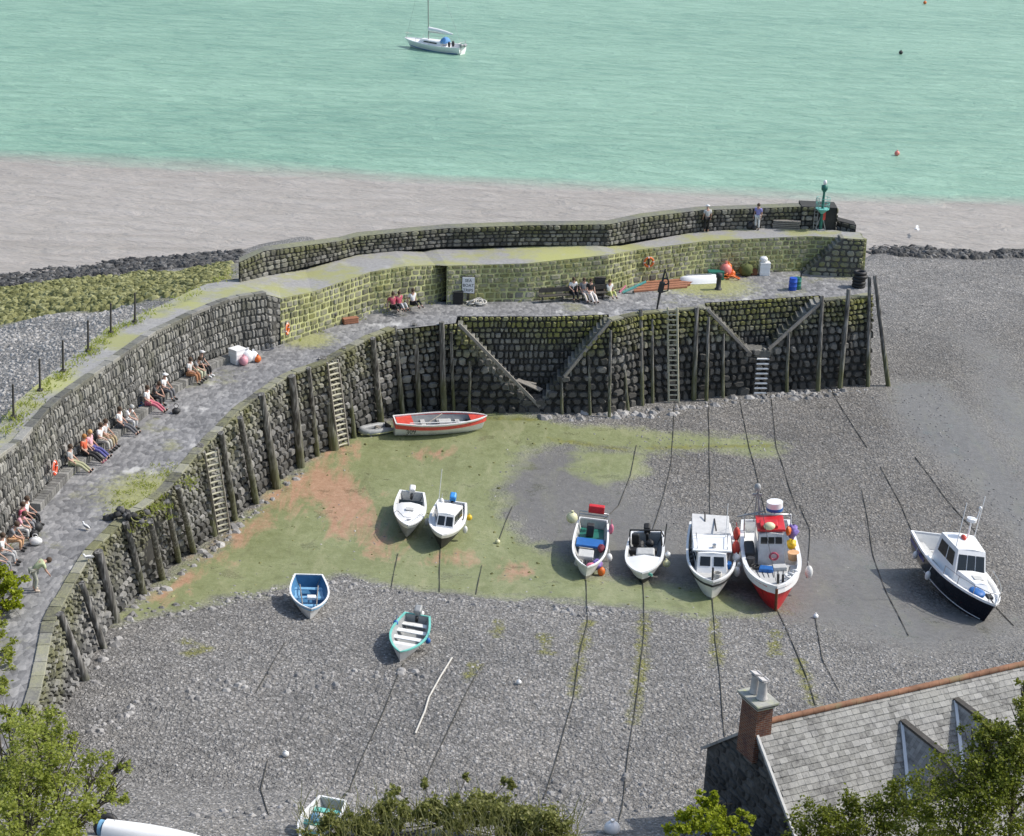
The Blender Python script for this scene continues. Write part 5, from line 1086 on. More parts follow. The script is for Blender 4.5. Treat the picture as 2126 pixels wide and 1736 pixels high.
def person(lab, pos, rz, pose, shirt, trou, hair=(.08, .05, .03), shoes=(.03, .03, .03), hat=None, group='people sitting along the quay'):
    ms = pose_meshes(pose); body, face, sh, tr, so_, hr, ht = ms
    o = bpy.data.objects.new('person', body); col.objects.link(o); o.location = pos; o.rotation_euler = (0, 0, rz); o.scale = (1.1,) * 3; setm(o, SKIN); tag(o, lab, 'person', group)
    for nm, me_, c in (('face', face, None), ('shirt', sh, shirt), ('trousers', tr, trou), ('shoe', so_[0], shoes), ('shoe', so_[1], shoes), ('hat' if hat else 'hair', ht if hat else hr, hat or hair)):
        c_o = bpy.data.objects.new(nm, me_); col.objects.link(c_o); c_o.parent = o; setm(c_o, M_dark if c is None else cloth(c))
    return o
W_, K_, GR, NV, TN = (.8, .8, .79), (.02, .02, .022), (.25, .25, .26), (.04, .05, .12), (.42, .33, .2)
def facing(p):      # towards the harbour, at right angles to the nearest stretch of wall
    best = min(range(len(foot) - 1), key=lambda i: (((foot[i] + foot[i + 1]) / 2) - p).length); d = (foot[best + 1] - foot[best]).to_2d().normalized(); return math.atan2(-d.x, d.y) + math.pi
def fdir(p):
    return facing(p)
def seat(px, py, lab, pose, shirt, trou, dz=0., turn=0., **kw):
    z0 = ZD + {'bench': .5, 'lean': .5, 'stretch': .5, 'floor': .15, 'stand': .9, 'bend': .9}[pose]
    p = P(px, py, z0); best = min(range(len(foot) - 1), key=lambda i: (((foot[i] + foot[i + 1]) / 2) - p).length)
    a, c = foot[best], foot[best + 1]; d = (c - a).to_2d().normalized(); nrm = Vector((d.y, -d.x)); p.z = ZD + dz
    if pose != 'floor' and px < 560:
        off = (p - a).to_2d().dot(nrm); p += (nrm * (.36 - off)).to_3d()
    elif pose == 'floor':
        off = (p - a).to_2d().dot(nrm); p += (nrm * (max(.5, off) - off)).to_3d()
    return person(lab, p, math.atan2(-nrm.x, nrm.y) + turn, pose, shirt, trou, **kw)
seat(62, 1072, 'person in a white top sitting with black bags beside the wall', 'bench', W_, K_)
seat(49, 1084, 'person in a dark pink top sitting behind someone in pale clothes', 'bench', (.5, .1, .16), GR)
seat(35, 1098, 'person in a light pink top sitting by the wall, leaning forward', 'lean', (.75, .4, .45), (.6, .6, .58))
seat(50, 1122, 'person with bare tan legs in a grey top above a striped bag', 'lean', GR, (.6, .36, .2))
seat(33, 1150, 'person in a white shirt and striped trousers behind the bush', 'bench', W_, (.45, .45, .45))
seat(19, 1172, 'person in a turquoise top half hidden by the bush', 'bench', (.1, .5, .45), GR)
seat(160, 962, 'person in a grey top with khaki trousers stretched out beside the red life ring', 'stretch', (.42, .43, .43), (.4, .4, .25))
seat(180, 940, 'person in an orange red top and dark jeans with ginger hair', 'stretch', (.65, .13, .06), K_, hair=(.45, .2, .06), shoes=(.6, .2, .28))
seat(194, 931, 'person in a pink top and blue jeans with fair hair', 'stretch', (.75, .42, .48), (.1, .1, .3), hair=(.6, .36, .15))
seat(204, 915, 'person in a white top and beige trousers with dark hair', 'bench', W_, (.5, .48, .42))
seat(220, 908, 'person in a black and white top with a black bag at their side', 'bench', (.6, .6, .6), TN)
seat(239, 880, 'person in a white jumper and dark grey trousers with legs stretched out', 'stretch', W_, (.12, .12, .13))
seat(261, 872, 'person all in white and pale grey beside another in a white jumper', 'lean', W_, (.6, .6, .6), hair=(.5, .5, .48))
seat(307, 836, 'person in a white shirt and red striped shorts beside a blue bag', 'stretch', W_, (.55, .15, .2))
seat(327, 824, 'person in dark grey clothes next to someone in red striped shorts', 'lean', (.1, .1, .1), (.06, .06, .065))
seat(352, 812, 'person in a white shirt and white sun hat with patterned dark trousers', 'bench', W_, (.15, .15, .16), hat=W_)
seat(414, 780, 'person in a pale grey shirt and brown trousers sitting by the wall', 'bench', (.62, .62, .61), (.42, .2, .1))
seat(433, 774, 'person in a grey top between brown trousers and black clothes', 'lean', (.3, .3, .3), (.6, .62, .45))
seat(453, 768, 'person dressed in black with a white cap and pale shoes', 'bench', K_, K_, hat=(.6, .6, .6), shoes=W_)
seat(791, 632, 'person in a dark red top, left of two in red by the mossy wall', 'floor', (.5, .09, .13), K_, .3)
seat(804, 630, 'person in a dark red top, right of two in red by the mossy wall', 'floor', (.5, .09, .14), (.5, .5, .5), .3)
seat(826, 623, 'person in a white shirt and black trousers beside two in dark red', 'floor', W_, K_, .3)
seat(1189, 606, 'person in a white top and black trousers on the long dark bench', 'bench', W_, K_)
seat(1212, 607, 'person in grey with pale bare legs stretched out from the long dark bench', 'stretch', GR, (.7, .62, .55))
seat(1226, 609, 'person in a black top with pale shorts at the end of the long dark bench', 'stretch', K_, (.75, .7, .65))
seat(1265, 613, 'person in a white shirt and yellow green trousers sitting low by the wall', 'floor', W_, (.5, .52, .2), .15)
p = P(72, 1228, ZD); person('person in a pale yellow green top bending over on the deck near the bush', p, R(-60), 'bend', (.55, .6, .36), (.5, .5, .42), shoes=(.6, .5, .4))
p = P(1466, 482, 8.4); person('person in dark trousers and a white hat standing at the sea parapet', p, R(10), 'stand', (.55, .55, .55), K_, hat=W_, group='people on the upper walkway')
p = P(1571, 478, 8.35); person('person in a lavender top and pale trousers standing on the upper walkway', p, R(150), 'stand', (.32, .3, .62), (.72, .72, .7), group='people on the upper walkway')
# bags
def blob(nm, lab, cat, pos, r, mat, jit=.08, group=None, extra=None):
    mb = MB(); mb.ell((0, 0, r[2] * .9), r, 0, 12, 8, jit=jit)
    if extra: extra(mb)
    return tag(mb.build(nm, [mat] if not isinstance(mat, list) else mat, None, pos), lab, cat, group)
def strap(mb): mb.torus((0, 0, .42), .12, .018, 0, 12, 5, (R(90), 0, 0))
blob('bag', 'black bag among the people in pink by the tall wall', 'bag', P(75, 1103, ZD), (.3, .25, .25), M_dark, .1, None, strap)
blob('bag', 'black bag on the ground beside the striped top', 'bag', P(69, 1116, ZD), (.25, .2, .2), M_black, .1, None, strap)
blob('bag', 'striped pale bag on the ground by the tan legged person', 'bag', P(74, 1131, ZD), (.3, .22, .2), M_white, .1, None, strap)
blob('bag', 'bright blue bag left of the red striped shorts', 'bag', P(293, 855, ZD), (.26, .2, .2), M_tarpb, .1, None, strap)
blob('bag', 'black bag right of the black and white top', 'bag', P(232, 918, ZD), (.22, .18, .22), M_black, .1, None, strap)
blob('bag', 'dark bag on the deck below the white sun hat', 'bag', P(366, 858, ZD), (.24, .2, .16), M_dark, .1, None, strap)

# ---------------------------------------------------------------- life rings
def lifering(px, py, z, lab, rot, mat=M_orange):
    p = P(px, py, z); t = thing('life_ring', lab, 'life ring', p, 0, 'orange life rings on the quay walls'); t.rotation_euler = rot
    part('ring', [mat, M_white2], t, lambda mb: mb.torus((0, 0, 0), .3, .075, lambda f: 1 if (f * 4) % 1 < .12 else 0, 32, 8)); part('grab_rope', [M_rope], t, lambda mb: mb.torus((0, 0, 0), .4, .014, 0, 24, 5)); part('bracket', [M_woodd], t, lambda mb: mb.box((0, 0, -.1), (.12, .75, .05), 0))
    return t
a_ = math.atan2(foot[3].y - foot[2].y, foot[3].x - foot[2].x)
lifering(110, 970, 7.1, 'bright red orange life ring on the tall grey wall near the seated people', (R(90), 0, a_ ), pm('red_orange', (.75, .09, .03), .45)).location += Vector((.1, -.1, 0))
lifering(592, 680, 7.2, 'orange life ring on the mossy wall where the two walls meet', (R(90), 0, a_ - R(6))).location += Vector((.15, -.25, 0))
_lr = lifering(1347, 543, 7.4, 'orange life ring on the mossy wall above the red boards', (R(90), 0, R(12))); _lr.location = clampY(PY(1347, 543, clampY(P(1347, 543, 7.4), 0).y), .12)
# ---------------------------------------------------------------- sign
p = P(972, 622, ZD); p.y -= .75; t = thing('sign', 'white notice board with black lettering against the mossy wall', 'sign', p)
part('board', [M_white2], t, lambda mb: mb.box((0, 0, 1.2), (.78, .05, 1.05), 0, None, .01)); part('frame', [M_dark], t, lambda mb: (mb.box((0, .035, 1.2), (.86, .03, 1.13), 0))); part('post', [M_woodd], t, lambda mb: mb.box((0, .06, .45), (.1, .08, 1.6), 0))
for i, tx in enumerate(('SEA', 'BOAT', 'TRIPS')):
    text_obj(tx, .27, M_black, t, (0, -.03, 1.42 - i * .32), (R(90), 0, 0))
# ---------------------------------------------------------------- deck gear
def crate(lab, p, sz, mat, rz=0., group='crates and boxes on the quay', cat='crate', nm='crate', lidm=None):
    t = thing(nm, lab, cat, p, rz, group); x, y, z = sz
    def fn(mb): mb.box((0, 0, z / 2), (x, y, z), 0, None, .02); [mb.box((s2 * x * .5, 0, z * q), (.03, y * .96, z * .12), 0) for s2 in (-1, 1) for q in (.25, .7)]; [mb.box((0, s2 * y * .5, z * q), (x * .96, .03, z * .12), 0) for s2 in (-1, 1) for q in (.25, .7)]
    part('body', [mat], t, fn); part('lid', [lidm or mat], t, lambda mb: mb.box((0, 0, z + .03), (x * 1.05, y * 1.05, .06), 0, None, .015)); return t
crate('tall white chest standing against the grey wall beside white buoys', P(493, 752, ZD), (.75, .7, .8), M_white2, R(50), nm='fish_box', cat='box')
crate('low orange brown box at the foot of the mossy wall', P(727, 671, ZD), (.95, .4, .3), M_brick, R(30), nm='fish_box', cat='box')
crate('small black bin beside the white notice board', P(951, 630, ZD), (.62, .5, .75), M_black, 0, nm='bin', cat='bin')
crate('dark noticeboard cabinet on the mossy wall behind the bench', P(1243, 606, ZD) - Vector((0, .75, 0)), (.7, .3, 1.2), M_woodd, 0, nm='cabinet', cat='cabinet')
crate('white lidded chest near the stair block', clampY(P(1584, 566, ZD), .5), (.7, .6, .85), M_white2, R(5), nm='fish_box', cat='box')
crate('small rust orange crate leaning by the white lidded chest', clampY(P(1563, 567, ZD), .4), (.42, .4, .35), M_rust, R(10))
crate('green fish tub full of gear near the salmon buoys', clampY(P(1483, 571, ZD), .8), (1.05, .6, .5), M_green, R(4), nm='fish_box', cat='box')
blob('bag', 'white sack lying on the white lidded chest', 'sack', clampY(P(1584, 566, ZD), .5) + Vector((-.1, 0, .9)), (.3, .25, .22), M_white2, .12)
def dbuoy(px, py, r, mat, lab, dz=0.):
    mb = MB(); mb.ell((0, 0, r), (r, r, r * 1.08), 0, 16, 12); mb.cyl((0, 0, r * 2), r * .2, r * .3, 0, 10); mb.torus((0, 0, r * 2.3), r * .18, r * .06, 0, 12, 5, (R(90), 0, 0))
    tag(mb.build('mooring_buoy', [mat], None, clampY(P(px, py, ZD + dz), .55) if px > 1400 else P(px, py, ZD + dz)), lab, 'buoy', 'buoys stored on the quay')
dbuoy(514, 752, .36, M_white2, 'large white buoy touching the tall white chest'); dbuoy(526, 750, .3, M_white2, 'smaller white buoy between a white and an orange one'); dbuoy(506, 758, .26, pm('pink_buoy', (.75, .35, .4), .5), 'pink buoy in front of the white ones'); dbuoy(535, 752, .2, M_orange, 'small orange buoy at the end of the white buoys')
dbuoy(1502, 560, .42, M_pinkbuoy, 'big salmon pink buoy above the orange ropes', .1); dbuoy(1509, 553, .24, M_orange, 'small orange buoy on top of the rope heap', .5); dbuoy(1516, 563, .22, M_orange, 'orange buoy beside the big salmon one')
t = thing('rope_heap', 'heap of orange rope in front of the salmon buoy', 'rope', clampY(P(1512, 572, ZD), .9)); part('coil', [M_orange], t, lambda mb: [mb.torus((random.uniform(-.5, .5), random.uniform(-.2, .2), .08 + .05 * i), random.uniform(.2, .35), .04, 0, 18, 6, (random.uniform(-.4, .4), random.uniform(-.4, .4), 0)) for i in range(7)])
blob('net_pile', 'heap of dull green netting against the mossy wall', 'fishing net', clampY(P(1545, 566, ZD), .5), (.5, .4, .45), pm('green_net', (.12, .14, .04), .9, .5, 12.), .16)
t = thing('net_pile', 'pale tangle of nets and rope under the notice board', 'fishing net', P(981, 633, ZD)); part('netting', [M_rope], t, lambda mb: [mb.torus((random.uniform(-.5, .6), random.uniform(-.15, .2), .1 + .05 * (i % 4)), random.uniform(.15, .3), .05, 0, 14, 6, (random.uniform(-.5, .5), random.uniform(-.5, .5), 0)) for i in range(9)])
# upturned white dinghy on the deck
h = Hull(2.6, 1.2, .45, stern=.8, sheer=.08, rake=.15); p = P(1447, 585, ZD); b = thing('upturned_dinghy', 'small white dinghy lying upside down on the red boards', 'dinghy', p + Vector((0, 0, .47)))
b.rotation_euler = (R(180), 0, R(-75)); part('hull', [M_white2], b, lambda mb: h.outer(mb)); part('gunwale', [M_white2], b, lambda mb: h.rim(mb, .07, .05)); part('keel', [M_grey], b, lambda mb: mb.box((0, -.1, -.03), (.05, 1.8, .08), 0))
t = thing('board_stack', 'low platform of brick red boards beside the upturned dinghy', 'boards', (0, 0, 0)); part('board', [M_brick], t, lambda mb: [mb.prism([P(1316 + k, 608 - j * 5, ZD), P(1427 + k, 598 - j * 4.2, ZD), P(1427 + k, 594.5 - j * 4.2, ZD), P(1316 + k, 604 - j * 5, ZD)], ZD + .005, ZD + .12 + .02 * j, 0, rnd=random.random()) for j, k in ((0, 0), (1, 6), (2, 12), (3, 14))])
t = thing('oars', 'bundle of turquoise and pink poles leaning on the mossy wall', 'poles', clampY(P(1292, 602, ZD), .5)); part('pole', [M_turq], t, lambda mb: [mb.tube([(.0, -.1 - .12 * i, .05), (1.5, .1 - .12 * i, .8)], .05, 6) for i in range(3)]); part('pole', [pm('pink_plastic', (.75, .2, .3))], t, lambda mb: mb.tube([(-.2, -.2, .05), (.2, .2, .4)], .06, 6))
t = thing('bench', 'long dark bench against the mossy wall', 'bench', (0, 0, 0)); ba, bb_ = P(1118, 626, ZD), P(1258, 617, ZD); ba.y -= .25; bb_.y -= .25
part('seat', [M_woodd], t, lambda mb: mb.beam(ba + Vector((0, 0, .43)), bb_ + Vector((0, 0, .43)), .42, .06, 0)); part('backrest', [M_woodd], t, lambda mb: mb.beam(ba + Vector((0, .2, .75)), bb_ + Vector((0, .2, .75)), .05, .3, 0))
for f in (.05, .35, .65, .95): part('leg', [M_dark], t, lambda mb: mb.box(ba.lerp(bb_, f) + Vector((0, 0, .2)), (.08, .36, .4), 0))
# bollard, winch post, derrick, tyres, barrels
def bollard(px, py, lab, hgt=.8, r=.16):
    mb = MB(); mb.tube([(0, 0, 0), (0, 0, .08), (0, 0, .1), (0, 0, hgt * .7), (0, 0, hgt * .78), (0, 0, hgt), (0, 0, hgt + .04)], [r * 1.5, r * 1.4, r, r * .9, r * 1.3, r * 1.25, r * .5], 14); tag(mb.build('bollard', [M_dark], None, P(px, py, ZD)), lab, 'bollard', 'iron bollards')
bollard(692, 675, 'short dark bollard below the mossy wall near the slanting quay'); bollard(1491, 601, 'tall dark bollard in front of the green fish tub', 1.1, .17)
t = thing('derrick', 'dark leaning iron derrick post standing near the quay edge', 'crane', P(1364, 642, ZD)); part('post', [M_dark], t, lambda mb: mb.tube([(0, 0, 0), (.15, 0, 1.4), (.35, .05, 2.7)], [.06, .09, .05], 8)); part('winch', [M_dark], t, lambda mb: (mb.box((.17, -.05, 1.5), (.34, .28, .7), 0, (0, R(10), 0), .04), mb.torus((.4, -.1, 1.9), .2, .05, 0, 16, 6, (R(80), 0, 0)))); part('chain', [M_chain], t, lambda mb: mb.tube([(.35, 0, 2.6), (.62, -.1, 1.9), (.6, -.1, 1.3), (.25, -.1, 1.2)], .05, 6))
t = thing('tyre_stack', 'stack of black tyres at the right end of the deck', 'tyres', P(1783, 596, ZD), 0)
for i in range(5): part('tyre', [M_black], t, lambda mb: mb.torus((random.uniform(-.06, .06), random.uniform(-.06, .06), .12 + .22 * i), .34, .13, 0, 22, 8))
def barrel(px, py, mat, lab, hh=.85):
    mb = MB(); mb.tube([(0, 0, 0), (0, 0, .05), (0, 0, hh * .3), (0, 0, hh * .32), (0, 0, hh * .35), (0, 0, hh * .66), (0, 0, hh * .68), (0, 0, hh * .7), (0, 0, hh)], [.25, .27, .27, .29, .27, .27, .29, .27, .26], 18); tag(mb.build('barrel', [mat], None, P(px, py, ZD)), lab, 'barrel', 'barrels on the deck')
barrel(1645, 602, pm('barrel_blue', (.02, .09, .5), .4), 'blue barrel standing alone with a green one on the open deck'); barrel(1654, 600, M_green, 'green barrel touching the blue one on the open deck', .8)
mb = MB(); mb.tube([(0, 0, 0), (.05, 0, 1.1), (.3, 0, 1.35)], .05, 8); mb.box((0, 0, .03), (.3, .3, .06)); tag(mb.build('standpipe', [M_dark], None, P(1659, 600, ZD)), 'dark bent standpipe right of the barrels', 'standpipe')
t = thing('slat_stack', 'low stack of pale slats against the parapet by the pier head', 'timber stack', P(1630, 477, 8.35)); part('slat', [M_wood], t, lambda mb: [mb.box((random.uniform(-.1, .1), .1, .08 + i * .13), (1.9, .4, .08), 0, (0, 0, random.uniform(-.03, .03))) for i in range(5)])
blob('bag', 'dark rucksack with a white bag lying beside the person in lavender', 'rucksack', P(1556, 477, 8.35), (.25, .2, .3), M_dark, .1, None, lambda mb: mb.ell((.3, -.1, .18), (.2, .18, .18), 0, 10, 6))
# beacon
p = P(1702, 479, 8.3); p.y -= .15; t = thing('harbour_light', 'slim green harbour light with a railed platform and white lamp on the pier head', 'beacon', p); t.scale = (.85, .85, .8)
part('pole', [M_green], t, lambda mb: mb.tube([(0, 0, 0), (0, 0, 3.9)], [.13, .09], 12)); part('base', [M_grey], t, lambda mb: (mb.box((0, 0, .1), (.7, .7, .2), 0, None, .03), mb.tube([(-.45, 0, 0), (-.1, 0, 1.3)], .04, 6), mb.tube([(.45, 0, 0), (.1, 0, 1.3)], .04, 6)))
part('platform', [M_turq], t, lambda mb: (mb.cyl((0, 0, 2.0), .55, .06, 0, 18), mb.tube([(0, 0, 1.6), (0, 0, 2.0)], [.15, .5], 12))); part('railing', [M_turq], t, lambda mb: [mb.torus((0, 0, z), .55, .02, 0, 22, 5) for z in (2.5, 3.0)] + [mb.tube([(.55 * math.cos(i * .785), .55 * math.sin(i * .785), 2.03), (.55 * math.cos(i * .785), .55 * math.sin(i * .785), 3.0)], .02, 5) for i in range(8)])
part('lantern', [M_green], t, lambda mb: (mb.tube([(0, 0, 3.5), (0, 0, 3.75), (0, 0, 4.1), (0, 0, 4.15)], [.09, .26, .26, .1], 14))); part('lamp', [M_white2], t, lambda mb: mb.ell((0, 0, 4.35), (.16, .16, .24), 0, 12, 8)); part('sign_plate', [M_redd], t, lambda mb: mb.box((.2, -.1, 1.45), (.2, .03, .8), 0))
part('ladder', [M_grey], t, lambda mb: [mb.tube([(-.35, -.15, .2), (-.35, -.15, 3.0)], .025, 5), mb.tube([(-.62, -.15, .2), (-.62, -.15, 3.0)], .025, 5)] + [mb.tube([(-.62, -.15, .4 + .3 * i), (-.35, -.15, .4 + .3 * i)], .018, 5) for i in range(9)])
# handrail posts on the path
for k, (px, py) in enumerate([(28, 866), (83, 811), (131, 771), (183, 728), (230, 691), (280, 668)]):
    p = P(px, py, 9.6); mb = MB(); mb.tube([(0, 0, -.6), (0, 0, 0), (.06, 0, 1.62)], [.07, .06, .05], 8); mb.ell((.06, 0, 1.62), .06, 0, 8, 6); mb.box((0, 0, .03), (.26, .26, .1))
    tag(mb.build('railing_post', [M_woodd], None, p), f'thin dark post along the seaward side of the path, {ordw(k)} from the near end', 'post', 'thin posts beside the path')
# gulls
def gull(p, rz, lab):
    t = thing('gull', lab, 'gull', p, rz, 'gulls around the harbour')
    part('body', [M_white2], t, lambda mb: (mb.ell((0, 0, .17), (.08, .2, .085), 0, 12, 8, (R(15), 0, 0)), mb.tube([(0, .14, .22), (0, .19, .3)], [.05, .04], 8), mb.ell((0, .21, .33), (.045, .06, .045), 0, 10, 6))); part('wing', [M_grey], t, lambda mb: mb.ell((.07, -.06, .19), (.02, .2, .055), 0, 8, 6, (R(10), 0, 0))); part('wing', [M_grey], t, lambda mb: mb.ell((-.07, -.06, .19), (.02, .2, .055), 0, 8, 6, (R(10), 0, 0))); part('beak', [M_yellow], t, lambda mb: mb.tube([(0, .25, .33), (0, .32, .315)], [.018, .006], 6)); part('leg', [M_yellow], t, lambda mb: mb.tube([(.03, 0, 0), (.03, 0, .12)], .008, 5)); part('leg', [M_yellow], t, lambda mb: mb.tube([(-.03, 0, 0), (-.03, 0, .12)], .008, 5))
gull(P(184, 1164, ZD + .1), R(120), 'white gull standing at the quay edge by the second thick post'); gull(P(180, 1100, ZD), R(60), 'white gull on the open deck beside the mossy slipway')
p = Pg(1900, 487) if False else P(1903, 483, .1); t = thing('gull', 'white gull flying low over the silty water right of the pier', 'gull', p, R(80), 'gulls around the harbour'); part('body', [M_white2], t, lambda mb: mb.ell((0, 0, .3), (.09, .26, .09), 0)); part('wing', [M_white2], t, lambda mb: (mb.add([(.04, .12, .33), (.55, .1, .5), (1.0, -.1, .42), (.5, -.12, .47), (.04, -.1, .33)], [(0, 1, 2, 3, 4)]), mb.add([(.04, .12, .31), (.55, .1, .48), (1.0, -.1, .41), (.5, -.12, .45), (.04, -.1, .31)], [(4, 3, 2, 1, 0)]))); part('wing', [M_white2], t, lambda mb: (mb.add([(-.04, .12, .33), (-.55, .1, .5), (-1.0, -.1, .42), (-.5, -.12, .47), (-.04, -.1, .33)], [(4, 3, 2, 1, 0)]), mb.add([(-.04, .12, .31), (-.55, .1, .48), (-1.0, -.1, .41), (-.5, -.12, .45), (-.04, -.1, .31)], [(0, 1, 2, 3, 4)])))
# marker buoys
def fbuoy(px, py, mat, lab, r=.28, ground=False):
    p = Pg(px, py) if ground else P(px, py, -.15); mb = MB(); mb.ell((0, 0, r * .7), (r, r, r * .9), 0, 12, 8); mb.cyl((0, 0, r * 1.4), r * .25, r * .5, 0, 8); tag(mb.build('marker_buoy', [mat], None, p), lab, 'buoy', 'loose mooring buoys')
fbuoy(1862, 322, M_pinkbuoy, 'pale pink buoy floating on the turquoise sea'); fbuoy(1920, 8, M_orange, 'distant orange buoy at the top of the sea'); fbuoy(1870, 112, M_dark, 'distant dark buoy on the turquoise sea'); fbuoy(1033, 1128, M_cream, 'small cream buoy at the end of a chain on the green mud', .14, True); fbuoy(1693, 1283, M_white2, 'small white buoy on the grey mud right of the red trawler', .14, True); fbuoy(1270, 1730, M_white2, 'white buoy at the bottom edge beside the brambles', .3, True); fbuoy(874, 1278, M_white, 'small white float on the shingle behind the turquoise rimmed dinghy', .16, True); fbuoy(1077, 1420, M_white, 'tiny white float alone on the shingle', .12, True); fbuoy(593, 1570, M_white, 'tiny white float lying on the lower left shingle', .14, True)

# ---------------------------------------------------------------- mooring lines
CH = [([(1216, 1196), (1220, 1290), (1205, 1350), (1190, 1450), (1160, 1560), (1128, 1660)], 'from the green fishing boat'), ([(1335, 1206), (1338, 1300), (1326, 1420), (1305, 1560), (1284, 1710)], 'from the boat full of black gear'), ([(1479, 1240), (1485, 1330), (1495, 1420), (1504, 1530)], 'from the boat with the canvas cover'), ([(1612, 1262), (1642, 1330), (1672, 1400), (1692, 1465)], 'from the red trawler'), ([(1693, 1285), (1706, 1370), (1742, 1435)], 'from the white buoy near the trawler'), ([(1790, 1020), (1812, 1150), (1838, 1225), (1886, 1320)], 'between the trawler and the navy motorboat'), ([(1828, 970), (1868, 1045), (1892, 1100)], 'behind the stern of the navy motorboat'), ([(1900, 950), (1958, 1030), (2030, 1110)], 'behind the cabin of the navy motorboat'), ([(2068, 1262), (2105, 1300)], 'at the bow of the navy motorboat'), ([(914, 1138), (912, 1230)], 'from the white cabin boat'), ([(826, 1150), (812, 1222)], 'from the white open motorboat'), ([(1064, 1052), (1048, 1090), (1034, 1126)], 'with a cream buoy'), ([(1400, 845), (1394, 960), (1378, 1030), (1352, 1108)], 'under the tall ladder'), ([(1322, 925), (1308, 990), (1285, 1050), (1250, 1082)], 'left of the tall ladder'), ([(1471, 838), (1473, 960), (1474, 1095)], 'behind the canvas cover'), ([(1537, 835), (1556, 930), (1576, 1010), (1590, 1070)], 'below the small stair landing'), ([(1602, 830), (1612, 930), (1638, 1010), (1655, 1060)], 'right of the small stair landing'), ([(1660, 1050), (1682, 1100), (1676, 1200)], 'beside the trawler rail'), ([(1722, 800), (1748, 850), (1800, 930)], 'near the outer posts'), ([(838, 1378), (795, 1480), (745, 1590), (704, 1662)], 'running to the turquoise dinghy'), ([(1004, 1378), (962, 1450), (925, 1530), (888, 1610)], 'left of the brambles'), ([(592, 1335), (560, 1390), (530, 1440)], 'below the blue dinghy'), ([(560, 1700), (540, 1640), (556, 1580)], 'on the lower left shingle'), ([(1000, 1175), (988, 1235)], 'on the orange tinted mud')]
for pts, wh in CH:
    q = [Pg(*p) for p in pts]; L = lin(q); nn = max(6, int(L[-1] / .6)); out = []
    for i in range(nn + 1):
        u = L[-1] * i / nn; k = max(j for j in range(len(L) - 1) if L[j] <= u + 1e-6); p = q[k].lerp(q[k + 1], min(1, (u - L[k]) / (L[k + 1] - L[k]))); x = p.x + .012 * math.sin(u * .9 + len(pts)); out.append(Vector((x, p.y, G(x, p.y) + .035)))
    mb = MB(); mb.tube(out, [random.uniform(.012, .026) for _ in out], 6); tag(mb.build('mooring_chain', [M_chain], None), 'dark mooring chain on the harbour bed ' + wh, 'mooring chain', 'mooring chains on the harbour bed')
q = [Pg(*p) for p in [(938, 1368), (915, 1405), (890, 1450), (882, 1478), (862, 1525)]]; mb = MB(); mb.tube([p + Vector((0, 0, .05)) for p in q], .045, 6); tag(mb.build('mooring_rope', [M_rope], None), 'pale rope lying on the shingle below the turquoise rimmed dinghy', 'rope')
q = [Pg(1612, 1266) + Vector((.1, .35, 1.9)), Pg(1600, 1290)]; 

# ---------------------------------------------------------------- loose rocks
def rocks(name, polys, n, s0, s1, mat, seed, dens=None):
    random.seed(seed); mb = MB(); wp_ = [wpoly(p) for p in polys]; box = [(min(v.x for v in w_), max(v.x for v in w_), min(v.y for v in w_), max(v.y for v in w_)) for w_ in wp_]
    area = [(b_[1] - b_[0]) * (b_[3] - b_[2]) for b_ in box]
    for w_, b_, a in zip(wp_, box, area):
        k = int(n * a / sum(area)); X = np.random.RandomState(seed).uniform(b_[0], b_[1], k); Y = np.random.RandomState(seed + 1).uniform(b_[2], b_[3], k); ins = sdist(X, Y, w_) > 0
        Z = Gn(X, Y)
        for x, y, z, ok in zip(X, Y, Z, ins):
            if not ok: continue
            s2 = s0 + (s1 - s0) * random.random() ** 2.5
            a1 = random.uniform(0, 6.28); ca, sa = math.cos(a1), math.sin(a1); vs = []
            for (px, py, pz) in ((1, 0, 0), (.45, .9, .05), (-.6, .75, 0), (-1, -.1, .05), (-.4, -.85, 0), (.6, -.8, .05), (.45, .1, .62), (-.2, .42, .58), (-.42, -.3, .66), (.15, -.42, .55)):
                j = random.uniform(.8, 1.2); px, py = px * j * s2, py * j * s2 * .8; vs.append((x + px * ca - py * sa, y + px * sa + py * ca, z - .03 + pz * s2 * random.uniform(.75, 1.1)))
            mb.add(vs, [(0, 1, 6), (1, 7, 6), (1, 2, 7), (2, 3, 7), (3, 8, 7), (3, 4, 8), (4, 9, 8), (4, 5, 9), (5, 6, 9), (5, 0, 6), (6, 7, 8, 9)], 0, False, random.random())
    o = mb.build(name, [mat]); o['kind'] = 'stuff'; return o
M_peb = stone_mat('pebble_stone', [(.0, (.15, .146, .14)), (.4, (.27, .262, .252)), (.7, (.37, .36, .345)), (1., (.55, .535, .515))], bump=.3)
M_pebD = stone_mat('damp_pebble', [(.0, (.1, .098, .094)), (.4, (.2, .195, .187)), (.7, (.28, .272, .26)), (1., (.45, .44, .42))], bump=.3)
M_rockG = stone_mat('weedy_rock', [(0., (.08, .085, .02)), (.5, (.2, .2, .07)), (1., (.38, .38, .2))]); M_rockD = stone_mat('dark_rock', [(0., (.02, .02, .02)), (.6, (.09, .088, .083)), (1., (.3, .29, .28))])
SH1 = [(150, 1460), (330, 1270), (640, 1205), (740, 1200), (1000, 1245), (1300, 1265), (1600, 1280), (1760, 1320), (1960, 1370), (2126, 1340), (2250, 1736), (2000, 1760), (100, 1760)]
SH2 = [(1300, 860), (1800, 810), (1960, 800), (1980, 900), (2060, 1000), (2200, 1100), (2200, 1260), (1960, 1180), (1850, 1130), (1640, 1110), (1400, 1100), (1340, 960)]
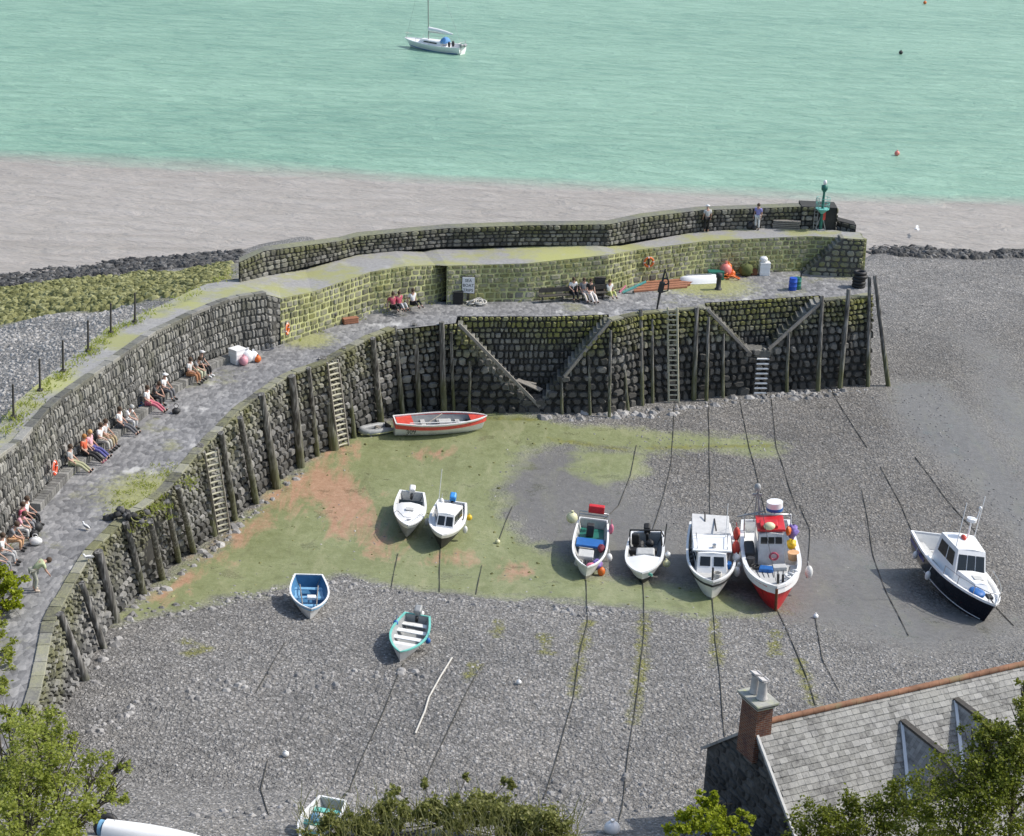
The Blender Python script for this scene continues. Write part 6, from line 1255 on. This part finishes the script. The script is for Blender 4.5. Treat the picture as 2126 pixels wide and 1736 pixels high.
SH3 = [(1800, 540), (2140, 540), (2200, 700), (1990, 690), (1960, 800), (1850, 780), (1800, 640)]; SH4 = [(-60, 690), (260, 632), (300, 640), (-20, 880), (-60, 880)]
SB = [[(300, 1265), (520, 1225), (740, 1203), (1000, 1245), (1300, 1268), (1300, 1285), (1000, 1262), (740, 1222), (520, 1248), (300, 1290)], [(150, 1480), (420, 1400), (900, 1385), (900, 1420), (420, 1450), (170, 1540)], [(350, 1700), (700, 1640), (1300, 1610), (1400, 1640), (1300, 1690), (700, 1700)]]
rocks('shingle_stones', [SH1], 44000, .03, .12, M_peb, 3); rocks('shingle_stones', [SH2, SH3], 24000, .03, .12, M_pebD, 4); rocks('shingle_stones', [SH4], 7000, .05, .2, stone_mat('shade_lift_pebble', [(.0, (.2, .194, .184)), (.5, (.34, .33, .312)), (1., (.55, .53, .5))], bump=.3), 6); rocks('cobbles', SB, 3200, .07, .26, M_peb, 15); rocks('mud_stones', [MUD, WET, WET4], 1300, .02, .12, M_peb, 16); rocks('weed_clumps', [MUD], 900, .03, .16, M_rockG, 17)  # outer beach stones coloured paler to offset the slope's shading
rocks('weedy_rocks', [GREENR], 17000, .07, .42, M_rockG, 8); rocks('shore_rocks', [DARKR, SHORE], 17000, .1, .5, M_rockD, 9)
FOOTB = [[(180, 1410), (300, 1232), (460, 1108), (640, 965), (640, 975), (470, 1122), (310, 1250), (200, 1420)], [(1100, 862), (1340, 850), (1500, 828), (1640, 815), (1800, 805), (1800, 815), (1500, 842), (1340, 872), (1130, 875)]]
rocks('fallen_stones', FOOTB, 2600, .1, .4, M_peb, 12)
random.seed(21)

# ---------------------------------------------------------------- house
ZR = 9.; pk = P(1568, 1506, ZR); rr_ = P(2126, 1380, ZR); e1 = (rr_ - pk).normalized(); nb = Vector((-e1.y, e1.x, 0)); UPz = Vector((0, 0, 1)); SLP = .85; LEN = 17.; HB, HF = 3.1, 4.6; zf = 2.6
house = thing('cottage', 'slate roofed stone cottage with a brick chimney and two dormers in the lower right corner', 'house', (pk.x, pk.y, zf))
house_o = Vector((pk.x, pk.y, zf))
def hp(a, b_, z): return pk + e1 * a + nb * b_ + UPz * (z - ZR) - house_o
m, t, b = newmat('slate_roof'); n = N(t); uvn = n('UVMap').outputs[0]
br = n('TexBrick', {'Vector': uvn, 'Scale': 1., 'Mortar Size': .012, 'Bias': -.1, 'Brick Width': .27, 'Row Height': .19, 'Color1': (.2, .2, .2, 1), 'Color2': (.36, .36, .36, 1), 'Mortar': (.07, .07, .07, 1)}); 
cell = n('TexWhiteNoise', {'Vector': n('Vectormath' if False else 'VectorMath', {0: n('VectorMath', {0: uvn, 1: (3.7, 5.26, 0.)}, operation='MULTIPLY').outputs[0]}, operation='FLOOR').outputs[0]}).outputs[0]
nz = n('TexNoise', {'Vector': uvn, 'Scale': 2.4, 'Detail': 10., 'Roughness': .8}).outputs[0]; nz2 = n('TexNoise', {'Vector': n('Mapping', {'Vector': uvn, 'Scale': (2.2, .35, 1.)}).outputs[0], 'Scale': 1.2, 'Detail': 5.}).outputs[0]
c = n.mix(.7, br.outputs[0], n.ramp(n.math('ADD', n.math('MULTIPLY', cell, .34), n.math('MULTIPLY', nz, .66)), [(.28, (.11, .108, .102)), (.48, (.225, .22, .21)), (.7, (.38, .37, .35))]))
c = n.mix(n.ramp(nz2, [(.5, 0.), (.68, .6)]), c, (.5, .49, .47)); c = n.mix(n.ramp(nz, [(.62, 0.), (.7, .5)]), c, (.14, .14, .12))
n.link(c, b.inputs['Base Color']); b.inputs['Roughness'].default_value = .7
n.link(n('Bump', {'Height': n.math('ADD', n.math('MULTIPLY', br.outputs[1], -1.), n.math('MULTIPLY', cell, .7)), 'Strength': .5, 'Distance': .03}).outputs[0], b.inputs['Normal']); M_slate = m
def slab(nm, par, q, th, mats, uv=True):
    q = [Vector(v) for v in q]; nn = (q[1] - q[0]).cross(q[3] - q[0]).normalized() * th; mb = MB(); mb.add(q + [v - nn for v in q], [(0, 1, 2, 3), (7, 6, 5, 4), (0, 4, 5, 1), (1, 5, 6, 2), (2, 6, 7, 3), (3, 7, 4, 0)], 0)
    o = mb.build(nm, mats, par); ul = o.data.uv_layers.new(name='UVMap'); ex = (q[1] - q[0]).normalized(); ey = nn.normalized().cross(ex)
    for lp in o.data.loops: d = o.data.vertices[lp.vertex_index].co - q[0]; ul.data[lp.index].uv = (d.dot(ex), d.dot(ey))
    return o
zb_, zfr = ZR - HB * SLP, ZR - HF * SLP
M_hwall = pm('dark_render', (.10, .098, .094), .9, .5, 2.2, bump=.3, dirt=(.05, .05, .048)); M_hfr = pm('slate_hung', (.16, .16, .158), .85, .5, 3., bump=.4)
def fn(mb):
    A = [hp(0, HB - .25, zf), hp(0, HB - .25, zb_ + .1), hp(0, 0, ZR - .12), hp(0, -HF + .3, zfr + .14), hp(0, -HF + .3, zf)]; Bq = [v + e1 * LEN for v in A]
    mb.add(A + Bq, [(0, 1, 2, 3, 4), (9, 8, 7, 6, 5), (0, 5, 6, 1), (3, 8, 9, 4), (1, 6, 7, 2), (2, 7, 8, 3)], 0)
part('wall', [M_hwall], house, fn)
rf_s = None
rf = slab('roof', house, [hp(-.12, -HF, zfr), hp(LEN, -HF, zfr), hp(LEN, .02, ZR + .02), hp(-.12, .02, ZR + .02)], .1, [M_slate])
slab('roof', house, [hp(LEN, HB, zb_), hp(-.12, HB, zb_), hp(-.12, -.02, ZR), hp(LEN, -.02, ZR)], .1, [M_slate])
M_sl2 = stone_mat('slate', [(.1, (.1, .098, .094)), (.4, (.2, .197, .19)), (.65, (.28, .275, .262)), (.95, (.42, .41, .39))], ((.36, .355, .32), .7), (2, 4, 3.), bump=.4)
def fn(mb):
    sl = math.sqrt(1 + SLP * SLP); nr = int(HF * sl / .22)
    for i in range(nr):
        b0 = -HF + HF * i / nr; x = -.13 + (.14 if i % 2 else 0) * random.uniform(.6, 1.2)
        while x < LEN - .3:
            wd = random.uniform(.2, .36); j = random.uniform(-.012, .012); zl_ = ZR + b0 * SLP + .045 + random.uniform(0, .014); b1 = b0 + HF / nr * 1.18; zh = ZR + b1 * SLP + .012
            A = [hp(x + .005, b0 + j, zl_), hp(x + wd - .005, b0 + j + random.uniform(-.006, .006), zl_), hp(x + wd - .005, b1, zh), hp(x + .005, b1, zh)]; Bq = [v - UPz * .03 for v in A[:2]]
            mb.add(A + Bq, [(0, 1, 2, 3), (4, 5, 1, 0), (0, 3, 4), (1, 5, 2)], 0, False, random.random()); x += wd
part('slate_courses', [M_sl2], rf, fn)
M_gab = stone_mat('gable_stone', [(.05, (.03, .03, .029)), (.5, (.075, .074, .07)), (1., (.17, .165, .155))])
def fn(mb):
    gw = Wall([hp(-.02, HB - .3, zf) + house_o, hp(-.02, -HF + .35, zf) + house_o], [hp(-.02, HB - .3, ZR) + house_o, hp(-.02, -HF + .35, ZR) + house_o])
    def skg(p): bq = (p - pk).dot(nb); return p.z > ZR - SLP * abs(bq) - .22
    k = len(mb.v); gw.stones(mb, .3, .26, .5, .42, .03, .03, skip=skg, jit=.25)
    for i in range(k, len(mb.v)): mb.v[i] = tuple(Vector(mb.v[i]) - house_o)
part('gable_stonework', [M_gab], house, fn)
M_ridge = pm('terracotta_ridge', (.3, .15, .085), .85, .45, 1.6, dirt=(.2, .21, .11))
part('ridge_tiles', [M_ridge], rf, lambda mb: [mb.tube([hp(.55 + i * .46, 0, ZR + .04), hp(.55 + i * .46 + .445, 0, ZR + .055)], .115, 10, 0, True, random.random()) for i in range(int((LEN - .6) / .46))])
part('verge', [M_lgrey], rf, lambda mb: mb.beam(hp(-.1, -HF, zfr + .03), hp(-.1, -.1, ZR - .02), .09, .09))
# chimney
m, t, b = newmat('chimney_brick'); n = N(t); pp_ = n('Mapping', {'Vector': n('NewGeometry').outputs['Position'], 'Rotation': (0, 0, -math.atan2(e1.y, e1.x))}).outputs[0]; s3 = n('SeparateXYZ', {0: pp_})
bk = n('TexBrick', {'Vector': n('CombineXYZ', {0: n.math('ADD', s3.outputs[0], s3.outputs[1]), 1: s3.outputs[2]}).outputs[0], 'Scale': 1., 'Brick Width': .23, 'Row Height': .085, 'Mortar Size': .01, 'Color1': (.2, .07, .03, 1), 'Color2': (.11, .04, .025, 1), 'Mortar': (.2, .17, .14, 1)})
c = n.mix(n.ramp(n('TexNoise', {'Vector': pp_, 'Scale': 2.5, 'Detail': 6.}).outputs[0], [(.45, 0.), (.7, .7)]), bk.outputs[0], (.07, .035, .035)); n.link(c, b.inputs['Base Color']); b.inputs['Roughness'].default_value = .9; n.link(n('Bump', {'Height': bk.outputs[1], 'Strength': -.4, 'Distance': .02}).outputs[0], b.inputs['Normal']); M_chb = m
ch = part('chimney', [M_chb], house, lambda mb: None or mb.add(*(lambda A, Bq: (A + Bq, [(0, 1, 5, 4), (1, 2, 6, 5), (2, 3, 7, 6), (3, 0, 4, 7), (4, 5, 6, 7)]))([hp(-.22, -.36, ZR - 1.3), hp(.46, -.36, ZR - 1.3), hp(.46, .68, ZR - 1.3), hp(-.22, .68, ZR - 1.3)], [hp(-.2, -.34, ZR + .8), hp(.44, -.34, ZR + .8), hp(.44, .66, ZR + .8), hp(-.2, .66, ZR + .8)])))
rzh = math.atan2(e1.y, e1.x)
M_cap = pm('mossy_cap', (.38, .38, .34), .85, .3, 4., dirt=(.42, .45, .2)); part('cap', [M_cap, M_dark], ch, lambda mb: (mb.box(hp(.12, .16, ZR + .85), (.74, 1.12, .1), 0, (0, 0, rzh), .02), mb.box(hp(.12, .16, ZR + .93), (.84, 1.24, .06), 1, (0, 0, rzh), .01), mb.box(hp(.12, .16, ZR + 1.01), (.92, 1.34, .09), 0, (0, 0, rzh), .02)))
for bq in (-.04, .42): part('chimney_pot', [pm('pale_pot', (.52, .5, .48), .8, .25)], ch, lambda mb: (mb.tube([hp(.13, bq, ZR + 1.08), hp(.13, bq, ZR + 1.2), hp(.13, bq, ZR + 1.7), hp(.13, bq, ZR + 1.78)], [.2, .17, .15, .18], 14), mb.box(hp(.13, bq, ZR + 1.82), (.36, .3, .05), 0, (0, R(18), rzh)), mb.box(hp(.26, bq, ZR + 1.7), (.05, .26, .3), 0, (0, 0, rzh))))
# dormers
def solve_roof(px, py):        # roof point under a pixel on the front slope
    d = ray(px, py); o_ = Vector((0, 0, H)); nrm = (e1.cross(-nb * 1 - UPz * SLP)).normalized(); tt = (pk - o_).dot(nrm) / d.dot(nrm); q = o_ + d * tt; v = q - pk; return v.dot(e1), v.dot(nb)
for px, py, lb in ((1874, 1500, 'left dormer with a white edge board'), (1985, 1455, 'right dormer half covered by leaves')):
    a, bq = solve_roof(px, py); bf = bq - 1.35; zt = ZR + bq * SLP + .02; zl = zt - 2.05; zbs = ZR + bf * SLP; D = 1.45
    dm = part('dormer', [M_hfr], house, lambda mb: mb.add([hp(a - D * .75, bf - .9, zl), hp(a + D, bf - .9, zl), hp(a, bf - .9, zt - .05), hp(a - D * .75, bq - .4, zl), hp(a + D, bq - .4, zl), hp(a, bq - .2, zt - .05)], [(0, 1, 2), (0, 3, 4, 1), (1, 4, 5, 2), (2, 5, 3, 0)], 0), lb)
    slab('dormer_roof', dm, [hp(a - D * .75 - .05, bf - 1.0, zl - .02), hp(a, bf - 1.0, zt), hp(a, bq, zt), hp(a - D * .75 - .05, bq - .2, zl)][::1], -.06, [M_slate]); slab('dormer_roof', dm, [hp(a, bf - 1.0, zt), hp(a + D + .05, bf - 1.0, zl - .02), hp(a + D + .05, bq - .2, zl), hp(a, bq, zt)], -.06, [M_slate])
    kv = (zt - zl + .02) / (D * .75 + .05) * .985; lm = 1.1
    part('valley_flashing', [M_white2], dm, lambda mb: mb.beam(hp(a, bq, zt + .06), hp(a - lm, bq - lm * kv / SLP, zt - lm * kv + .1), .2, .1), 'white valley edge'); part('ridge_cap', [M_woodd], dm, lambda mb: mb.beam(hp(a, bq + .02, zt + .05), hp(a, bf - 1.04, zt + .05), .24, .1), 'dark ridge')
    part('window', [M_glass], dm, lambda mb: mb.box(hp(a + .1, bf - .93, zl + .5), (.7, .06, .8), 0, (0, 0, rzh)))

# ---------------------------------------------------------------- vegetation
def tree(name, lab, cat, base, clumps, nl, ls, mat, limb=.09, twigs=3, group=None, trunk_to=None, sparse=1., droop=0., tubes=True):
    t = thing(name, lab, cat, base, 0, group); base = Vector(base); mb = MB()
    cen = sum((c for c, r in clumps), Vector()) / len(clumps) - base; tt = (trunk_to - base) if trunk_to else Vector((cen.x * .6, cen.y * .6, cen.z * .45))
    if tubes:
        mb.tube([(0, 0, -.6), tt * .5 + Vector((random.uniform(-.1, .1), 0, 0)), tt], [limb * 1.9, limb * 1.5, limb * 1.2], 9)
        for c, r in clumps:
            c = c - base; mid = tt.lerp(c, .5) + Vector((random.uniform(-.2, .2), random.uniform(-.2, .2), -.1 * (c - tt).length)); mb.tube([tt, mid, c], [limb, limb * .6, limb * .28], 6)
            for _ in range(twigs):
                d = Vector((random.gauss(0, 1), random.gauss(0, 1), random.gauss(.4, .8))).normalized() * r * random.uniform(.8, 1.3); mb.tube([c.lerp(mid, random.uniform(0, .5)), c + d * .5 + Vector((0, 0, .05)), c + d], [limb * .28, limb * .18, limb * .07], 5)
        mb.build('trunk', [M_bark], t)
    mb = MB(); tot = sum(r ** 2 for c, r in clumps)
    for c, r in clumps:
        c = c - base; k = int(nl * r ** 2 / tot); ns = max(5, int(k / 70)); sub = []
        for _ in range(ns):
            d = Vector((random.gauss(0, 1), random.gauss(0, 1), random.gauss(.25, .9))).normalized(); sub.append((c + d * r * random.uniform(.45, 1.0), r * random.uniform(.16, .34)))
        for i in range(k):
            s2, sr_ = random.choice(sub); p = s2 + Vector((random.gauss(0, .55), random.gauss(0, .55), random.gauss(0, .5))) * sr_
            l = ls * random.uniform(.6, 1.35); d = Vector((random.gauss(0, 1), random.gauss(0, 1), random.gauss(.1, .6) - droop)).normalized(); up = Vector((random.gauss(0, .6), random.gauss(0, .6), 1)).normalized(); sd_ = d.cross(up).normalized() * l * .36; kk = up * l * .08
            mb.add([p, p + d * l * .5 + sd_ + kk, p + d * l, p + d * l * .5 - sd_ + kk], [(0, 1, 2), (0, 2, 3)], 0, False, min(1, max(0, random.gauss(.45, .22))))
    mb.build('crown', [mat], t); return t
def cl(px, py, z, r): return (P(px, py, z), r)
# big spring tree, lower left
bs = P(40, 1800, 13); gx = Vector((-13.5, 42, G(-13.5, 42)))
C1 = [cl(20, 1560, 13.5, 1.1), cl(90, 1520, 13.2, .8), cl(60, 1620, 13, 1.2), cl(140, 1600, 13, .95), cl(130, 1680, 12.6, 1.1), cl(30, 1700, 12.8, 1.2), cl(200, 1610, 12.6, .65), cl(220, 1660, 12.4, .6), cl(165, 1705, 12.2, .7), cl(110, 1550, 13.2, .6), cl(-20, 1620, 13.2, 1.2), cl(250, 1590, 12.4, .35), cl(15, 1500, 13.4, .6), cl(60, 1760, 12.4, 1.3), cl(110, 1770, 12., 1.0), cl(240, 1640, 12.3, .4), cl(150, 1540, 13, .4), cl(60, 1475, 13.3, .3), cl(-10, 1460, 13.4, .5)]
tree('tree', 'light green spring tree with bare branches showing, in the lower left corner', 'tree', gx, C1, 15000, .105, M_leafY, .075, 9, 'trees and bushes on the bank', P(50, 1770, 11.6))
tree('bush', 'sunlit lime green bush beside the seated people at the left edge', 'bush', P(-8, 1265, ZD), [cl(0, 1205, ZD + 1.1, .7), cl(30, 1215, ZD + .9, .55), cl(8, 1240, ZD + .6, .7), cl(42, 1205, ZD + 1.0, .3), cl(30, 1262, ZD + .4, .5), cl(-10, 1290, ZD + .4, .8)], 2200, .16, M_leafB, .04, 2, 'trees and bushes on the bank')
tree('bush', 'small light green bush at the left edge of the deck below the lime bush', 'bush', P(-10, 1345, ZD), [cl(0, 1320, ZD + .5, .6), cl(14, 1345, ZD + .3, .5), cl(0, 1385, ZD + .3, .7), cl(-5, 1430, ZD + .3, .6)], 1500, .14, M_leafY, .03, 1, 'trees and bushes on the bank')
# right hand bushes
def gb(px, py, z): q = P(px, py, z); return Vector((q.x, q.y, G(q.x, q.y)))
tree('bush', 'large dark hedge bush with bright tips in front of the dormers', 'bush', gb(2000, 1700, 11), [cl(1990, 1600, 12.2, .9), cl(2060, 1560, 12.6, 1.0), cl(2040, 1640, 12, 1.2), cl(1950, 1660, 11.6, .9), cl(2110, 1620, 12.3, 1.2), cl(1990, 1720, 11.2, 1.2), cl(2080, 1720, 11.4, 1.3), cl(2020, 1520, 12.6, .5)], 15000, .1, M_leafD, .06, 4, 'trees and bushes on the bank')
tree('tree', 'olive green tree rising at the right edge above the roof', 'tree', gb(2140, 1700, 12), [cl(2122, 1475, 13.4, .65), cl(2075, 1515, 13.2, .5), cl(2130, 1520, 13.3, .8), cl(2080, 1530, 13, .7), cl(2150, 1560, 13, 1.0), cl(2040, 1540, 13, .35), cl(2124, 1425, 13.5, .3)], 5200, .11, leaf_mat('olive_leaves', [(.07, .085, .012), (.16, .18, .025), (.27, .29, .055), (.42, .43, .13)], .4), .06, 4, 'trees and bushes on the bank')
tree('bush', 'dark bramble covered bush along the lower edge of the slate roof', 'bush', gb(1800, 1740, 8.5), [cl(1690, 1715, 8.6, .9), cl(1760, 1690, 8.8, .8), cl(1840, 1680, 9., .9), cl(1900, 1660, 9.4, .9), cl(1800, 1730, 8.5, 1.1), cl(1900, 1730, 9, 1.2), cl(1720, 1745, 8.3, 1.), cl(1650, 1740, 8.2, .7)], 13000, .1, M_leafD, .05, 4, 'trees and bushes on the bank')
tree('bush', 'bright yellow green sapling in front of the dark gable wall', 'bush', gb(1470, 1740, 7.5), [cl(1440, 1700, 8, .55), cl(1490, 1670, 8.2, .4), cl(1480, 1715, 8, .6), cl(1455, 1660, 8.2, .3), cl(1510, 1690, 8, .45), cl(1415, 1735, 7.8, .5), cl(1530, 1730, 7.8, .5), cl(1545, 1695, 8, .3)], 3600, .13, M_leafB, .04, 3, 'trees and bushes on the bank')
# brambles, bottom centre
cs = [cl(700 + i * 60 + random.uniform(-20, 20), 1735 - 55 * math.sin(math.pi * (i + .5) / 8) + random.uniform(-10, 15), 6.6, random.uniform(.6, .9)) for i in range(8)] + [cl(640, 1745, 6.5, .5), cl(1160, 1740, 6.6, .6), cl(880, 1625, 6.6, .22), cl(970, 1612, 6.6, .16), cl(1055, 1625, 6.7, .26), cl(820, 1640, 6.6, .2)]
br_ = tree('bramble_thicket', 'wide tangle of brambles and long grass at the bottom edge', 'brambles', gb(930, 1760, 6.), cs, 15000, .13, M_blade, .03, 5, 'trees and bushes on the bank')
mb = MB(); o_ = br_.location
for _ in range(520):
    px = random.uniform(620, 1200); q = P(px, random.uniform(1690, 1760), 6.6) - o_; hgt = random.uniform(.5, 1.5); d = Vector((random.gauss(0, .35), random.gauss(0, .3), 1)).normalized(); e_ = q + d * hgt; mb.tube([q, q + d * hgt * .6, e_ + Vector((random.gauss(0, .15), 0, -.1))], [.014, .01, .004], 4, 0, False, random.uniform(.5, 1.))
mb.build('stems', [M_blade], br_)
# mossy slipway plants and small weeds on the deck
mb = MB()
def tuft(mb, p, n_, h_, sp):
    for _ in range(n_):
        d = Vector((random.gauss(0, .5), random.gauss(0, .5), random.uniform(.4, 1))).normalized(); a = p + Vector((random.gauss(0, sp), random.gauss(0, sp), 0)); s2 = d.cross(Vector((random.gauss(0, 1), random.gauss(0, 1), .1))).normalized() * .03; e_ = a + d * h_ * random.uniform(.5, 1.2); mb.add([a - s2, a + s2, e_], [(0, 1, 2)], 0, False, random.uniform(.2, 1))
SLIP = [(300, 1010), (340, 985), (385, 1000), (330, 1050), (280, 1075), (250, 1060), (270, 1030)]
for _ in range(120):
    k = random.randrange(len(SLIP)); a = SLIP[k]; tuft(mb, P(a[0] + random.gauss(0, 14), a[1] + random.gauss(0, 12), ZD), 10, .16, .16)
for k in range(len(foot) - 1):
    for _ in range(int((foot[k + 1] - foot[k]).length * .7)): tuft(mb, foot[k].lerp(foot[k + 1], random.random()) + Vector((.2, -.55 if k < 6 else -.15, 0)), 8, .18, .12)
for k in range(len(FENCE) - 1):
    for _ in range(26): tuft(mb, FENCE[k].lerp(FENCE[k + 1], random.random()) + Vector((random.uniform(-.1, .6), 0, .08)), 8, .22, .2)
gr = mb.build('weeds', [M_leafY]); gr['kind'] = 'stuff'
t = thing('rock_heap', 'dark weedy heap of rocks and old net on the mossy slipway', 'rock heap', P(268, 1082, ZD)); part('stones', [M_rockD], t, lambda mb: [mb.ell((random.gauss(0, .38), random.gauss(0, .25), .1 + .12 * (i % 3)), (random.uniform(.14, .28), random.uniform(.12, .22), random.uniform(.1, .2)), 0, 7, 5, jit=.22, rnd=random.random()) for i in range(20)]); part('old_net', [M_blade], t, lambda mb: [mb.torus((.5 + random.gauss(0, .12), random.gauss(0, .1), .12 + .04 * i), random.uniform(.12, .25), .035, 0, 12, 5, (random.gauss(0, .4), random.gauss(0, .4), 0), rnd=random.random()) for i in range(8)])
